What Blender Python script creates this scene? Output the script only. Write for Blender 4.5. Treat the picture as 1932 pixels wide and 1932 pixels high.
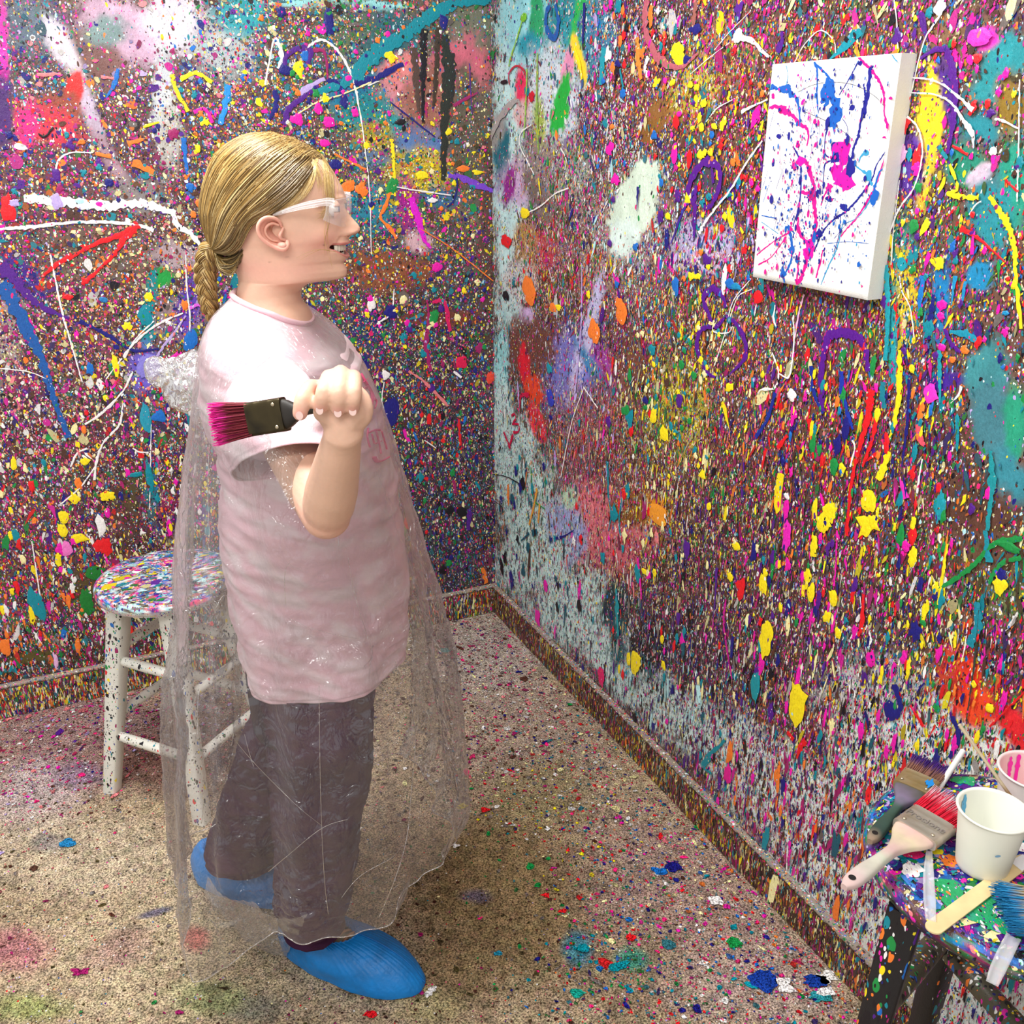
import bpy, math, random
import numpy as np
from mathutils import Vector, Matrix

for o in list(bpy.data.objects):
    bpy.data.objects.remove(o)
SC = bpy.context.scene
COL = SC.collection
PI = math.pi

# ------------------------------------------------------------------ camera
CAM_H, PITCH, FPX, HALF = 1.5, math.radians(22.0), 1783.75, 966.0
cam_d = bpy.data.cameras.new('camera')
cam_d.sensor_width = 36.0
cam_d.lens = FPX / 1932.0 * 36.0
cam_d.clip_start = 0.02
cam = bpy.data.objects.new('camera', cam_d)
cam.location = (0, 0, CAM_H)
cam.rotation_euler = (PI / 2 - PITCH, 0, 0)
COL.objects.link(cam)
SC.camera = cam

# ------------------------------------------------------------------ world, lamps, exposure
world = bpy.data.worlds.new('world')
SC.world = world
world.use_nodes = True
wb = world.node_tree.nodes['Background']
wb.inputs['Color'].default_value = (1.0, 0.98, 0.95, 1)
wb.inputs['Strength'].default_value = 0.70

def area(name, loc, target, sx, sy, power, color=(1, 1, 1)):
    d = bpy.data.lights.new(name, 'AREA')
    d.shape = 'RECTANGLE'
    d.size, d.size_y, d.energy, d.color = sx, sy, power, color
    o = bpy.data.objects.new(name, d)
    o.location = loc
    o.rotation_euler = (Vector(target) - Vector(loc)).to_track_quat('-Z', 'Y').to_euler()
    COL.objects.link(o)
    return o
# ceiling fixture over the room's left half, fill light added behind the camera
area('overhead_light', (-0.62, 1.25, 2.46), (-0.5, 1.35, 0), 0.40, 0.95, 36, (1.0, 0.98, 0.95))
area('overhead_light', (-0.35, -0.3, 2.48), (-0.1, 1.3, 0.6), 1.3, 0.5, 22, (1.0, 0.98, 0.96))

SC.view_settings.view_transform = 'Standard'
SC.view_settings.look = 'None'
SC.view_settings.gamma = 1.0
SC.view_settings.exposure = 0.10
SC.view_settings.use_curve_mapping = False
SC.cycles.max_bounces = 6
SC.cycles.diffuse_bounces = 3
SC.cycles.glossy_bounces = 3
SC.cycles.transparent_max_bounces = 24
SC.cycles.caustics_reflective = False
SC.cycles.caustics_refractive = False
SC.cycles.use_adaptive_sampling = True
SC.cycles.adaptive_threshold = 0.035
SC.cycles.use_denoising = True

# ------------------------------------------------------------------ measuring: photograph pixel -> place in the room
CP, SP = math.cos(PITCH), math.sin(PITCH)
def at(x, y, v):
    """point seen at photo pixel (x, y), v metres in front of the photographer"""
    t = math.tan(PITCH + math.atan((y - HALF) / FPX))
    z = CAM_H - v * t
    D = v * CP + (CAM_H - z) * SP
    return np.array([(x - HALF) / FPX * D, v, z])
def on_level(x, y, z):
    t = math.tan(PITCH + math.atan((y - HALF) / FPX))
    return at(x, y, (CAM_H - z) / t)
def to_px(P):
    P = np.asarray(P, float)
    D = P[..., 1] * CP + (CAM_H - P[..., 2]) * SP
    return HALF + FPX * P[..., 0] / D, HALF + FPX * ((CAM_H - P[..., 2]) * CP - P[..., 1] * SP) / D, D
CORNER = np.array([-0.0553, 2.837, 0.0])
TH = math.radians(24.9)
DIR = {'R': np.array([math.sin(TH), -math.cos(TH), 0]), 'L': np.array([-math.cos(TH), -math.sin(TH), 0])}
NRM = {'R': np.array([-math.cos(TH), -math.sin(TH), 0]), 'L': np.array([math.sin(TH), -math.cos(TH), 0])}
def wall_sz(x, y, side):
    a, b = (x - HALF) / FPX, (y - HALF) / FPX
    r = np.array([a, CP - b * SP, -(SP + b * CP)])
    d = DIR[side]
    k, s = np.linalg.solve(np.array([[r[0], -d[0]], [r[1], -d[1]]]), CORNER[:2])
    return s, CAM_H + k * r[2], k / FPX          # distance along, height, metres per pixel

# ------------------------------------------------------------------ small numpy helpers
def hsh(ix, iy, iz, seed):
    n = (ix * 374761393 + iy * 668265263 + iz * 2147483647 + seed * 974634777).astype(np.int64) & 0xffffffff
    n = ((n ^ (n >> 13)) * 1274126177) & 0xffffffff
    return ((n ^ (n >> 16)) & 0xffffff) / float(0xffffff)
def vnoise(P, scale, seed=0):
    P = np.asarray(P, float) * scale + 1000.0
    i = np.floor(P).astype(np.int64); f = P - i; f = f * f * (3 - 2 * f)
    r = 0
    for dx in (0, 1):
        for dy in (0, 1):
            for dz in (0, 1):
                w = (f[:, 0] if dx else 1 - f[:, 0]) * (f[:, 1] if dy else 1 - f[:, 1]) * (f[:, 2] if dz else 1 - f[:, 2])
                r = r + w * hsh(i[:, 0] + dx, i[:, 1] + dy, i[:, 2] + dz, seed)
    return r * 2 - 1
def fbm(P, scale, seed=0, o=3):
    r = 0; a = 1.0; t = 0
    for k in range(o):
        r = r + a * vnoise(P, scale * 2 ** k, seed + k * 7); t += a; a *= 0.5
    return r / t
def sstep(a, b, x):
    t = np.clip((x - a) / (b - a), 0, 1)
    return t * t * (3 - 2 * t)
def catmull(pts, n):
    pts = np.asarray(pts, float)
    P = np.vstack([2 * pts[0] - pts[1], pts, 2 * pts[-1] - pts[-2]])
    out = []
    u = np.linspace(0, len(pts) - 1, n)
    i = np.minimum(u.astype(int), len(pts) - 2); t = (u - i)[:, None]
    p0, p1, p2, p3 = P[i], P[i + 1], P[i + 2], P[i + 3]
    return 0.5 * ((2 * p1) + (-p0 + p2) * t + (2 * p0 - 5 * p1 + 4 * p2 - p3) * t ** 2 + (-p0 + 3 * p1 - 3 * p2 + p3) * t ** 3)
def resample(pts, n):
    d = np.r_[0, np.cumsum(np.linalg.norm(np.diff(pts, axis=0), axis=1))]
    u = np.linspace(0, d[-1], n)
    return np.stack([np.interp(u, d, pts[:, k]) for k in range(pts.shape[1])], 1)

def splash_r(r, n, rag=.22, spikes=.35):
    th = np.arange(n) * 2 * PI / n
    rr = np.ones(n)
    for k, a in ((2, .8), (3, .7), (4, .5), (6, .4), (9, .3)): rr += rag * .55 * a * r.normal() * np.sin(k * th + r.uniform(0, 6.3))
    if spikes:
        for _ in range(r.integers(1, 4)):
            c = r.uniform(0, 2 * PI); d = np.angle(np.exp(1j * (th - c))); rr += spikes * 1.6 * r.random() * np.exp(-(d / .13) ** 2)
    return np.clip(rr, .3, 2.6)
class MB:
    """collects polygons with a colour and a spatter amount per vertex, builds one mesh object"""
    def __init__(s):
        s.v, s.c, s.loops, s.sizes, s.mi, s.n = [], [], [], [], [], 0
    def add(s, V, F, col=(1, 1, 1), alpha=1.0, mat=0):
        V = np.asarray(V, np.float32).reshape(-1, 3)
        F = np.asarray(F, np.int32)
        s.v.append(V)
        c = np.ones((len(V), 4), np.float32)
        c[:, :3] = col
        c[:, 3] = alpha
        s.c.append(c)
        s.loops.append((F + s.n).ravel())
        s.sizes.append(np.full(len(F), F.shape[1], np.int32))
        s.mi.append(np.full(len(F), mat, np.int32))
        s.n += len(V)
        return s
    def poly(s, V, col=(1, 1, 1), alpha=1.0, mat=0):
        return s.add(V, [list(range(len(V)))], col, alpha, mat)
    def grid(s, G, col=(1, 1, 1), alpha=1.0, closed=False, mat=0, flip=False, keep=None):
        """G: rows x cols x 3; closed joins the last column to the first"""
        G = np.asarray(G)
        r, c = G.shape[:2]
        I = np.arange(r * c).reshape(r, c)
        J = np.hstack([I, I[:, :1]]) if closed else I
        q = np.stack([J[:-1, :-1], J[:-1, 1:], J[1:, 1:], J[1:, :-1]], -1).reshape(-1, 4)
        if flip: q = q[:, ::-1]
        if keep is not None: q = q[keep(G.reshape(-1, 3)[q].mean(1))]
        cc = np.asarray(col)
        if cc.ndim == 3: cc = cc.reshape(-1, 3)
        aa = np.asarray(alpha)
        if aa.ndim == 2: aa = aa.ravel()
        return s.add(G.reshape(-1, 3), q, cc, aa, mat)
    def tube(s, path, rad, n=10, col=(1, 1, 1), alpha=1.0, cap=True, flat=1.0, up=None, mat=0):
        path = np.asarray(path, float); m = len(path)
        rad = np.broadcast_to(np.asarray(rad, float), (m,))
        T = np.gradient(path, axis=0); T /= np.linalg.norm(T, axis=1)[:, None] + 1e-12
        u = np.array(up if up is not None else (0, 0, 1.0), float)
        if up is None and abs(T[0] @ u) > 0.9: u = np.array([0, 1.0, 0])
        A = np.zeros((m, 3)); a = u - T[0] * (u @ T[0]); a /= np.linalg.norm(a); A[0] = a
        for k in range(1, m):
            a = A[k - 1] - T[k] * (A[k - 1] @ T[k]); A[k] = a / (np.linalg.norm(a) + 1e-12)
        B = np.cross(T, A)
        th = np.arange(n) * 2 * PI / n
        G = path[:, None] + rad[:, None, None] * (flat * np.cos(th)[None, :, None] * A[:, None] + np.sin(th)[None, :, None] * B[:, None])
        cc = np.asarray(col, float)
        if cc.ndim == 2: cc = np.repeat(cc, n, 0)
        s.grid(G, cc, alpha, True, mat, flip=True)
        if cap:
            c0 = cc[:n] if cc.ndim == 2 else cc; c1 = cc[-n:] if cc.ndim == 2 else cc
            s.add(G[0], [list(range(n))[::-1]][::-1], c0, alpha, mat); s.add(G[-1], [list(range(n))[::-1]], c1, alpha, mat)
        return s
    def box(s, c, sx, sy, sz, R=None, col=(1, 1, 1), alpha=1.0, mat=0, taper=1.0):
        V = np.array([[x, y, z] for z in (-.5, .5) for x, y in ((-.5, -.5), (.5, -.5), (.5, .5), (-.5, .5))])
        V[4:, :2] *= taper
        V = V * (sx, sy, sz)
        if R is not None: V = V @ np.asarray(R).T
        return s.add(V + c, [[3, 2, 1, 0], [4, 5, 6, 7], [0, 1, 5, 4], [1, 2, 6, 5], [2, 3, 7, 6], [3, 0, 4, 7]], col, alpha, mat)
    def mesh(s, name, smooth=True):
        me = bpy.data.meshes.new(name)
        V = np.vstack(s.v); L = np.concatenate(s.loops); S = np.concatenate(s.sizes)
        me.vertices.add(len(V)); me.vertices.foreach_set('co', V.ravel())
        me.loops.add(len(L)); me.loops.foreach_set('vertex_index', L.astype(np.int32))
        me.polygons.add(len(S))
        me.polygons.foreach_set('loop_start', np.r_[0, np.cumsum(S)[:-1]].astype(np.int32))
        me.polygons.foreach_set('material_index', np.concatenate(s.mi))
        if smooth: me.polygons.foreach_set('use_smooth', np.ones(len(S), bool))
        me.update(calc_edges=True)
        ca = me.color_attributes.new('Col', 'FLOAT_COLOR', 'POINT')
        ca.data.foreach_set('color', np.vstack(s.c).ravel())
        me.validate()
        return me
    def build(s, name, mats, parent=None, smooth=True):
        me = s.mesh(name, smooth)
        for m in (mats if isinstance(mats, (list, tuple)) else [mats]): me.materials.append(m)
        o = bpy.data.objects.new(name, me)
        COL.objects.link(o)
        if parent is not None: put_under(o, parent)
        return o
def put_under(o, parent):
    o.parent = parent
    o.matrix_parent_inverse = Matrix.Translation(parent.location).inverted() if parent.rotation_euler.z == 0 else parent.matrix_basis.inverted()
def tag(o, label=None, cat=None, group=None, kind=None):
    for k, val in (('label', label), ('category', cat), ('group', group), ('kind', kind)):
        if val: o[k] = val
    return o
def thing(name, loc, label, cat, group=None):
    o = bpy.data.objects.new(name, None)
    o.location = loc; o.empty_display_size = 0.05
    COL.objects.link(o)
    return tag(o, label, cat, group)
def smooth_mod(o, lv=1):
    m = o.modifiers.new('smooth', 'SUBSURF'); m.levels = lv; m.render_levels = lv
def bevel(o, w=0.002, n=2):
    m = o.modifiers.new('bevel', 'BEVEL'); m.width = w; m.segments = n; m.limit_method = 'ANGLE'

# ------------------------------------------------------------------ materials
def mat(name, **kw):
    m = bpy.data.materials.new(name); m.use_nodes = True
    nt = m.node_tree; b = nt.nodes['Principled BSDF']
    for k, val in kw.items():
        k = {'rough': 'Roughness', 'spec': 'Specular IOR Level', 'metal': 'Metallic', 'color': 'Base Color', 'sss': 'Subsurface Weight', 'coat': 'Coat Weight', 'trans': 'Transmission Weight', 'alpha': 'Alpha', 'sheen': 'Sheen Weight'}[k]
        b.inputs[k].default_value = (*val, 1) if k == 'Base Color' else val
    return m, nt, b
def nd(nt, t, **kw):
    n = nt.nodes.new(t)
    for k, v in kw.items():
        if k.startswith('_'): setattr(n, k[1:], v)
        else: n.inputs[k].default_value = v
    return n
def bump(nt, b, h, dist, strength=1.0):
    n = nd(nt, 'ShaderNodeBump', Distance=dist, Strength=strength)
    nt.links.new(h, n.inputs['Height']); nt.links.new(n.outputs[0], b.inputs['Normal'])
    return n
def mixc(nt, fac, a, b2, mode='MIX'):
    n = nt.nodes.new('ShaderNodeMix'); n.data_type = 'RGBA'; n.blend_type = mode
    for sock, val in ((n.inputs['Factor'], fac), (n.inputs[6], a), (n.inputs[7], b2)):
        if isinstance(val, (int, float)): sock.default_value = val
        elif isinstance(val, tuple): sock.default_value = (*val, 1)
        else: nt.links.new(val, sock)
    return n.outputs[2]
def mathn(nt, op, a, b2=0.0, clamp=False):
    n = nt.nodes.new('ShaderNodeMath'); n.operation = op; n.use_clamp = clamp
    for k, val in ((0, a), (1, b2)):
        if isinstance(val, (int, float)): n.inputs[k].default_value = val
        else: nt.links.new(val, n.inputs[k])
    return n.outputs[0]

PAL = {'K': (.008, .006, .012), 'N': (.012, .012, .20), 'P': (.09, .012, .26), 'M': (.85, .01, .42), 'H': (.95, .02, .20), 'R': (.82, .012, .02),
       'O': (.95, .22, .03), 'Y': (1.0, .80, .015), 'C': (.95, .86, .42), 'W': (.93, .91, .90), 'T': (.003, .26, .34), 'B': (.01, .16, .58),
       'G': (.01, .28, .06), 'D': (.10, .035, .022), 'S': (.80, .22, .24), 'L': (.52, .40, .78), 'A': (.50, .84, .90), 'E': (.20, .17, .16),
       'F': (.24, .10, .03), 'V': (.35, .015, .13), 'I': (.07, .055, .02), 'Q': (.01, .10, .15)}
def carpet_mat():
    m, nt, b = mat('paint flecked carpet', rough=.95, spec=.08)
    at_ = nd(nt, 'ShaderNodeVertexColor', _layer_name='Col'); tc = nt.nodes.new('ShaderNodeTexCoord')
    g = nd(nt, 'ShaderNodeTexNoise', Scale=300.0, Detail=2.5, Roughness=.65, Distortion=.4); h = nd(nt, 'ShaderNodeTexNoise', Scale=55.0, Detail=4.0, Roughness=.7); k = nd(nt, 'ShaderNodeTexNoise', Scale=130.0, Detail=2.0)
    for n in (g, h, k): nt.links.new(tc.outputs['Object'], n.inputs['Vector'])
    v = mathn(nt, 'MULTIPLY', mathn(nt, 'SUBTRACT', g.outputs[0], .5), 6.4); v = mathn(nt, 'ADD', v, 1.0); v = mathn(nt, 'MINIMUM', mathn(nt, 'MAXIMUM', v, .22), 2.1)
    fib = mixc(nt, 1.0, at_.outputs[0], v, 'MULTIPLY')
    hu = mixc(nt, mathn(nt, 'MULTIPLY', mathn(nt, 'SUBTRACT', k.outputs[0], .50, True), 2.2, True), fib, mixc(nt, .55, fib, k.outputs['Color'], 'OVERLAY'))
    hu2 = mixc(nt, .22, hu, h.outputs['Color'], 'OVERLAY')
    vo = nd(nt, 'ShaderNodeTexVoronoi', Scale=190.0); nt.links.new(tc.outputs['Object'], vo.inputs['Vector']); sp = nt.nodes.new('ShaderNodeSeparateColor'); nt.links.new(vo.outputs['Color'], sp.inputs[0])
    cr = nt.nodes.new('ShaderNodeValToRGB'); cr.color_ramp.interpolation = 'CONSTANT'; pal = 'WMSLHWTCVBWREPDWKO'; el = cr.color_ramp.elements
    el[0].position = 0; el[0].color = (*PAL['W'], 1); el[1].position = 1 / 18; el[1].color = (*PAL['M'], 1)
    for q in range(2, 18): e = el.new(q / 18); e.color = (*PAL[pal[q]], 1)
    nt.links.new(sp.outputs[0], cr.inputs[0])
    f = mathn(nt, 'MULTIPLY', mathn(nt, 'LESS_THAN', vo.outputs['Distance'], mathn(nt, 'ADD', mathn(nt, 'MULTIPLY', sp.outputs[1], .32), .12)), mathn(nt, 'LESS_THAN', sp.outputs[2], mathn(nt, 'SUBTRACT', at_.outputs['Alpha'], .12)))
    nt.links.new(mixc(nt, f, hu2, cr.outputs[0]), b.inputs['Base Color'])
    bump(nt, b, mathn(nt, 'ADD', g.outputs[0], mathn(nt, 'MULTIPLY', f, .3)), .004, .8)
    return m
def spatter_mat(name, scales, thr, stretch=(1, 1, 1), pal='KNWYDMTCOHVKPWBDRSGKDAL', rough=.42, relief=.0012, strength=1.0, spec=.5, grain=0.25):
    """paint built up in dots: the vertex colour is the coat below, its alpha says how thick the fine dots lie"""
    m, nt, b = mat(name, rough=rough, spec=spec)
    at_ = nd(nt, 'ShaderNodeVertexColor', _layer_name='Col')
    tc = nt.nodes.new('ShaderNodeTexCoord')
    mp = nt.nodes.new('ShaderNodeMapping'); mp.inputs['Scale'].default_value = stretch
    nt.links.new(tc.outputs['Object'], mp.inputs[0])
    nz = nd(nt, 'ShaderNodeTexNoise', Scale=70.0, Detail=2.0)
    nt.links.new(mp.outputs[0], nz.inputs['Vector'])
    wv = nt.nodes.new('ShaderNodeVectorMath'); wv.operation = 'MULTIPLY_ADD'
    wv.inputs[1].default_value = (.010, .010, .010)
    nt.links.new(nz.outputs['Color'], wv.inputs[0]); nt.links.new(mp.outputs[0], wv.inputs[2])
    col = at_.outputs['Color']; hs = None
    g = nd(nt, 'ShaderNodeTexNoise', Scale=240.0, Detail=3.0, Roughness=.7); nt.links.new(mp.outputs[0], g.inputs['Vector'])
    hsv = nd(nt, 'ShaderNodeHueSaturation'); nt.links.new(col, hsv.inputs['Color'])
    nt.links.new(mathn(nt, 'MULTIPLY_ADD', g.outputs[0], grain * 3.2), hsv.inputs['Value'])
    hsv.inputs['Value'].links[0].from_node.inputs[2].default_value = 1 - grain * 1.6
    col = hsv.outputs[0]
    for i, sc in enumerate(scales):
        vo = nd(nt, 'ShaderNodeTexVoronoi', Scale=float(sc)); nt.links.new(wv.outputs[0], vo.inputs['Vector'])
        sp = nt.nodes.new('ShaderNodeSeparateColor'); nt.links.new(vo.outputs['Color'], sp.inputs[0])
        cr = nt.nodes.new('ShaderNodeValToRGB'); cr.color_ramp.interpolation = 'CONSTANT'
        p2 = pal[i * 3:] + pal[:i * 3]
        el = cr.color_ramp.elements
        el[0].position = 0; el[0].color = (*PAL[p2[0]], 1); el[1].position = 1 / len(p2); el[1].color = (*PAL[p2[1]], 1)
        for k in range(2, len(p2)):
            e = el.new(k / len(p2)); e.color = (*PAL[p2[k]], 1)
        nt.links.new(sp.outputs[0], cr.inputs[0])
        # dot radius differs per cell; alpha scales how many cells carry a dot
        rad = mathn(nt, 'MULTIPLY', sp.outputs[1], thr)
        rad = mathn(nt, 'ADD', rad, .10)
        isin = mathn(nt, 'LESS_THAN', vo.outputs['Distance'], rad)
        has = mathn(nt, 'LESS_THAN', sp.outputs[2], at_.outputs['Alpha'])
        f = mathn(nt, 'MULTIPLY', isin, has)
        col = mixc(nt, f, col, cr.outputs[0])
        dome = mathn(nt, 'MULTIPLY', mathn(nt, 'SUBTRACT', rad, vo.outputs['Distance'], True), f)
        dome = mathn(nt, 'MULTIPLY', dome, 60.0 / sc)
        hs = dome if hs is None else mathn(nt, 'ADD', hs, dome)
    nt.links.new(col, b.inputs['Base Color'])
    h = mathn(nt, 'ADD', hs, mathn(nt, 'MULTIPLY', g.outputs[0], 1.0))
    bump(nt, b, h, relief, strength)
    return m
def vc_mat(name, rough=.5, spec=.5, nscale=60.0, relief=0.0, grain=.0, **kw):
    m, nt, b = mat(name, rough=rough, spec=spec, **kw)
    at_ = nd(nt, 'ShaderNodeVertexColor', _layer_name='Col')
    tc = nt.nodes.new('ShaderNodeTexCoord')
    g = nd(nt, 'ShaderNodeTexNoise', Scale=float(nscale), Detail=4.0); nt.links.new(tc.outputs['Object'], g.inputs['Vector'])
    hsv = nd(nt, 'ShaderNodeHueSaturation'); nt.links.new(at_.outputs[0], hsv.inputs['Color'])
    q = mathn(nt, 'MULTIPLY_ADD', g.outputs[0], grain * 2); q.node.inputs[2].default_value = 1 - grain
    nt.links.new(q, hsv.inputs['Value'])
    nt.links.new(hsv.outputs[0], b.inputs['Base Color'])
    if relief: bump(nt, b, g.outputs[0], relief)
    return m, nt, b

M_WALL = spatter_mat('paint spattered wall', (150, 310), .46, (1, 1, .62))
M_FLOOR = carpet_mat()
M_SEAT = spatter_mat('stool seat paint', (120, 260), .42, (1.6, .8, 1), pal='WNMKBTPCLGOAKVSYP', rough=.32, relief=.0012)
M_LEGW = spatter_mat('white stool paint', (110, 260), .42, (1, 1, .6), pal='KNKBKTKVKRKYKG', rough=.4, relief=.0006, grain=.06)
M_LEGK = spatter_mat('black stool paint', (90, 210), .46, (1, 1, .4), pal='NGWKTMKBYKVWPKO', rough=.4, relief=.0006, grain=.1)

# ------------------------------------------------------------------ painted surfaces
rng = np.random.default_rng(11)
K8 = 8
def splat_field(mb, place, n, dens, zones, r_med, r_sig, aspect, tilt, base_h, seed, default='DKEC', lim=(0, 2, 0, 2), alpha=.12, rmax=.02, under=None, dull=.5):
    """n candidate dots over the rectangle lim; zones hold (x, y, rx, ry, palette, density) in photo pixels"""
    r = np.random.default_rng(seed)
    S = r.uniform(lim[0], lim[1], n); Zz = r.uniform(lim[2], lim[3], n)
    px, py, D = to_px(place(S, Zz, 0 * S))
    W = np.zeros((len(zones) + 1, n)); W[-1] = .06
    dn = np.full(n, .06 * dens)
    for i, zn in enumerate(zones):
        q = ((px - zn[0]) / zn[2]) ** 2 + ((py - zn[1]) / zn[3]) ** 2
        W[i] = np.exp(-q); dn += W[i] * zn[5]
    tot = W.sum(0); dn = dn / tot
    if under is not None:
        a_ = np.empty(n)
        for k0 in range(0, n, 20000): a_[k0:k0 + 20000] = under(S[k0:k0 + 20000], Zz[k0:k0 + 20000])
        dn = dn * np.clip(a_ * 1.15 - .04, .02, 1)
    keep = r.random(n) < dn
    S, Zz, W, px, py, D = S[keep], Zz[keep], W[:, keep], px[keep], py[keep], D[keep]
    m = len(S)
    cz = np.cumsum(W / W.sum(0), 0); zi = (r.random(m)[None] > cz).sum(0).clip(0, len(zones))
    u = r.random(m)
    C = np.zeros((m, 3))
    for i in range(len(zones) + 1):
        p = np.array([PAL[ch] for ch in (zones[i][4] if i < len(zones) else default)])
        k = zi == i
        C[k] = p[(u[k] * len(p)).astype(int)]
    C = np.clip(C * r.uniform(.75, 1.2, (m, 1)), 0, 1)
    old = (r.random((m, 1)) < dull) * r.uniform(.25, .85, (m, 1))       # older dots, dried and scuffed over
    C = C * (1 - old) + (C * .25 + np.array((.05, .028, .022))) * old
    rad = np.minimum(r_med * np.exp(r.normal(0, r_sig, m)), rmax)
    asp = np.clip(aspect(S, Zz) * np.exp(r.normal(0, .3, m)), .6, 9)
    tl = r.normal(0, 1, m) * tilt(S, Zz)
    th = np.arange(K8) * 2 * PI / K8
    rr = rad[:, None] * r.uniform(.62, 1.3, (m, K8))
    ax = rr * np.cos(th) / np.sqrt(asp)[:, None]; az = rr * np.sin(th) * np.sqrt(asp)[:, None]
    tail = (r.random(m) < .18) & (asp > 1.8)
    az[:, 6] = np.where(tail, az[:, 6] * r.uniform(1.5, 3.2, m), az[:, 6])
    xx = ax * np.cos(tl)[:, None] - az * np.sin(tl)[:, None]; zz = ax * np.sin(tl)[:, None] + az * np.cos(tl)[:, None]
    h = base_h + np.arange(m) * (.0011 / m)
    h = np.repeat(h[:, None], K8, 1)
    s2 = np.clip(S[:, None] + xx, lim[0], lim[1]); z2 = np.clip(Zz[:, None] + zz, lim[2], lim[3])
    V = place(s2, z2, h)
    mb.add(V.reshape(-1, 3), np.arange(m * K8).reshape(m, K8), np.repeat(C, K8, 0), alpha)
    return m

def wall_place(side):
    d, nn = DIR[side], NRM[side]
    def f(s, z, h):
        s = np.asarray(s)[..., None]; z = np.asarray(z)[..., None]; h = np.asarray(h)[..., None]
        return CORNER + d * s + nn * h + np.array([0, 0, 1.0]) * z
    return f
def stroke(mb, side, pts, w, col, h=.0032, rag=.25, seed=0, alpha=.08, taper=False, n=None, z0=.102):
    """a drip or brush stroke along photo pixels pts, w pixels wide (or a list of widths)"""
    r = np.random.default_rng(seed + int(pts[0][0]) * 7 + int(pts[0][1]))
    q = np.array([wall_sz(x, y, side) for x, y in pts])
    L = np.linalg.norm(np.diff(np.array(pts, float), axis=0), axis=1).sum()
    n = n or int(np.clip(L / 5, 4, 80))
    c = catmull(q, n) if len(q) > 2 else np.array([q[0] + (q[1] - q[0]) * t for t in np.linspace(0, 1, n)])
    ww = np.interp(np.linspace(0, 1, n), np.linspace(0, 1, len(w)), w) if hasattr(w, '__len__') else np.full(n, float(w))
    if taper: ww = ww * np.clip(np.minimum(np.linspace(0, 6, n), np.linspace(6, 0, n)), .25, 1)
    ww = ww * c[:, 2] / 2
    T = np.gradient(c[:, :2], axis=0); T /= np.linalg.norm(T, axis=1)[:, None] + 1e-9
    N2 = np.stack([-T[:, 1], T[:, 0]], 1)
    a = c[:, :2] + N2 * (ww * (1 + rag * r.normal(0, 1, n)))[:, None]
    b = c[:, :2] - N2 * (ww * (1 + rag * r.normal(0, 1, n)))[:, None]
    P = wall_place(side)
    hh = h + r.uniform(0, .0003)
    g = np.stack([np.stack([x[:, 0], x[:, 1]], 1) for x in (a, b)], 1)
    mid = g.mean(1, keepdims=True)
    g = np.concatenate([g[:, :1], mid, g[:, 1:]], 1)
    H = np.zeros(g.shape[:2]) + hh; H[:, 1] += .0006
    mb.grid(P(np.maximum(g[..., 0], .0005), np.maximum(g[..., 1], z0), H), PAL[col] if isinstance(col, str) else col, alpha)
def blob(mb, side, x, y, rx, ry, col, rag=.22, spikes=.35, h=.0033, seed=0, alpha=.05, rot=0.0, z0=.102):
    r = np.random.default_rng(seed + int(x) * 13 + int(y))
    s, z, k = wall_sz(x, y, side)
    # true width on the wall: foreshortening along the wall is undone
    k2 = abs(wall_sz(x + 4, y, side)[0] - s) / 4
    n = 34; th = np.arange(n) * 2 * PI / n
    rr = splash_r(r, n, rag, spikes)
    X = rx * rr * np.cos(th); Y = ry * rr * np.sin(th)
    X, Y = X * math.cos(rot) - Y * math.sin(rot), X * math.sin(rot) + Y * math.cos(rot)
    xx = s + X * k2; zz = z - Y * k
    P = wall_place(side)
    hh = h + r.uniform(0, .0003)
    c = PAL[col] if isinstance(col, str) else col
    V = np.vstack([P(np.maximum(xx, .0005), np.maximum(zz, z0), np.full(n, hh)), P(s + (xx - s) * .6, np.maximum(z + (zz - z) * .6, z0), np.full(n, hh + .0009))])
    I = np.arange(n); J = (I + 1) % n
    mb.add(V, np.stack([I, J, J + n, I + n], 1), c, alpha)
    mb.add(V[n:], [list(range(n))], c, alpha)
def coat(side, S, Zz, patches, default, spk_default):
    """coat of paint below the dots: soft-edged patches (x, y, rx, ry, rot, colour, dots, softness) in photo pixels"""
    P = wall_place(side)(S, Zz, 0 * S).reshape(-1, 3)
    px, py, D = to_px(P)
    n1 = fbm(P, 16, 3, 4); n2 = fbm(P * (1, 1, .35), 45, 9, 3)
    C = np.tile(np.array(default, float), (len(P), 1)) * (1 + .6 * n2[:, None])
    A = np.full(len(P), spk_default, float)
    n3 = fbm(P * (1, 1, .6), 110, 13, 2)
    for k, c in enumerate(((.008, .11, .15), (.26, .008, .09), (.02, .012, .15), (.15, .11, .015), (.30, .08, .015), (.10, .015, .18), (.30, .26, .22), (.01, .01, .012), (.34, .02, .12), (.01, .17, .06))):
        m_ = fbm(P * (1, 1, .55), 20, 200 + 5 * k, 3) + .25 * n3
        w = sstep(.20, .34, m_)[:, None] * .8
        C += (np.array(c) - C) * w
    for (x, y, rx, ry, rot, c, dots, soft) in patches:
        ca, sa = math.cos(math.radians(rot)), math.sin(math.radians(rot))
        dx, dy = px - x, py - y
        q = np.sqrt(((dx * ca + dy * sa) / rx) ** 2 + ((-dx * sa + dy * ca) / ry) ** 2) + .38 * n1 + .22 * n2 + .30 * n3
        w = 1 - sstep(1 - soft * .8, 1 + soft * .8, q)
        c = np.array(PAL[c] if isinstance(c, str) else c)
        C += (c * (1 + .25 * n2[:, None]) - C) * w[:, None]
        A += (dots - A) * w
    return np.clip(C, 0, 1), A
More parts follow.
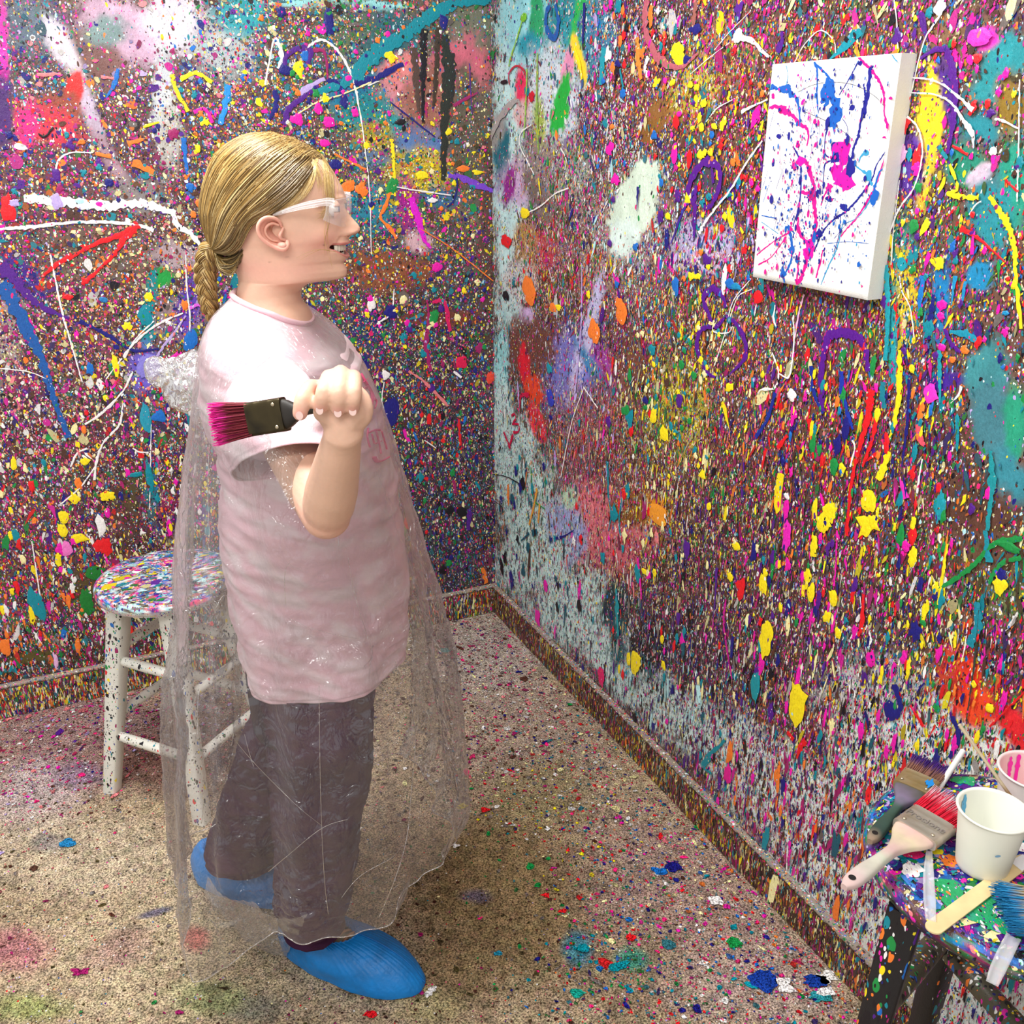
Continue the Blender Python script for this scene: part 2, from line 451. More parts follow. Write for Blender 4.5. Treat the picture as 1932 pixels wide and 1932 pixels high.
# ------------------------------------------------------------------ the two walls
# zones: x, y, rx, ry, paints, density of dots
ZL = [(60, 60, 70, 70, 'NQEWTSK', .5), (230, 60, 90, 70, 'LSWMVL', .3), (200, 280, 90, 120, 'NPMDOTVWC', .8), (60, 150, 60, 60, 'NTWMBQ', 1), (60, 230, 50, 50, 'HMRSWO', .9),
      (10, 200, 20, 200, 'MPNVP', .8), (110, 330, 80, 60, 'NPTMOVCG', 1), (430, 110, 60, 70, 'TBWMACNE', 1), (430, 210, 60, 80, 'YOBMTSWP', 1.2), (580, 130, 90, 110, 'TGOYMCNBWT', 1.3),
      (720, 90, 70, 70, 'TEGWNOS', .8), (880, 60, 50, 80, 'EITGTC', .5), (800, 150, 80, 70, 'HSTDOVW', .5), (700, 250, 70, 60, 'YTGMOCTN', 1.2), (790, 340, 100, 60, 'YYOGCMYT', 1.3),
      (870, 330, 50, 90, 'EITOSYG', .6), (720, 420, 80, 60, 'TMPOYQNT', 1.1), (850, 440, 60, 60, 'TDPYMGN', 1), (720, 520, 70, 50, 'DYCOFMT', .8), (880, 560, 60, 70, 'DYTGVPN', .9),
      (700, 620, 60, 60, 'YCPNTMGHO', 1.2), (800, 700, 120, 120, 'TNPYRDGVCBKE', 1.1), (850, 900, 90, 150, 'TNPEVRGKCDBK', 1), (870, 1060, 70, 70, 'TNPBKQGEV', 1), (200, 470, 120, 60, 'DOCRSFCW', 1), (60, 480, 60, 60, 'PNTMR', .8),
      (180, 620, 120, 90, 'DCOYWSVMPK', 1.4), (50, 700, 60, 120, 'SWDVPCMN', 1.3), (300, 620, 60, 80, 'CYTLWOEN', .9), (430, 640, 60, 90, 'PBTNLMY', 1), (290, 780, 70, 90, 'TGNMRPOWT', 1.1), (130, 800, 120, 90, 'CDVSMWNK', 1.3),
      (130, 900, 120, 80, 'OCYRMTWNVDG', 1.3), (50, 980, 90, 80, 'MROPWGVSN', 1.3), (130, 1080, 90, 80, 'OWCTRMYNDP', 1.3), (240, 990, 30, 70, 'IDC', .15), (60, 1180, 110, 90, 'GTMWRODKO', 1.3), (350, 950, 80, 120, 'YTMWPNDCO', 1.2), (200, 1180, 100, 60, 'GDTCWMI', .8), (100, 1300, 120, 60, 'GTWRKOD', .9), (480, 1180, 120, 100, 'TGNWDYR', 1), (600, 800, 150, 300, 'TNPYDGVC', .8)]
CL = [(500, 300, 900, 420, 0, (.13, .075, .06), .85, .5), (130, 330, 260, 130, 0, (.13, .06, .06), .8, .5), (830, 330, 160, 420, 0, (.14, .12, .085), .6, .4), (800, 800, 180, 350, 0, (.05, .04, .055), .8, .5),
      (60, 50, 70, 55, 10, (.10, .14, .19), .5, .5), (240, 60, 105, 55, 25, (.62, .40, .55), .10, .4), (330, 40, 60, 60, 0, (.78, .72, .82), .15, .5), (120, 90, 85, 22, 60, (.74, .66, .75), .1, .5),
      (165, 200, 75, 15, 68, (.58, .48, .62), .1, .5), (215, 310, 75, 14, 60, (.38, .24, .3), .2, .5), (310, 180, 22, 120, 0, (.62, .66, .70), .3, .4), (320, 260, 20, 70, 0, (.5, .48, .44), .4, .5),
      (190, 110, 40, 75, -30, (.20, .09, .08), .2, .5), (140, 165, 18, 42, 8, (.74, .03, .03), .06, .25), (115, 210, 40, 36, 40, (.32, .07, .04), .3, .5), (85, 235, 70, 34, 20, (.72, .04, .08), .3, .4), (50, 240, 22, 55, 10, (.88, .02, .22), .3, .4),
      (3, 110, 12, 120, 0, (.8, .02, .4), .3, .3), (5, 215, 22, 70, 0, (.07, .02, .16), .15, .4), (260, 370, 60, 30, 20, (.25, .22, .22), .4, .5), (200, 60, 40, 30, 0, (.2, .3, .3), .2, .5), (420, 90, 60, 60, 0, (.45, .5, .52), .5, .6), (450, 30, 50, 40, 0, (.02, .36, .42), .4, .4),
      (650, 8, 130, 11, 2, (.35, .78, .80), .25, .2), (700, 90, 95, 65, -20, (.02, .13, .17), .35, .5), (640, 60, 60, 60, 0, (.10, .14, .08), .7, .5), (890, 60, 36, 75, 0, (.17, .17, .12), .3, .4), (870, 130, 55, 60, 0, (.62, .13, .19), .08, .3), (780, 180, 75, 36, -8, (.85, .28, .34), .25, .4),
      (760, 125, 50, 25, -20, (.8, .25, .25), .3, .4), (690, 210, 60, 45, 10, (.01, .25, .28), .3, .4), (660, 160, 55, 26, -25, (.01, .19, .35), .25, .4), (800, 265, 58, 36, 0, (.10, .20, .44), .12, .4), (730, 235, 38, 22, 0, (.02, .30, .34), .4, .4), (705, 260, 36, 30, 0, (.42, .33, .03), .6, .5),
      (800, 320, 75, 36, 0, (.55, .42, .03), .6, .5), (820, 190, 60, 60, 0, (.35, .14, .1), .3, .5), (700, 300, 34, 18, 0, (.1, .17, .33), .4, .5), (880, 250, 40, 120, 0, (.12, .10, .07), .4, .5), (830, 375, 40, 20, 0, (.04, .14, .28), .3, .4), (700, 390, 60, 40, 0, (.02, .22, .32), .5, .5),
      (730, 510, 80, 40, 0, (.25, .08, .035), .35, .4), (790, 455, 30, 24, 0, (.62, .40, .45), .2, .4), (770, 385, 22, 55, -10, (.35, .01, .25), .4, .5), (850, 600, 90, 14, 0, (.17, .05, .03), .3, .4), (920, 480, 18, 200, 0, (.10, .05, .04), .4, .4), (680, 690, 16, 22, 0, (.01, .01, .2), .2, .4), (700, 620, 40, 40, 0, (.02, .05, .16), .6, .5),
      (200, 480, 130, 60, 0, (.15, .10, .075), .6, .5), (260, 800, 30, 28, 0, (.16, .08, .05), .2, .4), (235, 960, 28, 90, 4, (.085, .065, .02), .12, .35), (160, 1090, 40, 45, 0, (.09, .065, .02), .12, .35), (60, 1240, 46, 10, -8, (.10, .08, .02), .2, .3), (15, 620, 30, 80, 0, (.40, .28, .26), .7, .5), (335, 480, 50, 30, 0, (.42, .32, .35), .4, .5), (330, 600, 50, 40, 0, (.3, .2, .22), .5, .5),
      (303, 525, 27, 22, 0, (.01, .30, .05), .1, .3), (281, 590, 13, 90, 6, (.005, .26, .30), .3, .3), (285, 800, 40, 30, 0, (.01, .25, .32), .3, .35), (275, 700, 30, 45, 0, (.16, .12, .62), .3, .4), (285, 930, 14, 60, 0, (.005, .2, .26), .4, .4), (355, 580, 20, 60, 10, (.12, .05, .45), .4, .4), (100, 830, 40, 18, -25, (.01, .16, .05), .4, .4), (40, 520, 26, 50, -40, (.06, .02, .26), .5, .4),
      (120, 840, 300, 70, 0, (.12, .05, .05), .95, .6), (60, 1000, 200, 90, 0, (.12, .045, .06), .95, .6)]
ZR = [(1000, 90, 55, 90, 'TAWGQ', .4), (1090, 80, 40, 90, 'TBGWL', .7), (1030, 230, 60, 90, 'WMGPSLYTV', .8), (1160, 60, 60, 60, 'KWMCPRTL', 1.3), (1200, 180, 70, 80, 'VMKWOPC', 1.3), (1260, 50, 60, 60, 'WKTPMC', 1.3),
      (1340, 70, 60, 70, 'YTDOMPB', 1.3), (1300, 230, 70, 70, 'YYCRMODT', 1.4), (1130, 130, 40, 80, 'TBAOWM', 1), (1200, 130, 30, 60, 'OFDO', 1), (1390, 160, 60, 120, 'COYMTRVD', 1.3), (1420, 60, 60, 50, 'RMHPSBG', 1.2), (1150, 260, 60, 60, 'NBPMTWO', 1.3),
      (1270, 270, 50, 60, 'NBMPFT', 1.2), (1340, 300, 60, 60, 'YOMGTRP', 1.1), (1120, 340, 50, 60, 'GTOWNM', 1.2), (1000, 430, 50, 90, 'WYRDLG', .9), (1060, 430, 50, 90, 'WRMNTGD', 1.2), (1200, 385, 60, 100, 'WA', .08), (1380, 420, 60, 60, 'LNPTBRM', 1.2),
      (1300, 480, 90, 60, 'WLTPNM', 1.2), (1400, 480, 60, 60, 'RMDBYOT', 1.4), (1100, 520, 80, 50, 'YORDWGM', 1), (1180, 600, 60, 60, 'TMPVNRW', 1.2), (1060, 690, 60, 60, 'LPBWV', .8), (1250, 560, 60, 60, 'TBRGOC', 1.2),
      (1280, 680, 80, 100, 'YYCDGTVO', 1.5), (1250, 780, 60, 80, 'YCGTYD', 1.4), (1360, 750, 90, 120, 'CYDPOGVS', 1.7), (1450, 800, 100, 150, 'OCDRVPGYSN', 1.7), (960, 800, 40, 250, 'ATWQD', .5), (1010, 930, 60, 120, 'TQAOGE', .7), (1110, 850, 70, 130, 'SRVDCMTL', 1.1),
      (1130, 1030, 90, 80, 'SVRCDW', 1), (1240, 960, 60, 80, 'OCYDVFW', 1.3), (1060, 1150, 80, 80, 'TQANMW', .6), (1330, 1020, 100, 100, 'YCDVSNKPG', 1.6), (1300, 1200, 90, 80, 'KEDWVPN', 1.5), (1480, 1000, 120, 130, 'DVPCNMOGK', 1.7),
      (1560, 680, 90, 100, 'RMPVOYDBG', 1.5), (1480, 620, 70, 90, 'RMWPTGDO', 1.4), (1560, 850, 90, 100, 'RRMDNGYV', 1.5), (1700, 600, 40, 130, 'YYTCRYT', 1.4), (1680, 300, 40, 200, 'YYPROMT', 1.3), (1740, 250, 40, 150, 'YYPM', 1.1), (1800, 90, 90, 70, 'MMPHTDC', 1.2), (1870, 200, 60, 80, 'TTMI', .7),
      (1780, 480, 70, 80, 'GTMPYBO', 1.2), (1860, 430, 70, 80, 'TGYR', .8), (1800, 640, 50, 80, 'TMPYOB', 1.1), (1740, 720, 50, 80, 'PMNTRB', 1.2), (1870, 800, 60, 140, 'TQ', .12), (1790, 850, 60, 80, 'PTNVYDG', 1), (1830, 960, 70, 80, 'DDOMPC', .7), (1620, 990, 90, 90, 'YMBGDRV', 1.4), (1700, 1080, 80, 80, 'MRCDYGWV', 1.5),
      (1500, 1200, 120, 110, 'DPCVKNMWE', 1.7), (1620, 1200, 80, 90, 'CPMDTWN', 1.6), (1880, 1090, 60, 60, 'GITY', .9), (1740, 1200, 60, 70, 'GNYTWC', 1.3), (1820, 1280, 60, 80, 'RRORY', 1.3), (1890, 1220, 50, 60, 'WMPKRN', 1.3), (1660, 1380, 90, 80, 'WKTYMRN', 1.4), (1740, 1450, 80, 70, 'WKRNYT', 1.3), (1900, 1380, 50, 60, 'RRYOG', 1.2),
      (1480, 1400, 120, 100, 'WKVPNDCMO', 1.6), (1380, 1330, 90, 90, 'AKVTNCP', 1.3), (1560, 1560, 100, 90, 'WKOTVMNR', 1.5), (1640, 1680, 70, 90, 'KOTVMYN', 1.1), (1850, 1430, 60, 60, 'WKCPG', 1.3), (1200, 1250, 80, 70, 'ATKWN', .9), (1750, 1880, 90, 90, 'KRTMW', .9), (1900, 1900, 60, 60, 'KRTMW', .9), (1520, 350, 120, 250, 'MPTYRD', 1)]
CR = [(1500, 700, 900, 800, 0, (.15, .075, .05), .95, .4), (1480, 1100, 330, 230, 0, (.12, .06, .05), .95, .5),
      (962, 300, 34, 340, 0, (.55, .80, .82), .2, .3), (1000, 60, 55, 90, 0, (.30, .68, .76), .15, .4), (1075, 60, 50, 95, 0, (.02, .27, .33), .25, .4), (1012, 40, 14, 70, 0, (.02, .36, .14), .1, .3), (1090, 60, 14, 90, 8, (.02, .42, .08), .1, .3), (1000, 85, 26, 24, 0, (.01, .30, .40), .1, .4),
      (1130, 60, 34, 60, 0, (.05, .22, .36), .5, .5), (1040, 190, 55, 95, 0, (.62, .70, .78), .25, .4), (1018, 250, 14, 60, 0, (.40, .50, .1), .3, .4), (1072, 130, 11, 45, 10, (.82, .30, .5), .1, .3), (985, 180, 12, 50, 0, (.86, .03, .12), .1, .3), (983, 215, 16, 26, 0, (.75, .5, .52), .15, .3), (1056, 205, 16, 62, 14, (.01, .44, .05), .04, .2),
      (1092, 110, 9, 45, -14, (.95, .65, .03), .1, .3), (948, 290, 17, 72, 0, (.005, .15, .22), .08, .3), (930, 250, 20, 40, 30, (.35, .33, .33), .1, .4), (985, 340, 40, 50, 20, (.60, .42, .66), .2, .5), (962, 350, 12, 44, 10, (.30, .02, .28), .2, .4), (1030, 330, 45, 80, -20, (.28, .22, .2), .35, .5), (1020, 380, 20, 60, -25, (.17, .13, .12), .2, .4),
      (1075, 330, 40, 60, 0, (.3, .35, .3), .7, .5), (1025, 470, 45, 40, 0, (.55, .02, .06), .4, .5), (990, 470, 24, 60, 0, (.42, .24, .10), .4, .4), (1000, 545, 12, 34, 0, (.92, .30, .03), .1, .25), (980, 530, 30, 40, 0, (.60, .60, .62), .5, .4), (995, 595, 14, 18, 0, (.6, .42, .72), .15, .3),
      (1010, 660, 70, 60, 0, (.16, .055, .04), .25, .35), (1150, 545, 60, 80, 10, (.12, .06, .04), .5, .4), (1170, 450, 120, 120, 0, (.3, .2, .17), .8, .6), (1085, 700, 48, 90, 12, (.20, .20, .60), .25, .4), (1140, 690, 22, 60, -30, (.35, .05, .35), .3, .4), (1105, 640, 14, 130, 14, (.55, .52, .80), .2, .4), (1120, 700, 12, 60, -30, (.05, .22, .46), .2, .4),
      (1190, 690, 34, 60, 0, (.17, .06, .04), .3, .4), (945, 700, 15, 90, 0, (.35, .75, .78), .3, .3), (950, 800, 26, 90, 0, (.62, .84, .84), .45, .25), (975, 870, 46, 90, 0, (.62, .84, .82), .5, .25), (1010, 950, 70, 90, 0, (.60, .83, .80), .55, .25), (990, 690, 11, 42, -5, (.72, .01, .03), .1, .25), (1008, 735, 16, 28, -20, (.80, .06, .02), .1, .25), (1015, 800, 15, 40, -20, (.85, .03, .05), .3, .3),
      (1130, 870, 90, 150, 0, (.26, .10, .10), .7, .5), (1150, 1010, 85, 70, 0, (.62, .14, .18), .4, .4), (1110, 960, 40, 50, 0, (.7, .18, .22), .4, .4), (1065, 1010, 38, 70, 0, (.36, .42, .72), .3, .35), (1050, 1100, 28, 70, 20, (.35, .38, .62), .4, .4), (1000, 1060, 70, 60, 0, (.62, .86, .84), .5, .3), (1075, 940, 16, 22, 0, (.5, .68, .5), .3, .4),
      (1237, 960, 26, 28, 0, (.86, .32, .02), .4, .35), (1190, 960, 34, 34, 0, (.28, .11, .02), .5, .4), (1265, 760, 42, 70, 20, (.44, .38, .03), .7, .4), (1310, 780, 26, 90, 14, (.42, .36, .04), .8, .4), (1180, 850, 60, 50, 0, (.2, .09, .05), .8, .5),
      (1080, 1140, 90, 75, 44, (.60, .84, .82), .55, .25), (1180, 1260, 110, 52, 44, (.62, .84, .82), .5, .25), (1300, 1370, 120, 52, 44, (.66, .86, .84), .6, .3), (1450, 1480, 160, 80, 44, (.72, .84, .82), .85, .35), (1580, 1600, 160, 120, 44, (.78, .88, .86), .85, .35), (1700, 1420, 130, 130, 0, (.80, .86, .86), .8, .4), (1720, 1800, 160, 200, 0, (.80, .88, .86), .6, .4), (1900, 1800, 120, 250, 0, (.80, .88, .86), .6, .4),
      (1850, 1430, 70, 70, 0, (.8, .84, .8), .8, .4), (1640, 1300, 100, 60, 0, (.5, .5, .5), .9, .5), (1165, 1145, 30, 46, 0, (.015, .04, .05), .3, .4), (1165, 1210, 16, 60, 0, (.02, .12, .14), .4, .4), (1225, 1220, 38, 60, 0, (.02, .015, .02), .5, .45), (1270, 1165, 40, 36, 0, (.06, .03, .04), .8, .5), (1320, 1230, 60, 60, 0, (.07, .05, .05), .9, .5),
      (1200, 385, 40, 92, 22, (.66, .80, .66), .05, .22), (1178, 450, 30, 40, 10, (.70, .86, .80), .1, .3), (1330, 455, 60, 40, 0, (.5, .45, .68), .5, .5), (1330, 490, 40, 26, 0, (.62, .5, .7), .4, .5), (1265, 200, 40, 28, 0, (.24, .13, .04), .4, .4), (1232, 235, 18, 46, 20, (.25, .11, .02), .2, .3), (1260, 215, 36, 18, 0, (.28, .12, .03), .2, .3), (1335, 320, 40, 60, 0, (.07, .06, .08), .3, .4), (1370, 100, 60, 60, 0, (.35, .18, .06), .7, .5),
      (1310, 170, 40, 60, 10, (.5, .42, .04), .7, .5), (1755, 230, 24, 110, 4, (.95, .70, .02), .15, .3), (1740, 330, 16, 60, 0, (.9, .62, .03), .3, .4), (1722, 310, 24, 60, 0, (.10, .03, .34), .3, .4), (1790, 160, 16, 100, -8, (.09, .02, .30), .2, .3), (1900, 105, 44, 40, 0, (.02, .33, .38), .1, .3), (1870, 170, 36, 40, 0, (.02, .30, .34), .1, .35), (1850, 240, 44, 34, 0, (.02, .26, .32), .1, .35), (1820, 310, 40, 40, 0, (.02, .30, .20), .2, .35),
      (1905, 200, 30, 60, 0, (.28, .17, .02), .3, .4), (1850, 330, 26, 14, -35, (.86, .62, .78), .05, .25), (1915, 340, 26, 90, 0, (.02, .38, .26), .2, .35), (1870, 410, 40, 70, 0, (.02, .28, .34), .2, .4), (1800, 60, 60, 50, 0, (.22, .12, .06), .6, .5), (1861, 72, 22, 18, -20, (.88, .04, .56), .1, .3), (1700, 480, 26, 70, 0, (.02, .25, .2), .6, .5), (1685, 640, 10, 90, 0, (.02, .36, .42), .2, .3),
      (1712, 560, 18, 90, 0, (.75, .55, .03), .7, .4), (1775, 560, 16, 70, 0, (.01, .22, .52), .2, .3), (1850, 520, 24, 28, 0, (.01, .25, .5), .1, .3), (1862, 700, 44, 60, 0, (.05, .27, .30), .06, .25), (1880, 800, 44, 90, -14, (.06, .22, .27), .05, .25), (1915, 800, 20, 80, 0, (.02, .34, .20), .1, .3), (1900, 900, 34, 60, -20, (.04, .26, .33), .08, .3), (1840, 960, 80, 60, 20, (.11, .045, .03), .35, .4),
      (1870, 1040, 60, 40, 0, (.14, .07, .04), .3, .4), (1900, 1130, 40, 50, 0, (.14, .16, .06), .6, .5), (1822, 1290, 32, 60, 0, (.85, .04, .015), .3, .35), (1790, 1260, 26, 50, 0, (.62, .06, .03), .5, .4), (1845, 1330, 30, 46, 0, (.90, .07, .02), .2, .35), (1915, 1370, 24, 60, -30, (.85, .02, .03), .2, .35), (1560, 660, 20, 30, 0, (.2, .03, .1), .6, .5), (1780, 720, 34, 20, -10, (.06, .02, .32), .2, .4)]

def make_wall(side, name, s_max, zones, patches, seed, n_mid, n_small):
    mb = MB()
    P = wall_place(side)
    top = 2.5
    S, Z = np.meshgrid(np.linspace(0, s_max, int(s_max / .0055)), np.linspace(0, top, int(top / .0055)))
    C, A = coat(side, S, Z, patches, (.075, .04, .03), .85)
    G = P(S, Z, 0 * S + .0012 * fbm(P(S, Z, 0 * S).reshape(-1, 3), 30, 5, 3).reshape(S.shape))
    mb.grid(G, C.reshape(*S.shape, 3), A.reshape(S.shape), flip=(side == 'L'))
    # back and rim, so the wall is a slab
    q = np.array([[P(a, b, -.1) for a in (0, s_max)] for b in (0, top)])
    mb.grid(q, (.3, .3, .3), 0, flip=(side == 'R'))
    for z in (0, top): mb.add(np.array([P(0, z, 0), P(s_max, z, 0), P(s_max, z, -.1), P(0, z, -.1)]), [[0, 1, 2, 3]], (.3, .3, .3), 0)
    if side == 'R':
        asp = lambda s, z: np.interp(z, [0, .5, 1.0, 1.5, 2.0], [6.0, 4.8, 3.2, 2.0, 1.5])
        tl = lambda s, z: np.interp(z, [0, .8, 1.6], [.08, .22, .5])
    else:
        asp = lambda s, z: np.interp(z, [0, .5, 1.0, 1.4, 2.0], [3.0, 2.4, 1.5, 1.15, 1.1])
        tl = lambda s, z: np.interp(z, [0, .8, 1.6], [.15, .4, 1.2])
    lim = (.001, s_max - .001, .104, 2.2)
    und = lambda a, b: coat(side, a, b, patches, (.075, .04, .03), .85)[1]
    m1 = splat_field(mb, P, n_small, 1.0, zones, .0016 if side == 'R' else .0019, .40, asp, tl, .0009, seed, lim=lim, under=und, dull=.55)
    m2 = splat_field(mb, P, n_mid, 1.0, zones, .0031, .52, asp, tl, .0016, seed + 1, lim=lim, under=und, dull=.5)
    return mb

def bits(mb, side, names, seed):
    """many medium splashes of given colours scattered in a box: (colours, x0, y0, x1, y1, n, r, aspect)"""
    r = np.random.default_rng(seed)
    for cols, x0, y0, x1, y1, n, rad, asp in names:
        for k in range(int(n * .5)):
            x, y = r.uniform(x0, x1), r.uniform(y0, y1)
            q = wall_sz(x, y, side)
            if coat(side, np.array([q[0]]), np.array([q[1]]), CL if side == 'L' else CR, (0, 0, 0), .85)[1][0] < .2: continue
            a = rad * math.exp(r.normal(0, .35))
            blob(mb, side, x, y, a / math.sqrt(asp), a * math.sqrt(asp), cols[r.integers(len(cols))], .3, .5)

wl = make_wall('L', 'wall_left', 2.4, ZL, CL, 5, 40000, 95000)
st = lambda *a, **k: stroke(wl, 'L', *a, **k)
bl = lambda *a, **k: blob(wl, 'L', *a, **k)
for a in [([(930, -6), (880, 4), (835, 18), (790, 45), (755, 72), (700, 105), (660, 150), (600, 172)], [16, 16, 18, 20, 24, 26, 20, 12], 'T'), ([(800, 55), (798, 110), (797, 230)], [13, 12, 5], 'K'), ([(826, 52), (823, 120), (818, 200)], [11, 10, 6], (.05, .03, .02)),
          ([(838, 66), (845, 130), (838, 220), (836, 340)], [13, 24, 16, 9], (.02, .025, .02)), ([(780, 90), (785, 150), (790, 215)], [12, 14, 5], (.09, .05, .04)), ([(853, 100), (853, 150), (850, 200)], [10, 12, 4], (.02, .02, .02)),
          ([(45, 375), (120, 380), (200, 388), (270, 384), (330, 402)], [14, 19, 16, 15, 10], 'W'), ([(0, 432), (60, 428), (130, 420), (200, 419), (262, 425), (290, 434)], [5, 7, 5, 6, 5, 8], 'W'), ([(325, 398), (335, 425), (360, 440), (375, 460), (386, 470)], [10, 11, 10, 7, 3], 'W'),
          ([(262, 424), (235, 440), (190, 455), (150, 475), (128, 492)], [14, 11, 8, 6, 3], 'R'), ([(258, 426), (235, 450), (215, 480), (190, 505), (160, 530)], [11, 11, 7, 5, 9], 'R'), ([(136, 480), (105, 500), (78, 522)], [9, 9, 3], 'R'),
          ([(0, 535), (20, 560), (50, 620), (75, 670), (95, 730), (110, 775), (130, 825)], [34, 26, 20, 15, 12, 9, 12], (.01, .10, .38)), ([(0, 500), (30, 530), (60, 565), (95, 585), (130, 600)], [22, 18, 15, 11, 5], 'P'), ([(150, 605), (200, 630), (250, 660), (300, 658)], [9, 7, 5, 4], 'N'),
          ([(95, 480), (105, 530), (120, 600), (132, 640), (155, 720)], [3, 3, 4, 3, 2], 'W'), ([(250, 700), (230, 740), (190, 780), (160, 800)], [3, 4, 5, 3], 'W'), ([(345, 590), (300, 610), (260, 640), (230, 675), (200, 715)], [3, 4, 4, 3, 2], 'W'), ([(290, 605), (255, 640), (235, 675)], 2.5, 'W'),
          ([(350, 595), (330, 625), (310, 650), (296, 672)], [3, 4, 5, 5], 'L'), ([(357, 580), (375, 575), (392, 588), (400, 600)], [8, 5, 4, 3], (.75, .12, .75)), ([(350, 480), (352, 540), (358, 600), (355, 660)], 2.5, 'W'), ([(232, 760), (225, 800), (195, 835), (182, 870), (178, 905)], [2, 5, 3, 4, 4], 'W'),
          ([(165, 845), (145, 855), (133, 880)], 3, 'W'), ([(180, 880), (150, 920), (115, 950)], 2.5, 'W'), ([(250, 845), (262, 852), (280, 853)], 3, 'W'), ([(0, 695), (50, 700), (90, 715)], 2, 'W'),
          ([(500, 160), (507, 120), (515, 80), (525, 78), (530, 110), (525, 130)], [4, 3, 4, 7, 9, 6], 'W'), ([(572, 105), (585, 85), (610, 76), (640, 100), (665, 150), (678, 210), (688, 280), (697, 370), (700, 480)], [3, 4, 4, 4, 4.5, 3, 2, 2, 1.5], 'W'),
          ([(590, 95), (612, 100), (618, 150)], [7, 6, 4], 'V'), ([(535, 130), (540, 105), (560, 92), (585, 96), (580, 120)], [9, 7, 9, 12, 8], 'P'), ([(600, 160), (570, 185), (545, 205), (535, 235)], [6, 9, 10, 12], 'P'), ([(615, 152), (640, 160), (650, 200)], [9, 7, 12], 'N'), ([(518, 170), (520, 200), (508, 225)], [10, 9, 5], 'N'),
          ([(612, 148), (590, 160), (575, 170), (565, 178)], [7, 9, 12, 6], 'L'), ([(660, 160), (700, 150), (760, 120)], [6, 12, 8], 'N'), ([(700, 155), (640, 180), (600, 192), (550, 222)], 2.5, 'C'), ([(738, 262), (742, 300), (744, 370)], [7, 6, 4], 'Y'), ([(735, 355), (728, 385), (717, 410), (735, 430), (748, 450)], [7, 8, 6, 8, 7], 'O'),
          ([(775, 372), (785, 400), (790, 420), (800, 450), (813, 468)], [14, 15, 12, 9, 5], (.75, .01, .62)), ([(735, 192), (790, 235), (820, 258)], 2.5, 'N'), ([(885, 120), (887, 170), (890, 215)], 2, 'P'), ([(845, 330), (870, 335), (900, 350), (930, 360)], [8, 10, 12, 6], (.2, .06, .6)), ([(855, 200), (880, 185), (900, 175)], [6, 5, 3], 'V'),
          ([(745, 352), (790, 360), (850, 368)], 2.5, 'W'), ([(858, 325), (862, 350), (855, 378), (842, 390)], 3, 'N'), ([(790, 430), (840, 460), (880, 490), (930, 530)], 2, 'O'), ([(630, 290), (660, 305), (690, 320)], 4, 'O'), ([(100, 240), (85, 258), (72, 252)], [4, 4, 3], 'K'), ([(105, 320), (112, 300), (135, 288), (175, 288)], [4, 3, 2.5, 1.5], 'W'),
          ([(325, 140), (330, 165), (355, 210)], [9, 7, 8], 'Y'), ([(340, 150), (370, 138), (400, 155)], 7, 'Y'), ([(345, 260), (350, 300), (355, 340)], [10, 7, 5], 'B'), ([(430, 160), (425, 200), (415, 235)], [12, 10, 12], (.02, .3, .8)), ([(365, 212), (385, 205), (400, 232)], [6, 6, 8], 'M'),
          ([(70, 142), (115, 140)], 6, 'S'), ([(190, 145), (215, 148)], 5, 'S'), ([(240, 270), (270, 262)], 8, 'O'), ([(180, 290), (210, 295)], 7, 'O'), ([(250, 305), (290, 325)], [12, 8], 'O'), ([(223, 130), (216, 158), (200, 185)], [6, 8, 2], 'B'), ([(300, 230), (270, 240)], 4, 'Y'),
          ([(743, 545), (738, 590), (718, 605), (712, 612)], [1.5, 3, 4, 6], 'W'), ([(724, 720), (720, 760), (735, 790)], [2, 3, 1.5], 'W'), ([(770, 700), (800, 720), (845, 765)], [4, 5, 7], 'S'), ([(855, 700), (870, 712)], 5, 'W'), ([(805, 565), (808, 600), (803, 650), (812, 700)], [5, 5, 9, 7], 'V'), ([(815, 570), (838, 570), (848, 625)], [6, 8, 7], (.7, .01, .12)),
          ([(760, 810), (772, 835)], [5, 9], 'M'), ([(800, 830), (822, 845)], 2, 'W'), ([(810, 780), (808, 800)], 7, 'R'), ([(865, 790), (868, 840)], 5, 'R'), ([(855, 905), (858, 930)], 6, 'V'), ([(885, 960), (883, 1000)], 8, 'P'), ([(910, 1070), (916, 1100)], [5, 9], 'O'), ([(60, 1020), (78, 1140)], 2, 'W'), ([(285, 800), (282, 960)], 2, 'W')]:
    st(*a)
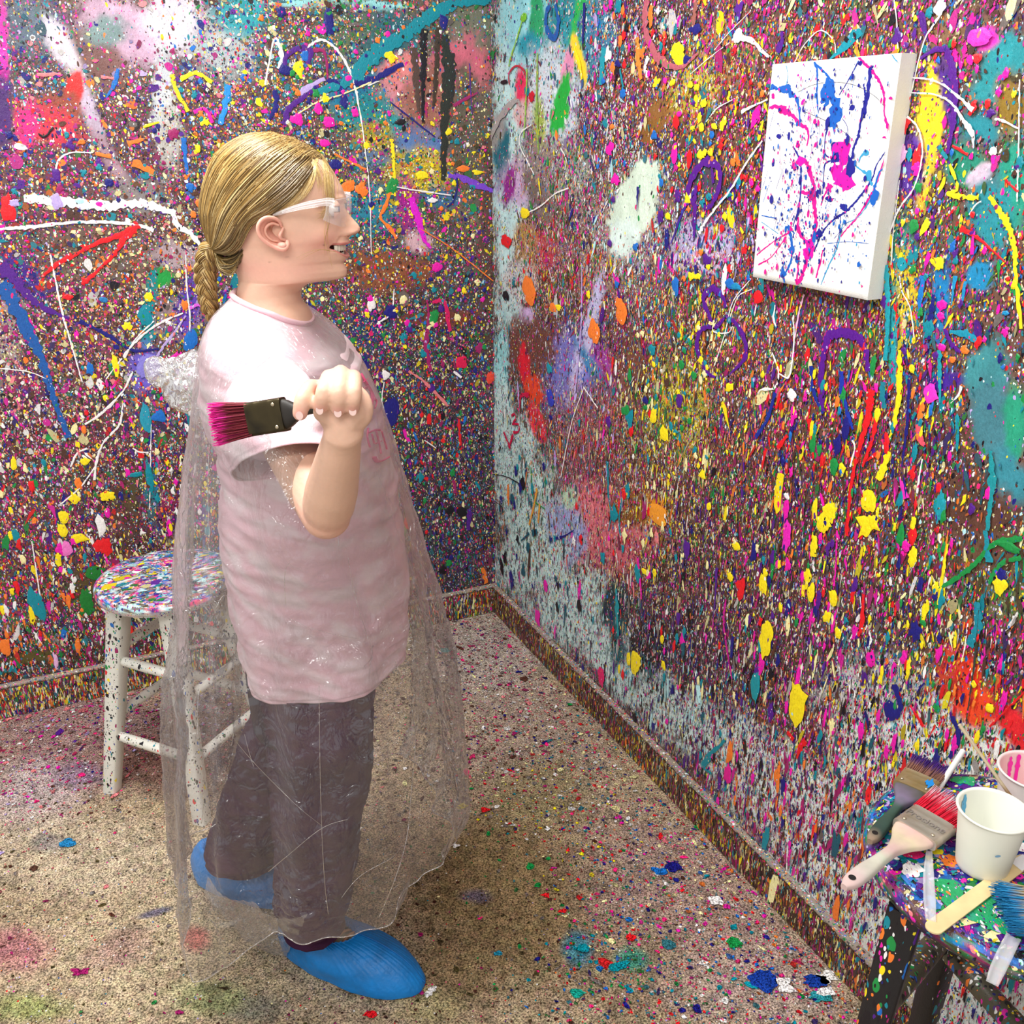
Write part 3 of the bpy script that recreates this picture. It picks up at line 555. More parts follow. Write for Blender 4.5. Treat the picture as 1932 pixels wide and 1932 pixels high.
for a in [(15, 395, 16, 20, 'R'), (25, 383, 12, 7, 'L'), (107, 380, 12, 14, 'L'), (106, 330, 8, 12, 'P'), (150, 380, 8, 6, 'A'), (187, 385, 8, 5, 'M'), (537, 132, 12, 9, 'N'), (836, 42, 8, 12, 'N'), (563, 130, 9, 14, 'Y'), (613, 185, 6, 9, 'Y'), (575, 105, 9, 8, 'B'), (620, 40, 9, 22, 'N'), (650, 190, 5, 14, 'N'), (560, 225, 12, 10, 'M'), (620, 230, 12, 9, 'M'),
          (600, 205, 8, 10, 'M'), (612, 270, 9, 7, 'M'), (632, 310, 12, 9, 'N'), (655, 353, 14, 11, 'O'), (873, 318, 11, 6, 'O'), (900, 325, 10, 4, 'Y'), (740, 350, 10, 14, 'G'), (795, 330, 12, 7, 'Y'), (815, 378, 10, 4, 'W'), (755, 230, 10, 5, 'K'), (700, 385, 6, 5, 'N'), (830, 60, 3, 3, 'W'), (700, 575, 7, 12, 'W'), (727, 707, 7, 9, 'W'), (738, 775, 14, 28, 'N'),
          (870, 683, 11, 12, (.75, .01, .08)), (925, 712, 9, 10, (.85, .06, .03)), (708, 840, 5, 6, 'Y'), (160, 530, 7, 7, 'R'), (128, 560, 9, 6, 'R'), (195, 565, 7, 6, (.02, .2, .5)), (140, 940, 10, 11, 'Y'), (203, 935, 14, 10, 'Y'), (160, 870, 9, 7, 'Y'), (120, 975, 9, 14, 'Y'), (118, 1000, 9, 14, 'Y'), (148, 1015, 15, 10, 'Y'), (190, 990, 9, 20, 'W'), (195, 1030, 16, 18, 'R'),
          (125, 1035, 11, 16, (.9, .2, .6)), (60, 1160, 6, 18, 'Y'), (70, 1140, 13, 34, 'T'), (30, 1010, 7, 14, 'T'), (5, 1150, 5, 10, 'Y'), (35, 1025, 5, 12, 'R'), (178, 1080, 17, 14, (.01, .2, .03)), (163, 1135, 13, 26, (.01, .2, .03)), (140, 1093, 5, 6, 'W'), (120, 1195, 6, 8, 'B'), (10, 1220, 10, 18, 'O'), (105, 1245, 4, 18, (.85, .5, .8)), (168, 1230, 5, 14, 'V'), (335, 1020, 9, 7, 'Y'),
          (155, 1150, 4, 5, 'O'), (245, 1185, 5, 34, (.8, .03, .02)), (218, 690, 6, 22, 'Y'), (240, 615, 9, 8, 'Y'), (280, 560, 8, 9, 'Y'), (170, 695, 7, 12, 'B'), (199, 750, 5, 6, 'Y'), (158, 810, 5, 8, 'O'), (163, 778, 4, 6, 'R'), (275, 595, 12, 22, 'T'), (348, 575, 6, 10, 'O'), (280, 690, 22, 22, (.25, .22, .7)), (360, 640, 12, 20, 'B'), (335, 672, 12, 8, 'M'),
          (330, 735, 12, 18, 'N'), (275, 790, 11, 26, (.02, .32, .45)), (300, 785, 12, 12, 'B'), (282, 900, 6, 30, 'T'), (283, 905, 7, 24, 'T'), (255, 895, 14, 5, 'T'), (775, 1050, 8, 10, 'N'), (835, 1075, 7, 8, 'K'), (870, 965, 9, 10, 'K'), (848, 962, 7, 9, 'K')]:
    bl(*a)
bits(wl, 'L', [('YOCT', 640, 240, 900, 400, 60, 3.5, 1.1), ('TNGMYO', 490, 20, 760, 240, 90, 4, 1.1), ('BTYMO', 350, 140, 470, 420, 60, 4.5, 1.2), ('YCRTMWO', 0, 860, 400, 1130, 80, 5, 1.8), ('WROTM', 0, 1100, 420, 1250, 50, 5, 2.3), ('TNRPVG', 700, 560, 925, 1080, 90, 4.5, 1.6), ('NPTVO', 0, 230, 330, 380, 60, 4.5, 1.1), ('WCS', 0, 560, 380, 860, 60, 3, 1.5), ('YCMTN', 660, 440, 920, 640, 70, 4, 1.1)], 3)
tag(wl.build('wall_left', M_WALL), kind='structure')
print('left wall', wl.n)

wr = make_wall('R', 'wall_right', 2.95, ZR, CR, 25, 42000, 190000)
st = lambda *a, **k: stroke(wr, 'R', *a, **k)
bl = lambda *a, **k: blob(wr, 'R', *a, **k)
PU = (.10, .008, .28)
for a in [([(1222, 0), (1220, 50), (1235, 95), (1258, 120), (1290, 125), (1320, 100)], [16, 17, 18, 14, 8, 4], (.50, .12, .16)), ([(1315, 0), (1310, 50)], 12, (.35, .12, .1)), ([(1040, 10), (1032, 30), (1036, 60), (1050, 70), (1056, 40), (1050, 8)], [9, 11, 12, 12, 12, 9], (.01, .10, .40)), ([(1105, 5), (1103, 40), (1102, 82)], [9, 8, 6], 'N'),
          ([(990, 30), (978, 70), (965, 110), (962, 125)], 4, (.3, .62, .05)), ([(963, 160), (962, 140), (975, 124), (990, 132), (995, 146)], 4, (.55, .02, .05)), ([(996, 130), (994, 200), (990, 260)], [5, 6, 4], (.3, .6, .08)), ([(1016, 100), (1015, 200), (1018, 290)], [5, 7, 4], (.3, .5, .1)), ([(1085, 90), (1095, 120), (1100, 150)], [8, 10, 6], 'Y'),
          ([(1142, 90), (1138, 125), (1135, 160)], [18, 20, 10], (.01, .33, .42)), ([(1205, 70), (1207, 110), (1212, 150)], [12, 16, 10], (.85, .28, .04)), ([(1172, 130), (1178, 165)], [4, 8], 'T'), ([(925, 260), (950, 215), (975, 190), (985, 200)], [14, 16, 10, 6], (.42, .38, .38)), ([(1005, 235), (985, 250), (983, 275), (1000, 310), (1010, 330)], [2, 4, 3, 4, 2], 'W'),
          ([(990, 405), (1020, 390), (1050, 365), (1075, 355)], [2, 3, 3, 2], 'W'), ([(1060, 280), (1070, 300), (1068, 320)], 3, 'W'), ([(1207, 352), (1206, 372), (1204, 398)], [9, 6, 1.5], 'N', .0040), ([(1312, 385), (1300, 365), (1316, 320), (1338, 305), (1358, 318), (1360, 350), (1345, 385), (1330, 392)], [10, 13, 15, 16, 13, 11, 11, 8], PU),
          ([(1316, 350), (1313, 400), (1312, 450)], [10, 12, 6], PU), ([(1312, 360), (1290, 400), (1268, 460)], [9, 8, 3], (.05, .02, .3)), ([(1455, 108), (1440, 95), (1425, 78), (1410, 72), (1392, 70)], [5, 7, 9, 8, 14], 'W', .0042), ([(1380, 80), (1340, 110), (1305, 140)], 1.8, 'W'), ([(1420, 20), (1380, 60), (1350, 95)], 1.5, 'W'),
          ([(1452, 188), (1425, 200), (1402, 212)], [3, 4, 9], 'W', .0042), ([(1442, 265), (1410, 310), (1380, 360), (1340, 410), (1322, 440)], [3, 5, 4, 6, 9], 'W', .0042), ([(1335, 230), (1355, 205), (1385, 188)], 2, 'W'), ([(1500, 122), (1520, 85), (1550, 58), (1575, 75), (1580, 100)], 2, 'W'), ([(1690, 0), (1695, 40), (1697, 92)], 2.5, 'W'),
          ([(1780, 0), (1778, 25), (1750, 70), (1735, 120), (1722, 175), (1705, 215)], [12, 6, 3, 3, 3, 4], 'W'), ([(1702, 148), (1745, 148), (1780, 158), (1815, 185), (1840, 208)], [2, 3, 3, 5, 9], 'W', .0042), ([(1720, 175), (1765, 178), (1800, 195), (1820, 225), (1838, 250), (1841, 280)], [2, 3, 4, 8, 12, 2], 'W', .0042),
          ([(1705, 213), (1735, 240), (1744, 290), (1730, 350), (1700, 395), (1678, 450)], [4, 3.5, 4, 3, 4, 3], 'W', .0042), ([(1790, 95), (1800, 130), (1805, 180), (1800, 240), (1790, 290)], [14, 17, 14, 12, 8], PU), ([(1740, 110), (1770, 92), (1795, 96)], [6, 10, 12], PU), ([(1790, 300), (1775, 275)], [6, 10], 'T'), ([(1800, 275), (1830, 292)], 5, 'R'), ([(1900, 340), (1925, 362)], 5, 'R'),
          ([(1870, 370), (1890, 400), (1908, 430), (1918, 470), (1920, 520), (1930, 620)], [7, 12, 13, 12, 8, 7], 'Y'), ([(1815, 430), (1850, 450), (1900, 495)], [12, 6, 3], 'R'), ([(1840, 430), (1836, 480)], [6, 9], 'M'), ([(1832, 405), (1845, 385), (1855, 380)], 3, 'W'), ([(1880, 225), (1895, 228), (1925, 243)], [4, 5, 3], 'W'), ([(1927, 150), (1925, 280), (1922, 380)], 3, 'W'), ([(1795, 310), (1810, 355), (1790, 365), (1820, 372), (1850, 372)], [6, 6, 6, 10, 8], 'Y'),
          ([(1370, 600), (1352, 615), (1338, 590), (1330, 560), (1345, 545), (1365, 558), (1372, 580)], [6, 11, 12, 12, 13, 12, 8], PU), ([(1345, 615), (1322, 625), (1318, 660), (1335, 700), (1352, 712)], [11, 12, 11, 10, 5], PU), ([(1372, 595), (1395, 615), (1410, 650), (1405, 680), (1380, 705)], [8, 10, 12, 9, 3], PU),
          ([(1420, 525), (1385, 570), (1370, 630), (1350, 690)], 2.2, 'W'), ([(1422, 545), (1395, 560), (1380, 600)], 2, 'W'), ([(1350, 605), (1348, 625), (1375, 628), (1385, 615)], 2.2, 'W'), ([(1555, 775), (1552, 720), (1558, 660), (1572, 630), (1612, 632), (1632, 650), (1642, 700)], [14, 15, 15, 17, 16, 14, 11], PU),
          ([(1532, 690), (1538, 740), (1556, 780)], [10, 9, 6], (.01, .03, .3)), ([(1590, 700), (1592, 740), (1605, 790), (1612, 810)], [10, 12, 9, 5], (.01, .04, .42)), ([(1465, 740), (1450, 790), (1428, 825)], [8, 8, 9], (.01, .03, .3)), ([(1648, 735), (1640, 790), (1622, 850), (1608, 920), (1600, 1010)], [20, 15, 9, 8, 9], 'R'), ([(1660, 770), (1648, 830), (1630, 880)], [10, 9, 5], 'R'),
          ([(1528, 790), (1535, 830), (1537, 865)], [12, 7, 5], 'R'), ([(1475, 740), (1467, 770)], [9, 5], 'R'), ([(1488, 820), (1470, 845)], [7, 11], 'R'), ([(1448, 845), (1440, 885)], [9, 2], 'R'), ([(1675, 500), (1678, 580), (1674, 680)], [14, 12, 10], (.01, .34, .42), .0032), ([(1668, 720), (1670, 770)], [16, 12], (.01, .22, .3)), ([(1700, 660), (1700, 720), (1692, 790), (1680, 825)], [11, 14, 11, 4], 'Y'),
          ([(1678, 850), (1670, 880), (1660, 905)], [14, 18, 14], 'Y'), ([(1718, 715), (1716, 780), (1708, 850), (1704, 880)], [7, 8, 5, 3], 'N'), ([(1765, 555), (1758, 600), (1755, 640)], [7, 14, 8], 'N'), ([(1745, 520), (1738, 570), (1737, 600)], [14, 9, 4], (.01, .2, .62)), ([(1805, 520), (1798, 575)], [10, 4], (.01, .3, .6)), ([(1825, 530), (1818, 572)], [9, 4], (.01, .3, .6)),
          ([(1775, 660), (1776, 710), (1776, 760)], [10, 9, 4], (.01, .34, .42)), ([(1785, 620), (1800, 650), (1815, 665)], [9, 10, 5], PU), ([(1795, 625), (1825, 630), (1848, 645)], [6, 16, 9], (.01, .30, .44)), ([(1700, 520), (1705, 550), (1720, 580), (1728, 640)], 2.5, 'W'), ([(1460, 665), (1472, 700), (1466, 730), (1440, 735), (1433, 742)], [3, 5, 4, 5, 2], 'W', .0042),
          ([(1500, 600), (1502, 640), (1497, 690), (1490, 712), (1474, 705)], [2.5, 4, 4, 4, 3], 'W', .0042), ([(1520, 555), (1510, 590), (1502, 640)], [4, 4, 3], (.95, .5, .75)), ([(1465, 575), (1462, 600), (1468, 618)], [2, 7, 3], 'W'), ([(1612, 830), (1616, 845), (1608, 880)], [5, 4, 4], 'W', .0042), ([(1818, 728), (1812, 745), (1798, 760)], [7, 4, 2], 'W', .0042), ([(1744, 865), (1738, 900), (1734, 930)], [3, 4, 5], 'W', .0042),
          ([(1735, 800), (1740, 830), (1748, 840)], [12, 14, 6], (.85, .1, .15)), ([(1872, 850), (1875, 910), (1870, 960), (1866, 1000)], [8, 16, 10, 9], (.01, .3, .34)), ([(1862, 1000), (1868, 1060)], [8, 16], (.01, .28, .36)), ([(1932, 1015), (1880, 1025), (1840, 1065), (1800, 1095), (1770, 1110)], [12, 10, 9, 8, 4], 'G'), ([(1930, 1050), (1890, 1065), (1868, 1100)], [8, 10, 6], 'G'),
          ([(1846, 1135), (1848, 1180), (1832, 1218)], [14, 19, 15], (.01, .25, .34)), ([(1790, 1025), (1782, 1080), (1772, 1140)], [5, 7, 5], 'Y'), ([(1792, 1000), (1784, 1060)], 4, 'O'), ([(1582, 1000), (1580, 1060), (1576, 1105)], [5, 4, 5], 'M'), ([(1632, 1120), (1628, 1180), (1622, 1200)], [8, 10, 5], 'R'), ([(1617, 1180), (1612, 1205)], [12, 6], 'M'), ([(1700, 900), (1712, 940)], [3, 16], (.85, .03, .5)), ([(1708, 900), (1712, 940)], [4, 8], 'N'),
          ([(1690, 1290), (1700, 1330), (1695, 1355)], [14, 12, 7], 'N'), ([(1800, 1350), (1810, 1390), (1795, 1430)], [12, 10, 8], 'N'), ([(1720, 1330), (1745, 1370)], [5, 8], 'R'), ([(1488, 1380), (1500, 1395)], [6, 12], 'R'), ([(1522, 1395), (1512, 1410), (1506, 1430)], [12, 12, 4], 'R'), ([(1830, 1175), (1824, 1220), (1818, 1248)], [3, 3, 2], 'W', .0042),
          ([(1950, 1290), (1900, 1340), (1870, 1370)], 4, 'R'), ([(1850, 1150), (1840, 1260), (1826, 1360)], [3, 4, 3], (.03, .05, .04)), ([(1000, 745), (985, 745), (982, 770)], [9, 8, 4], (.6, .005, .06)), ([(967, 785), (972, 780), (975, 790), (968, 800), (980, 800), (980, 815), (970, 815)], 5, (.6, .005, .06)), ([(952, 815), (965, 845)], [5, 8], (.6, .005, .06)), ([(970, 820), (962, 845)], [7, 5], (.6, .005, .06)),
          ([(1150, 940), (1155, 970), (1150, 1000)], [3, 4, 3], 'T'), ([(1175, 940), (1170, 980), (1172, 1010)], 4, 'T'), ([(1050, 1015), (1065, 1012), (1085, 1000)], [9, 4, 2], 'N'), ([(1000, 1005), (985, 1020)], [6, 3], 'Q'), ([(935, 895), (960, 900), (985, 915)], 2, 'K'), ([(935, 945), (950, 960), (955, 1000)], 1.6, 'K'), ([(941, 1050), (952, 1088)], [5, 3], 'Q'),
          ([(1068, 1140), (1066, 1180)], [6, 3], 'Q'), ([(1003, 880), (1008, 940), (1030, 960)], [3, 4, 2], 'G'), ([(1015, 920), (1010, 950), (1000, 990)], [9, 6, 5], (.85, .38, .05)), ([(1020, 950), (1017, 985)], 6, (.85, .38, .05)), ([(1148, 870), (1150, 940)], [9, 4], 'T'), ([(1165, 1110), (1166, 1150), (1168, 1200)], [6, 13, 5], (.01, .3, .36)), ([(1100, 500), (1098, 620), (1085, 760)], [3, 5, 4], 'L'), ([(1103, 730), (1130, 770)], 3, 'W'), ([(1103, 732), (1080, 800), (1060, 900)], 2.5, 'W'),
          ([(1205, 1050), (1210, 1100), (1212, 1130)], [6, 8, 3], 'M'), ([(1040, 1390), (1062, 1370)], 4, 'T'), ([(1345, 1460), (1330, 1440), (1370, 1395)], [6, 14, 5], 'T'), ([(1355, 1070), (1350, 1150)], [7, 4], 'P'), ([(1372, 1130), (1368, 1180), (1383, 1280)], [6, 5, 4], (.6, .01, .3)), ([(1386, 1200), (1382, 1240)], 8, 'N'), ([(1700, 340), (1690, 420), (1684, 500)], 2, 'W')]:
    st(*a)
YW = 'Y'
for a in [(1556, 985, 12, 22, YW), (1540, 960, 5, 22, YW), (1538, 1030, 8, 20, YW), (1568, 965, 12, 20, YW), (1642, 945, 15, 22, YW), (1636, 990, 14, 20, YW), (1650, 985, 10, 15, YW), (1725, 1050, 10, 17, YW), (1442, 1100, 8, 20, YW), (1533, 1117, 7, 20, YW), (1575, 1128, 8, 17, YW), (1563, 1163, 7, 13, YW), (1447, 1205, 13, 38, YW), (1506, 1330, 15, 46, YW), (1890, 1102, 14, 18, YW),
          (1280, 95, 12, 14, YW), (1285, 112, 10, 12, YW), (1317, 165, 5, 6, YW), (1305, 160, 5, 6, YW), (1322, 222, 4, 9, YW), (1326, 240, 5, 8, YW), (1343, 287, 5, 7, YW), (1324, 292, 6, 9, YW), (1330, 195, 6, 7, YW), (1350, 238, 5, 6, YW), (992, 402, 8, 10, YW), (1112, 555, 4, 7, YW), (1055, 580, 5, 6, YW), (1123, 625, 11, 21, 'O'), (1175, 590, 11, 20, 'O'), (1172, 575, 9, 12, 'O'), (1000, 548, 12, 26, 'O'), (1045, 580, 6, 9, 'O'),
          (956, 558, 6, 9, 'K'), (1340, 955, 4, 9, YW), (1243, 970, 20, 18, (.9, .34, .03)), (1235, 785, 6, 15, YW), (1255, 818, 8, 14, YW), (1237, 1080, 4, 8, YW), (1218, 1078, 5, 7, YW), (1200, 1250, 8, 26, YW), (1188, 1243, 4, 14, YW), (1205, 1240, 5, 10, YW), (1251, 1205, 4, 9, YW), (1254, 1255, 4, 9, YW), (1392, 1030, 8, 8, YW), (1380, 1088, 5, 10, YW), (1170, 1262, 2, 10, YW),
          (1031, 1105, 4, 12, 'M'), (1016, 1165, 5, 17, 'M'), (1136, 1275, 6, 20, (.8, .01, .15)), (1400, 1110, 9, 20, 'R'), (1375, 1460, 7, 22, (.8, .01, .3)), (1645, 1243, 9, 16, 'M'), (1708, 1240, 6, 14, 'M'), (1627, 1378, 6, 18, 'M'), (1683, 1340, 14, 20, 'N'), (1487, 1010, 8, 30, (.85, .02, .5)), (1486, 960, 6, 18, 'M'), (1428, 1290, 8, 38, (.01, .3, .36)), (1615, 1105, 6, 16, 'P'), (1758, 742, 13, 18, (.95, .04, .6)), (1780, 655, 7, 8, 'M'),
          (1780, 575, 9, 10, 'M'), (1778, 596, 7, 7, 'M'), (1867, 930, 6, 13, 'M'), (1777, 955, 9, 30, (.01, .33, .42)), (1774, 920, 5, 10, 'R'), (1725, 1010, 8, 18, 'R'), (1702, 1010, 8, 20, 'G'), (1712, 1030, 8, 11, 'M'), (1576, 880, 7, 18, 'G'), (1591, 885, 6, 13, YW), (1497, 745, 8, 12, 'W'), (1487, 936, 5, 6, 'W'), (1433, 560, 9, 12, 'R'), (1836, 960, 6, 12, 'P'), (1892, 1085, 10, 14, 'N'), (1823, 660, 8, 8, 'O'), (1800, 678, 6, 6, 'O'),
          (1900, 590, 6, 5, (.01, .3, .6)), (1890, 675, 5, 9, 'N'), (1850, 70, 22, 16, (.88, .05, .58)), (1847, 110, 9, 9, (.85, .02, .03)), (1900, 140, 7, 10, 'M'), (1872, 213, 7, 8, 'P'), (1776, 15, 11, 12, 'W'), (1877, 285, 6, 9, 'W'), (1700, 290, 12, 20, (.8, .45, .75)), (1395, 68, 9, 12, 'W'), (1315, 55, 10, 9, 'N'), (1297, 113, 7, 8, 'N'), (1257, 152, 4, 5, 'M'), (1167, 120, 6, 6, 'N'), (990, 33, 6, 7, (.2, .55, .03)),
          (953, 155, 7, 4, 'K'), (1278, 230, 6, 12, 'R'), (1284, 215, 5, 5, 'M'), (1250, 345, 4, 8, 'B'), (1303, 300, 5, 16, 'R'), (1275, 290, 6, 18, 'M'), (1005, 182, 6, 8, (.6, .01, .03)), (957, 455, 9, 12, 'R'), (1040, 750, 8, 12, (.03, .05, .5)), (1041, 787, 4, 4, 'N'), (1220, 755, 5, 7, 'N'), (1150, 795, 5, 10, 'P'), (1190, 790, 7, 16, 'T'), (1183, 775, 7, 12, 'G'), (1190, 708, 4, 11, 'G'), (1038, 695, 5, 9, (.01, .3, .4)),
          (1284, 755, 6, 14, 'P'), (1260, 450, 4, 20, 'N'), (1232, 660, 7, 9, 'T'), (1380, 535, 9, 10, 'B'), (1390, 540, 12, 6, (.01, .25, .5)), (1277, 540, 7, 15, 'B'), (1650, 690, 6, 18, 'G'), (1905, 1030, 26, 9, 'G'), (1730, 1190, 12, 18, 'N'), (1745, 1175, 6, 6, 'G'), (1660, 1085, 4, 4, 'Y'), (1770, 1335, 8, 9, 'G'), (1870, 1335, 9, 9, 'Y'), (1840, 1290, 6, 7, 'Y')]:
    bl(*a)
bits(wr, 'R', [('RMNBYTGO', 1420, 650, 1760, 900, 110, 6, 3.2), ('YRMTNGP', 1420, 900, 1800, 1200, 120, 5.5, 3.0), ('NPCTKMY', 1250, 1000, 1600, 1400, 150, 5, 3.4), ('RMNYTKWOG', 1620, 1200, 1900, 1450, 110, 6, 3.6), ('KNVTOQMP', 1350, 1400, 1690, 1720, 170, 6, 5.0), ('KQTN', 935, 850, 1100, 1150, 90, 4, 3.6), ('KQTNRM', 1060, 1180, 1420, 1480, 110, 4.5, 4.2),
               ('YCGT', 1200, 600, 1400, 900, 120, 4, 1.6), ('MPBYTOR', 1130, 150, 1450, 540, 190, 4.5, 1.5), ('MPYTGBR', 1690, 20, 1930, 700, 130, 6, 1.6), ('WKRMOT', 1140, 0, 1260, 140, 60, 4.5, 2.5), ('RMSTWC', 1080, 780, 1260, 1100, 80, 4.5, 3.2), ('KRTMN', 1650, 1780, 1930, 1932, 60, 8, 4)], 4)
tag(wr.build('wall_right', M_WALL), kind='structure')
print('right wall', wr.n)

# baseboards, painted over like the wall
def baseboard(side, s_max, cols, seed):
    P = wall_place(side); mb = MB()
    prof = [(.0, .014), (.086, .014), (.094, .011), (.0985, .006), (.0985, 0)]
    n = int(s_max / .012)
    s = np.linspace(0.0, s_max, n)
    G = np.array([P(s, 0 * s + z, 0 * s + h) for z, h in prof])
    v = fbm(G.reshape(-1, 3), 22, seed, 3)[:, None]
    mb.grid(G, (np.array([.10, .062, .03]) * (1 + .7 * v)).reshape(*G.shape), .75, flip=(side == 'L'))
    P2 = lambda a, b, h: P(a, b, h + .0145)
    splat_field(mb, P2, int(5200 * s_max), 1.0, [], .0028, .45, lambda a, b: 4.5 + 0 * a, lambda a, b: .12 + 0 * a, .0002, seed, default=cols, lim=(.02, s_max, .001, .088))
    # skirt of paint that ran over the top edge
    r = np.random.default_rng(seed); k = np.arange(0, s_max, .006)
    mb.grid(np.array([P(k, 0 * k + .0988 + .001 * r.random(len(k)), 0 * k + .001), P(k, 0 * k + .0975 + .001 * r.random(len(k)), 0 * k + .0165), P(k, .0935 - .004 * r.random(len(k)), 0 * k + .0155)]), (.30, .25, .2), .8, flip=(side == 'L'))
    tag(mb.build('baseboard_left' if side == 'L' else 'baseboard_right', M_WALL), kind='structure')
baseboard('L', 2.4, 'KTGDWRICNYOV', 41)
baseboard('R', 2.95, 'KDFIVDCKYTOVD', 42)

# ------------------------------------------------------------------ carpet
fm = MB()
def floor_pt(a, b):
    return CORNER[:2] + 0 * a
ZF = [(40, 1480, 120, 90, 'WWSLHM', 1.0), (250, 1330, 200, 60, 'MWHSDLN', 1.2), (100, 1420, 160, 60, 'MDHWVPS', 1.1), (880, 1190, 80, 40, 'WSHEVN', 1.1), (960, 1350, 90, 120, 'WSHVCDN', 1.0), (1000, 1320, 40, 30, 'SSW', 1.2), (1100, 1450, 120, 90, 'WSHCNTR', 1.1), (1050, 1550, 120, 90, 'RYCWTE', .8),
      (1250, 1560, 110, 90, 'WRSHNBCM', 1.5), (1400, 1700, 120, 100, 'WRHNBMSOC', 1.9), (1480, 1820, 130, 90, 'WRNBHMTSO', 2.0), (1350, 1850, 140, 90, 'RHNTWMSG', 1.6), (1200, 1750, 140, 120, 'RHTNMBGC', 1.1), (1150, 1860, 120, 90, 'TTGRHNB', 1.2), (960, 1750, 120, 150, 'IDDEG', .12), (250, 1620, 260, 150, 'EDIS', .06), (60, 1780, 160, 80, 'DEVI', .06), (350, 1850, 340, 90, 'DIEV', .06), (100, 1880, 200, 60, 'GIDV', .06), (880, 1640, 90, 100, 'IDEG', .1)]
CF = [(500, 1600, 900, 420, 0, (.42, .32, .21), .22, .5), (200, 1400, 330, 95, 0, (.32, .20, .20), .6, .4), (940, 1230, 120, 100, 0, (.44, .37, .33), .5, .4), (1010, 1400, 150, 120, 0, (.38, .29, .23), .55, .4), (330, 1440, 140, 50, 0, (.24, .13, .10), .5, .5), (60, 1500, 80, 70, 0, (.55, .45, .44), .5, .5), (150, 1620, 200, 80, 0, (.55, .45, .32), .15, .5), (300, 1800, 260, 100, 0, (.50, .40, .26), .15, .5),  # dark brown patch beside the white stool: its cast shadow, painted in
      (960, 1720, 170, 170, 0, (.24, .165, .075), .12, .5), (880, 1830, 90, 80, 0, (.27, .19, .10), .15, .5), (1320, 1720, 230, 170, 40, (.36, .25, .21), .85, .4), (1180, 1850, 140, 90, 0, (.30, .22, .14), .6, .5), (1450, 1850, 160, 90, 0, (.42, .32, .27), .9, .4), (1020, 1490, 90, 60, 0, (.33, .26, .14), .3, .5), (30, 1790, 70, 40, 0, (.5, .2, .22), .3, .6), (215, 1790, 60, 30, -20, (.42, .27, .22), .2, .6), (480, 1900, 70, 26, 0, (.2, .19, .15), .1, .6),  # dark brown patches right of her feet: her shadow plus dirt, painted in
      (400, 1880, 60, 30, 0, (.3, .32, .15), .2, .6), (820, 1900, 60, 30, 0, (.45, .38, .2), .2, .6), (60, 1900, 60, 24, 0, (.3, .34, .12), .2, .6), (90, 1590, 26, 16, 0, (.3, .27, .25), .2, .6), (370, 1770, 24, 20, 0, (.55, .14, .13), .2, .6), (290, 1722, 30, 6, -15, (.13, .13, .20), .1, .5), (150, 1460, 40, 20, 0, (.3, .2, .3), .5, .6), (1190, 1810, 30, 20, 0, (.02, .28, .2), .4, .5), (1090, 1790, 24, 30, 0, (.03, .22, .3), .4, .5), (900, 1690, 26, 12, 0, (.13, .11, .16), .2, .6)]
# floor laid out in the walls' own directions: a along the left wall, b along the right wall
NA, NB = 480, 590
A_, B_ = np.meshgrid(np.linspace(0, 2.4, NA), np.linspace(0, 2.95, NB))
def floor_place(a, b, h):
    a = np.asarray(a)[..., None]; b = np.asarray(b)[..., None]; h = np.asarray(h)[..., None]
    return CORNER + DIR['L'] * a + DIR['R'] * b + np.array([0, 0, 1.0]) * h
Pf = floor_place(A_, B_, 0 * A_).reshape(-1, 3)
fx, fy, fD = to_px(np.where(Pf[:, 1:2] < .35, Pf * (1, 0, 1) + (0, .35, 0), Pf))
n1, n2 = fbm(Pf, 7, 3, 4), fbm(Pf, 60, 9, 3)
Cf = np.tile(np.array((.40, .31, .20)), (len(Pf), 1)) * (1 + .5 * n2[:, None] + .2 * n1[:, None]); Af = np.full(len(Pf), .3)
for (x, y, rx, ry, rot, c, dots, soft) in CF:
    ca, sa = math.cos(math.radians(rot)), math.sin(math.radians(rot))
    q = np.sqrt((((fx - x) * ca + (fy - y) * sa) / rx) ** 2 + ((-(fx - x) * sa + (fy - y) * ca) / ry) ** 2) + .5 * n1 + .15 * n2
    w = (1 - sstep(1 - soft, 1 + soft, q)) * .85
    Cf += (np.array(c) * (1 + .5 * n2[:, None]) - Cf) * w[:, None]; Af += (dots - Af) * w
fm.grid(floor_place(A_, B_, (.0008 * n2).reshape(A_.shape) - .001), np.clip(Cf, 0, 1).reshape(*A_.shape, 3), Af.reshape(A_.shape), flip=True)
fm.grid(np.array([[floor_place(a, b, -.08) for a in (0, 2.4)] for b in (0, 2.95)]), (.3, .3, .3), 0)
splat_field(fm, floor_place, 60000, .55, ZF, .0021, .45, lambda a, b: 1.25 + 0 * a, lambda a, b: 2 + 0 * a, .0004, 61, default='CDDDEI', lim=(.02, 2.38, .02, 2.93), alpha=.1)
splat_field(fm, floor_place, 3000, .5, ZF, .0044, .45, lambda a, b: 1.4 + 0 * a, lambda a, b: 2 + 0 * a, .0016, 62, default='DEV', lim=(.02, 2.38, .02, 2.93), alpha=.05, rmax=.014)
def floor_blob(x, y, r, col, seed=0):
    g = np.random.default_rng(int(x * 3 + y)); c = on_level(x, y, 0); n = 24; th = np.arange(n) * 2 * PI / n
    rr = r * splash_r(g, n, .35, .4)
    V = np.stack([c[0] + rr * 1.3 * np.cos(th), c[1] + rr * np.sin(th), np.full(n, .0024)], 1)
    fm.add(V, [list(range(n))], PAL[col] if isinstance(col, str) else col, .1)
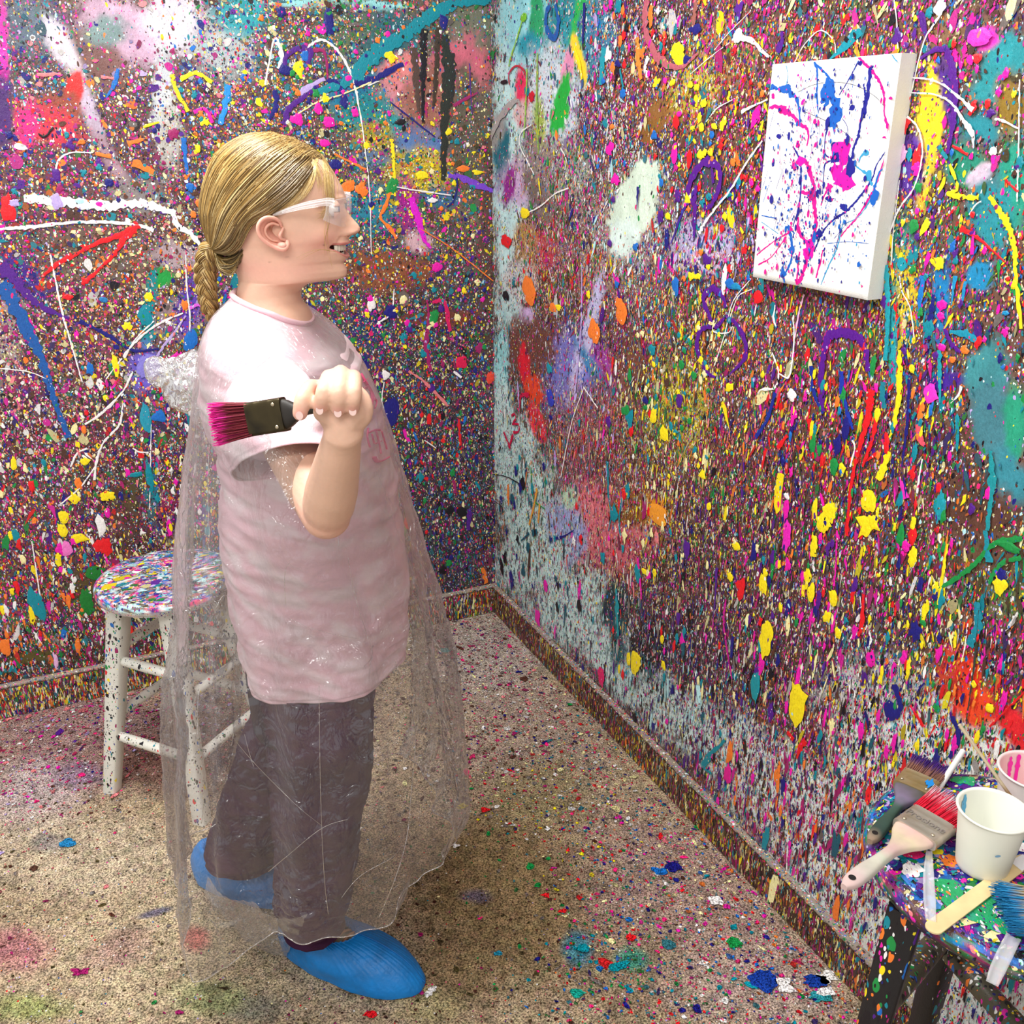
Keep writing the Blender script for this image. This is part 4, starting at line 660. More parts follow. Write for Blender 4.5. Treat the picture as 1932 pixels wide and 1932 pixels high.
for x, y, r, c in [(1270, 1637, .014, 'N'), (1245, 1645, .012, 'B'), (1440, 1852, .022, (.01, .05, .35)), (1540, 1852, .016, (.01, .05, .35)), (1100, 1790, .010, 'T'), (1088, 1875, .010, (.01, .4, .3)), (127, 1592, .014, (.02, .22, .5)), (915, 1529, .008, 'R'), (1385, 1780, .012, 'G'), (1165, 1825, .012, 'T'), (1550, 1880, .014, (.03, .35, .4)), (1030, 1690, .006, 'R'), (1190, 1770, .008, 'R'), (940, 1800, .006, (.02, .3, .5)),
                   (1075, 1330, .006, 'G'), (1062, 1720, .006, 'R'), (150, 1835, .01, 'V'), (860, 1597, .006, 'W'), (812, 1812 + 60, .008, 'W'), (840, 1228, .012, (.02, .4, .4)), (1050, 1270, .01, 'W'), (1560, 1845, .014, 'W'), (1480, 1860, .014, 'W'), (1350, 1700, .012, 'W'), (1320, 1560, .01, 'G'), (1420, 1620, .012, 'N'), (700, 1915, .008, 'R')]:
    floor_blob(x, y, r, c)
tag(fm.build('floor', M_FLOOR), kind='structure')
print('floor', fm.n)
# ------------------------------------------------------------------ stretched canvas on the right wall
def make_canvas():
    s0, s1, z0, z1, dp, off = 1.2169, 1.4941, 1.2576, 1.6003, .0300, .0045
    P = wall_place('R')
    root = thing('canvas_painting', P(np.array(1.355), np.array(1.2576), np.array(0.0)), 'white stretched canvas splattered with pink and blue paint, hung on the right wall', 'painting')
    m, nt, b = vc_mat('canvas cloth', rough=.75, spec=.2, nscale=500, relief=.0006, grain=.04)
    mb = MB()
    def surf(s, z): return P(s, z, off + dp + 0 * s)
    n = 60
    # front, rounded over the stretcher bars, then the sides
    S, Z = np.meshgrid(np.linspace(s0, s1, n), np.linspace(z0, z1, n))
    e = np.minimum(np.minimum(S - s0, s1 - S), np.minimum(Z - z0, z1 - Z))
    mb.grid(P(S, Z, off + dp - .004 * (1 - sstep(0, .005, e))), (.88, .88, .84), 0)
    t = np.linspace(0, 1, n)
    for a, b2 in (((s0, z0), (s1, z0)), ((s1, z0), (s1, z1)), ((s1, z1), (s0, z1)), ((s0, z1), (s0, z0))):
        ss, zz = a[0] + (b2[0] - a[0]) * t, a[1] + (b2[1] - a[1]) * t
        mb.grid(np.array([P(ss, zz, 0 * t + h) for h in (0.001, .012, .022, off + dp - .004)]), (.86, .86, .82), 0)
    mb.build('cloth', m, root)
    fb = MB(); w = .018
    for (a0, a1, c0, c1) in ((s0, s1, z0, z0 + w), (s0, s1, z1 - w, z1), (s0, s0 + w, z0 + w, z1 - w), (s1 - w, s1, z0 + w, z1 - w)):
        q = lambda h: np.array([P(a, c, h) for a, c in ((a0 + .001, c0 + .001), (a1 - .001, c0 + .001), (a1 - .001, c1 - .001), (a0 + .001, c1 - .001))])
        V = np.vstack([q(.002), q(.026)])
        fb.add(V, [[0, 1, 2, 3], [7, 6, 5, 4], [0, 4, 5, 1], [1, 5, 6, 2], [2, 6, 7, 3], [3, 7, 4, 0]], (.62, .45, .26))
    fb.build('stretcher_frame', vc_mat('pine bars', rough=.6, grain=.1)[0], root)
    # the painting itself: photograph pixels carried onto the canvas face
    pm = MB(); hgt = off + dp + .0002
    cn = P(np.array(0.), np.array(0.), np.array(hgt))
    def pz(x, y):
        a, b2 = (x - HALF) / FPX, (y - HALF) / FPX
        r = np.array([a, CP - b2 * SP]); d = DIR['R']
        k, s = np.linalg.solve(np.array([[r[0], -d[0]], [r[1], -d[1]]]), cn[:2])
        return s, CAM_H - k * (SP + b2 * CP), k / FPX
    BL, BN, PK, PD, LB = (.01, .13, .55), (.015, .02, .28), (.95, .01, .30), (.85, .01, .42), (.05, .35, .62)
    r = np.random.default_rng(5)
    lay = [0]
    def clampsz(s, z): return np.clip(s, s0 + .0015, s1 - .0015), np.clip(z, z0 + .0015, z1 - .0015)
    def sk(pts, w, c, rag=.3):
        q = np.array([pz(x, y) for x, y in pts])
        n = max(6, int(np.abs(np.diff(np.array(pts, float), axis=0)).sum() / 4))
        cc = catmull(q, n) if len(q) > 2 else np.array([q[0] + (q[1] - q[0]) * u for u in np.linspace(0, 1, n)])
        ww = (np.interp(np.linspace(0, 1, n), np.linspace(0, 1, len(w)), w) if hasattr(w, '__len__') else np.full(n, float(w))) * cc[:, 2] / 2
        T = np.gradient(cc[:, :2], axis=0); T /= np.linalg.norm(T, axis=1)[:, None]; N2 = np.stack([-T[:, 1], T[:, 0]], 1)
        a = cc[:, :2] + N2 * (ww * (1 + rag * r.normal(0, 1, n)))[:, None]; b = cc[:, :2] - N2 * (ww * (1 + rag * r.normal(0, 1, n)))[:, None]
        lay[0] += 1; h = hgt + lay[0] * 4e-6
        G = np.stack([P(*clampsz(x[:, 0], x[:, 1]), np.full(n, h)) for x in (a, b)], 1)
        pm.grid(G, c)
    def dot(x, y, rx, ry, c, rag=.2, sp=.3, n=22):
        s, z, k = pz(x, y); k2 = abs(pz(x + 4, y)[0] - s) / 4
        th = np.arange(n) * 2 * PI / n
        rr = splash_r(r, n, rag, sp)
        lay[0] += 1; h = hgt + lay[0] * 4e-6
        V = P(*clampsz(s + rx * rr * np.cos(th) * k2, z + ry * rr * np.sin(th) * k), np.full(n, h))
        pm.add(V, [list(range(n))], c)
    X = lambda zx, zy: (1350 + zx / 3.22, 40 + zy / 3.22)
    for pts, w, c in [([(325, 525), (370, 520), (410, 540), (470, 575), (520, 630), (555, 650), (565, 700), (555, 760)], [6, 7, 11, 9, 6, 7, 5, 4], PK),
                      ([(860, 205), (900, 250), (940, 290), (980, 340), (1010, 400), (1025, 470), (1025, 560), (1045, 640), (1055, 690)], [5, 5, 6, 6, 6, 5, 4, 6, 5], PK),
                      ([(1045, 790), (1010, 880), (980, 980), (930, 1080), (860, 1190), (790, 1270), (760, 1310)], [4, 3, 4, 5, 4, 3, 3], PK),
                      ([(480, 870), (520, 840), (560, 870), (575, 930), (600, 1000), (590, 1060), (605, 1150), (610, 1240), (590, 1320), (560, 1400), (545, 1480), (520, 1560), (490, 1600)], [5, 9, 10, 9, 8, 12, 11, 10, 8, 14, 8, 10, 6], PK),
                      ([(500, 1190), (505, 1270), (540, 1330), (580, 1370)], [5, 8, 7, 6], PK), ([(510, 1400), (505, 1440), (500, 1520), (490, 1600)], [6, 4, 5, 4], PK), ([(650, 1390), (640, 1450), (620, 1520), (610, 1560)], 4, PK),
                      ([(520, 1040), (560, 1050), (580, 1090)], [6, 8, 6], PK), ([(640, 1120), (660, 1060), (690, 1010)], [3, 4, 4], PK),
                      ([(335, 400), (380, 410), (430, 410), (460, 445), (490, 470), (510, 550), (512, 640)], [8, 6, 12, 10, 7, 6, 2], BL),
                      ([(650, 500), (650, 430), (680, 380), (705, 380), (700, 440), (660, 520)], [9, 12, 14, 12, 14, 6], BL), ([(615, 400), (618, 490), (625, 560)], [5, 4, 2], BL), ([(600, 245), (615, 300), (618, 400)], [5, 6, 3], BL),
                      ([(700, 470), (740, 500), (740, 560), (720, 600)], [12, 17, 16, 6], BL), ([(605, 260), (660, 310), (710, 370), (720, 430), (700, 480)], [4, 4, 4, 4, 5], BL),
                      ([(900, 590), (925, 430), (940, 300), (960, 270)], [7, 9, 10, 3], BN), ([(900, 380), (910, 460), (890, 560), (870, 680), (840, 770), (820, 850)], [4, 5, 5, 6, 5, 5], BN), ([(870, 240), (800, 370), (750, 450)], [3, 2, 2], BN),
                      ([(740, 740), (710, 745), (710, 790), (770, 800), (800, 810), (830, 900), (800, 950)], [3, 4, 4, 3, 5, 12, 6], BN), ([(680, 650), (665, 720), (665, 800), (690, 830)], [5, 2, 2, 3], BN), ([(650, 1050), (655, 960), (665, 870), (700, 850), (740, 870)], [2, 2, 3, 3, 3], BN),
                      ([(470, 760), (510, 840), (520, 950), (510, 1100), (470, 1250)], [3, 5, 4, 4, 2], BN), ([(1050, 770), (980, 870), (950, 960), (880, 1060), (800, 1150), (700, 1220), (640, 1300), (600, 1400)], [2, 3, 4, 4, 5, 3, 4, 4], BN),
                      ([(840, 870), (880, 900), (930, 940), (950, 1000)], [3, 3, 8, 6], LB), ([(1060, 885), (1000, 910), (970, 1000), (960, 1050)], [1.5, 3, 6, 9], BL), ([(960, 1050), (900, 1150), (850, 1200), (760, 1240)], [5, 2, 1.5, 1], LB), ([(870, 860), (885, 820), (920, 790)], [3, 4, 4], LB),
                      ([(640, 1600), (690, 1480), (740, 1370), (780, 1200)], [2, 3, 3, 1.5], LB), ([(440, 1240), (460, 1330), (460, 1450), (410, 1560)], [8, 7, 5, 3], BL), ([(280, 1180), (330, 1190), (370, 1200)], 2, BL), ([(280, 1220), (380, 1290)], 1.2, LB), ([(440, 1240), (480, 1290)], 4, BL),
                      ([(440, 1290), (350, 1340), (250, 1420)], [3, 2, 3], PK), ([(430, 1310), (340, 1430), (260, 1480)], [3, 2, 3], PK), ([(500, 430), (600, 385), (720, 370), (850, 390), (960, 450), (1030, 520)], .8, (.1, .1, .14)), ([(530, 545), (660, 600), (790, 680), (840, 730)], .8, (.1, .1, .14)), ([(770, 590), (800, 640), (805, 720)], 1.3, BN),
                      ([(430, 270), (440, 330), (430, 390)], 1.6, LB), ([(760, 1180), (750, 1300), (720, 1400)], 1.6, BN), ([(405, 1490), (420, 1600)], [6, 4], BL), ([(1065, 185), (1085, 225), (1110, 250)], 1.6, LB), ([(1045, 780), (1050, 770)], 3, PK), ([(930, 1350), (800, 1340), (680, 1350)], 1, BL)]:
        sk([X(*p) for p in pts], w, c)
    for zx, zy, rx, ry, c in [(760, 800, 17, 22, PD), (740, 900, 12, 20, PD), (790, 960, 14, 20, PD), (820, 890, 8, 16, BN), (730, 830, 8, 9, BN), (725, 570, 13, 18, BL), (680, 430, 11, 22, BL), (425, 410, 10, 7, BL), (410, 540, 9, 8, PK), (570, 1390, 11, 16, PD), (680, 620, 4, 12, BN), (385, 700, 5, 4, BN), (830, 525, 5, 5, BN), (500, 750, 4, 6, PK),
                              (610, 750, 4, 4, PK), (520, 850, 8, 8, PD), (590, 1050, 9, 9, (.5, .01, .2)), (690, 1010, 6, 7, PK), (690, 1080, 7, 5, BN), (780, 1130, 8, 6, BN), (930, 940, 7, 9, LB), (965, 1070, 9, 11, BL), (915, 800, 6, 5, LB), (1065, 468, 4, 2.5, PK), (630, 1290, 6, 8, BN), (465, 1390, 5, 9, BL), (410, 1530, 5, 8, BL), (350, 455, 3, 5, PK), (880, 255, 4, 4, BN), (742, 865, 4, 3, (.9, .88, .9)), (800, 760, 6, 8, PD), (480, 880, 5, 7, PK), (1025, 705, 3, 2, PK), (890, 1610, 1.5, 2, PK)]:
        x, y = X(zx, zy); dot(x, y, rx, ry, c, .25, .5)
    for cx, cy, sx, sy, n, cols in [(520, 1150, 90, 260, 260, (BN, BL, BN, PK)), (640, 800, 130, 260, 130, (BN, PK, BN, PK)), (820, 1050, 110, 140, 90, (BN, BN, BL)), (760, 450, 200, 130, 90, (BN, BL, BN, PD)), (400, 1420, 90, 130, 90, (PK, PK, BN)), (430, 1100, 60, 300, 80, (BN, BL)), (560, 500, 60, 120, 40, (BN, PD)), (700, 1300, 120, 120, 60, (BN, PK, BL)), (850, 1400, 80, 100, 16, (BL, LB)), (690, 700, 330, 600, 90, (BN, PK, BL))]:
        for _ in range(n):
            x, y = X(cx + r.normal(0, sx), cy + r.normal(0, sy)); a = .9 * math.exp(r.normal(0, .5))
            s, z, k = pz(x, y)
            if s0 + .004 < s < s1 - .004 and z0 + .004 < z < z1 - .004: dot(x, y, a, a * r.uniform(1, 3.4), cols[r.integers(len(cols))], .15, .3, 9)
    for _ in range(60):
        x, y = X(560 + r.normal(0, 150), 900 + r.normal(0, 260)); L = r.uniform(15, 60); t = r.normal(.15, .2)
        s, z, k = pz(x, y); s2, z2, _k = pz(x - math.sin(t) * L, y + math.cos(t) * L)
        if min(s, s2) > s0 + .004 and max(s, s2) < s1 - .004 and min(z, z2) > z0 + .004 and max(z, z2) < z1 - .004: sk([(x, y), (x - math.sin(t) * L, y + math.cos(t) * L)], [.5, 1.2], (BN, PK, BL)[r.integers(3)])
    o = pm.build('paint_splatter', vc_mat('wet acrylic', rough=.25, spec=.6, nscale=200, grain=.1)[0], root)
make_canvas()

# ------------------------------------------------------------------ stools
def rot_z(a): return np.array([[math.cos(a), -math.sin(a), 0], [math.sin(a), math.cos(a), 0], [0, 0, 1]])
def make_stool(c, ztop, R, angs, r_top, r_bot, wid, leg_m, rungs, label, paints, base_cols, leg_col, rung_r=.011, spk=.55, square=True, n_dots=2500, thick=.03, rung_spk=None, face_shift=0.0, leg_face_spk=None):
    root = thing('stool', (c[0], c[1], 0), label, 'stool')
    mb = MB(); n = 96; th = np.arange(n) * 2 * PI / n
    prof = [(0, 0), (R * .5, 0), (R * .86, 0), (R * .945, -.0015), (R * .985, -.006), (R, -.014), (R * .99, -thick + .008), (R * .955, -thick + .001), (R * .9, -thick), (R * .4, -thick), (0.0, -thick)]
    pr = catmull(prof, 60)
    G = np.array([[(c[0] + q[0] * math.cos(t), c[1] + q[0] * math.sin(t), ztop + q[1]) for t in th] for q in pr])
    V = G.reshape(-1, 3)
    nz = fbm(V, 26, 5, 4); nz2 = fbm(V, 60, 15, 3)
    pick = ((nz * 1.4 + .5) * len(base_cols)).astype(int).clip(0, len(base_cols) - 1)
    C = np.array([PAL[ch] if isinstance(ch, str) else ch for ch in base_cols])[pick] * (1 + .4 * nz2[:, None])
    low = sstep(ztop - .010, ztop - .022, V[:, 2])[:, None]
    C = C * (1 - .75 * low) + np.array(leg_col) * .75 * low
    mb.grid(G, np.clip(C, 0, 1).reshape(*G.shape), .55, True)
    g = np.random.default_rng(int(R * 1e4))
    m = n_dots; rr = R * .97 * np.sqrt(g.random(m)); tt = g.random(m) * 2 * PI
    k8 = 8; ph = np.arange(k8) * 2 * PI / k8
    rad = .0026 * np.exp(g.normal(0, .75, m)); asp = np.exp(np.abs(g.normal(0, .35, m))); til = g.normal(.5, .35, m)
    q = rad[:, None] * g.uniform(.6, 1.3, (m, k8)); ax = q * np.cos(ph) * asp[:, None]; ay = q * np.sin(ph) / asp[:, None]
    X = rr[:, None] * np.cos(tt)[:, None] + ax * np.cos(til)[:, None] - ay * np.sin(til)[:, None]; Y = rr[:, None] * np.sin(tt)[:, None] + ax * np.sin(til)[:, None] + ay * np.cos(til)[:, None]
    rim = np.hypot(X, Y); drop = -.0015 * sstep(R * .86, R * .945, rim) - .006 * sstep(R * .93, R * 1.0, rim)
    sc_ = np.where(rim > R * .985, R * .985 / rim, 1)
    V = np.stack([c[0] + X * sc_, c[1] + Y * sc_, ztop + drop + .0006 + np.repeat(np.arange(m)[:, None], k8, 1) * (.0008 / m)], -1)
    pc = np.array([PAL[ch] for ch in paints])[g.integers(0, len(paints), m)] * g.uniform(.5, 1.1, (m, 1))
    mb.add(V.reshape(-1, 3), np.arange(m * k8).reshape(m, k8), np.repeat(np.clip(pc, 0, 1), k8, 0), .12)
    mb.build('seat', M_SEAT, root)
    ends = []
    for a in angs:
        a = math.radians(a)
        top = np.array([c[0] + r_top * math.cos(a), c[1] + r_top * math.sin(a), ztop - thick + .002]); bot = np.array([c[0] + r_bot * math.cos(a), c[1] + r_bot * math.sin(a), 0.0])
        ends.append((top, bot))
        lb = MB(); ns = 40; path = np.array([top + (bot - top) * t for t in np.linspace(0, 1, ns)])
        A = np.array([math.cos(a + face_shift), math.sin(a + face_shift), 0]); B = np.array([-A[1], A[0], 0])
        w = wid * np.interp(np.linspace(0, 1, ns), [0, .3, 1], [1.1, 1.0, .82]) / 2
        sh = [(-1, -.8), (-.8, -1), (0, -1), (.8, -1), (1, -.8), (1, 0), (1, .8), (.8, 1), (0, 1), (-.8, 1), (-1, .8), (-1, 0)] if square else [(math.cos(x), math.sin(x)) for x in np.arange(12) * PI / 6]
        G = np.array([[p + (A * s[0] + B * s[1]) * ww for s in sh] for p, ww in zip(path, w)])
        cc = np.tile(np.array(leg_col, float), (ns, 12, 1))
        al = np.full((ns, 12), spk)
        if leg_face_spk is not None: al = np.tile(np.array(leg_face_spk, float), (ns, 1))
        lb.grid(G, cc, al, True, flip=False); lb.add(G[-1], [list(range(12))], leg_col, spk); lb.add(G[0], [list(range(12))[::-1]], leg_col, spk)
        lb.build('leg', leg_m, root, smooth=not square)
    for i, j, z1, z2 in rungs:
        f = lambda k, z: ends[k][0] + (ends[k][1] - ends[k][0]) * (ends[k][0][2] - z) / ends[k][0][2]
        a, b = f(i, z1), f(j, z2); rb = MB()
        t = np.linspace(0, 1, 24)
        rb.tube(np.array([a + (b - a) * x for x in t]), rung_r * (1 + .12 * np.sin(PI * t)), 14, leg_col if rung_spk is None else rung_spk[1], spk if rung_spk is None else rung_spk[0])
        rb.build('rung', leg_m, root)
    return root
make_stool((-.796, 1.965), .55, .159, (201, 291, 21, 111), .105, .197, .041, M_LEGW, [(0, 1, .355, .355), (0, 3, .385, .385), (0, 1, .155, .155), (0, 3, .205, .205), (1, 2, .30, .30), (3, 2, .36, .36), (1, 2, .15, .15), (3, 2, .2, .2)],
           'round stool with white speckled legs standing behind the girl near the left wall', 'WTMBPGYLCWSA', 'EIAETBLPHSWIEA', (.78, .77, .70), spk=.30, n_dots=900, leg_face_spk=[.5, .5, .5, .5, .08, .02, .02, .08, .5, .5, .5, .5], face_shift=-.65 + PI)
NS_C, NS_Z = (.611, .906), .68
make_stool(NS_C, NS_Z, .173, (197, 77, -43), .148, .205, .036, M_LEGK, [(0, 1, .485, .40), (1, 2, .36, .36), (0, 2, .28, .28)],
           'round black-legged stool crusted with paint, holding brushes and cups, at right', 'WTMBPGYLCNKBTPG', 'NPDTBIGEVPND', (.012, .012, .016), rung_r=.015, spk=.75, n_dots=3600, rung_spk=(.75, (.09, .08, .05)), leg_face_spk=[.8, .8, .8, .3, .02, .02, .02, .5, .85, .85, .85, .85], face_shift=2.2)
# big smears of paint on the near seat
sm = MB(); g = np.random.default_rng(77)
seat_near = [o for o in bpy.data.objects if o.name.startswith('seat')][-1]
for x, y, r, c in [(1810, 1690, .022, (.01, .36, .12)), (1840, 1705, .020, (.01, .34, .12)), (1700, 1668, .013, (.04, .2, .6)), (1722, 1640, .010, 'W'), (1718, 1648, .009, 'W'), (1738, 1700, .016, (.05, .25, .6)), (1790, 1625, .010, 'O'), (1680, 1500, .011, (.01, .4, .75)), (1812, 1470, .016, (.01, .4, .15)), (1845, 1456, .008, 'W'), (1850, 1500, .022, 'P'), (1650, 1545, .007, 'M'),
                   (1880, 1745, .014, (.01, .38, .14)), (1850, 1730, .012, (.02, .36, .2)), (1865, 1790, .012, (.7, .5, .7)), (1790, 1775, .010, (.8, .55, .6)), (1735, 1690, .006, 'N'), (1895, 1800, .012, (.6, .1, .6)), (1925, 1815, .010, 'B'), (1840, 1780, .012, (.6, .3, .5)), (1685, 1665, .006, 'O'), (1775, 1735, .012, (.5, .2, .5)), (1925, 1600, .010, 'W'), (1720, 1610, .012, 'H')]:
    p = on_level(x, y, NS_Z); n = 30; th = np.arange(n) * 2 * PI / n
    rr = r * splash_r(g, n, .3, .3); X = p[0] + rr * 1.2 * np.cos(th); Y = p[1] + rr * .9 * np.sin(th)
    d = np.hypot(X - NS_C[0], Y - NS_C[1]); f = np.where(d > .155, .155 / d, 1)
    sm.add(np.stack([NS_C[0] + (X - NS_C[0]) * f, NS_C[1] + (Y - NS_C[1]) * f, np.full(n, NS_Z + .0017) + g.uniform(0, .0006)], 1), [list(range(n))], PAL[c] if isinstance(c, str) else c, .5)
tag(sm.build('paint_smear', M_SEAT, seat_near), kind='stuff')

# ------------------------------------------------------------------ things on the near stool
M_WOOD = vc_mat('painted wood', rough=.55, spec=.4, nscale=38, relief=.0006, grain=.28)[0]
M_METAL = vc_mat('tin ferrule', rough=.34, spec=.6, nscale=60, relief=.0004, grain=.2, metal=.75)[0]
M_HAIR_B = vc_mat('bristles', rough=.6, spec=.3, nscale=300, grain=.2)[0]
def frame_from(a, b, up=(0, 0, 1.0)):
    x = np.asarray(b, float) - a; L = np.linalg.norm(x); x = x / L
    z = np.asarray(up, float); z = z - x * (z @ x); z /= np.linalg.norm(z); y = np.cross(z, x)
    return np.asarray(a, float), np.stack([x, y, z], 1), L
def paint_brush(org, R, lh, lf, lb, wf, label, hc, fc, bc, tipc, th=.013, seed=1, text=None, hole=True, name='paint_brush', group=None, smear=None, flare=1.12, tip_at=.45):
    """flat brush: local x runs from the handle's end to the bristle tips"""
    root = thing(name, tuple(org), label, 'paint brush', group)
    W = lambda V: np.asarray(V, float) @ R.T + org
    hb = MB(); xs = np.linspace(0, lh, 60); t = xs / lh
    wd = np.interp(t, [0, .02, .06, .14, .3, .48, .66, .8, .9, 1], np.array([.10, .20, .30, .37, .36, .26, .25, .5, .82, .93]) * wf)
    k = np.ones(5) / 5; wd = np.convolve(np.pad(wd, 2, 'edge'), k, 'valid')
    tk = th * np.interp(t, [0, .08, .3, .7, 1], [.55, .8, 1.0, .95, 1.0]) * (wd[0] * 0 + 1)
    n = 28; a = np.arange(n) * 2 * PI / n
    cx = np.sign(np.cos(a)) * np.abs(np.cos(a)) ** .75; sx = np.sign(np.sin(a)) * np.abs(np.sin(a)) ** .75
    G = np.array([[(x, w / 2 * c_, h / 2 * s_) for c_, s_ in zip(cx, sx)] for x, w, h in zip(xs, wd, tk)])
    V = G.reshape(-1, 3); nz = fbm(V, 30, seed, 3); C = np.zeros((len(V), 3))
    f = np.clip(V[:, 0] / lh + .25 * nz, 0, 1) * (len(hc) - 1); i = np.minimum(f.astype(int), len(hc) - 2); f = (f - i)[:, None]
    H = np.array(hc); C = H[i] * (1 - f) + H[i + 1] * f
    hb.grid(W(V).reshape(G.shape), C.reshape(G.shape), 1, True, flip=False)
    hb.add(W(G[0]), [list(range(n))[::-1]], H[0]); 
    if hole:
        hx = lh * .10; rh = wf * .075
        for s in (1,): hb.add(W([(hx + rh * math.cos(q), rh * 1.0 * math.sin(q), s * (th * .40 + .0006)) for q in a]), [list(range(n))], (.01, .008, .008))
    hb.build('handle', M_WOOD, root)
    fb = MB(); x0, x1 = lh - .004, lh + lf
    prof = [(0, 1.0), (.06, 1.03), (.12, 1.0), (.3, 1.0), (.34, 1.03), (.38, 1.0), (.7, 1.0), (.74, 1.03), (.78, 1.0), (.95, 1.0), (1, 1.05)]
    n = 44; a = np.arange(n) * 2 * PI / n
    cx = np.sign(np.cos(a)) * np.abs(np.cos(a)) ** .35; sx = np.sign(np.sin(a)) * np.abs(np.sin(a)) ** .45
    G = np.array([[(x0 + (x1 - x0) * p[0], wf / 2 * (1 + .25 * (p[1] - 1)) * c_, (th * 1.15) / 2 * p[1] * s_) for c_, s_ in zip(cx, sx)] for p in prof])
    V = G.reshape(-1, 3); nz = fbm(V, 70, seed + 4, 3)[:, None]; C = np.array(fc[0]) * (1 - sstep(-.1, .5, nz)) + np.array(fc[1]) * sstep(-.1, .5, nz)
    fb.grid(W(V).reshape(G.shape), C.reshape(G.shape), 1, True)
    fb.add(W(G[0]), [list(range(n))[::-1]], fc[0]); fb.add(W(G[-1]), [list(range(n))], fc[0])
    fo = fb.build('ferrule', M_METAL, root)
    for s in (-1, 1):
        rb = MB(); q = np.array([(lh + .004, s * wf * .33, th * .575 + .0004)]); aa = np.arange(12) * PI / 6
        V = [(q[0][0] + .0022 * math.cos(x), q[0][1] + .0022 * math.sin(x), q[0][2]) for x in aa] + [(q[0][0] + .0012 * math.cos(x), q[0][1] + .0012 * math.sin(x), q[0][2] + .0009) for x in aa]
        I = np.arange(12); J = (I + 1) % 12
        rb.add(W(V), np.stack([I, J, J + 12, I + 12], 1), (.5, .42, .3)); rb.add(W(V[12:]), [list(range(12))], (.5, .42, .3))
        rb.build('rivet', M_METAL, fo)
    if text:
        cu = bpy.data.curves.new('stamp', 'FONT'); cu.body = text; cu.size = wf * .25; cu.extrude = .0003; cu.align_x = 'CENTER'; cu.align_y = 'CENTER'
        tmp = bpy.data.objects.new('tmp', cu); COL.objects.link(tmp); dg = bpy.context.evaluated_depsgraph_get()
        me = bpy.data.meshes.new_from_object(tmp.evaluated_get(dg)); bpy.data.objects.remove(tmp)
        co = np.zeros(len(me.vertices) * 3); me.vertices.foreach_get('co', co); co = co.reshape(-1, 3)
        V = np.stack([x0 + (x1 - x0) * .54 + co[:, 1], -co[:, 0], co[:, 2] + th * .575 + .0005], 1)
        me.vertices.foreach_set('co', W(V).ravel().astype(np.float32)); me.update()
        me.materials.append(mat('stamped letters', color=(.30, .27, .25), rough=.5, metal=.4)[0])
        o = bpy.data.objects.new('stamped_lettering', me); COL.objects.link(o); put_under(o, fo)
    bb = MB(); g = np.random.default_rng(seed); nb = 520
    yy = g.uniform(-.5, .5, nb); zz = g.uniform(-.5, .5, nb)
    for k in range(nb):
        y0, z0 = yy[k] * wf * .95, zz[k] * th * 1.0
        L = lb * g.uniform(.80, 1.05); ns = 6; q = np.linspace(0, 1, ns)
        fx = y0 * (1 + (flare - 1) * q * 1.5) + g.normal(0, .0016) * q ** 2; fz = z0 * (1 - .35 * q) + g.normal(0, .0010) * q ** 2 + .0005
        P_ = np.stack([x1 - .003 + (L + .003) * q, fx, fz], 1)
        tt = np.clip((q - tip_at + g.normal(0, .07)) / .25, 0, 1)[:, None]
        c = np.array(bc) * g.uniform(.7, 1.2); c2 = np.array(tipc[g.integers(len(tipc))]) * g.uniform(.8, 1.1)
        bb.tube(W(P_), np.array([.00055, .0006, .0006, .0006, .0005, .0003]) * g.uniform(.8, 1.4), 3, np.clip(c * (1 - tt) + c2 * tt, 0, 1), cap=False)
    core = np.array([(x1 - .002, -wf * .46, 0), (x1 + lb * .78, -wf * .5, 0), (x1 + lb * .78, wf * .5, 0), (x1 - .002, wf * .46, 0)])
    for s in (.3, -.3): bb.add(W(core + (0, 0, s * th)), [[0, 1, 2, 3]], np.array([bc, tipc[0], tipc[0], bc]) * .6)
    bo = bb.build('bristles', M_HAIR_B, root)
    if smear:
        s2 = MB(); a = np.arange(16) * 2 * PI / 16; g2 = np.random.default_rng(3)
        s2.add(W([(x0 + (x1 - x0) * smear[0] + smear[2] * (1 + .3 * g2.normal()) * math.cos(q), smear[1] * wf + smear[2] * .7 * math.sin(q), th * .6 + .0006) for q in a]), [list(range(16))], smear[3])
        s2.build('paint_blot', mat('blot', color=smear[3], rough=.3)[0], fo)
    return root
def brush_by_px(pe, pf0, pf1, pt, z, ze=None, **kw):
    """handle end, ferrule near-edge ends, tip centre given as photo pixels on the stool top"""
    a, f0, f1, t = (on_level(*p, z) for p in (pe, pf0, pf1, pt))
    if ze is not None: a = on_level(*pe, ze)
    org, R, L = frame_from(a, (f0 + f1) / 2 * 1.0)
    wf = np.linalg.norm(f1 - f0); lt = (t - (f0 + f1) / 2) @ R[:, 0]
    return org, R, L, wf, lt
org, R, L, wf, lt = brush_by_px((1592, 1674), (1692, 1546), (1765, 1599), (1783, 1500), NS_Z + .025)
print('red brush', L, wf, lt)
paint_brush(org, R, L, lt * .42, lt * .62, wf, 'paint brush with bright red bristles and pinkish wooden handle sticking out over the stool edge',
            [(.62, .45, .42), (.60, .48, .46), (.55, .58, .46), (.62, .42, .40), (.66, .56, .38), (.70, .46, .42)], [(.62, .56, .48), (.42, .34, .22)], (.80, .02, .06), [(.85, .05, .12), (.92, .62, .70), (.92, .7, .76)], seed=2, text='Procione', th=.014)
org, R, L, wf, lt = brush_by_px((1641, 1588), (1685, 1478), (1758, 1502), (1755, 1438), NS_Z + .010)
print('purple brush', L, wf, lt)
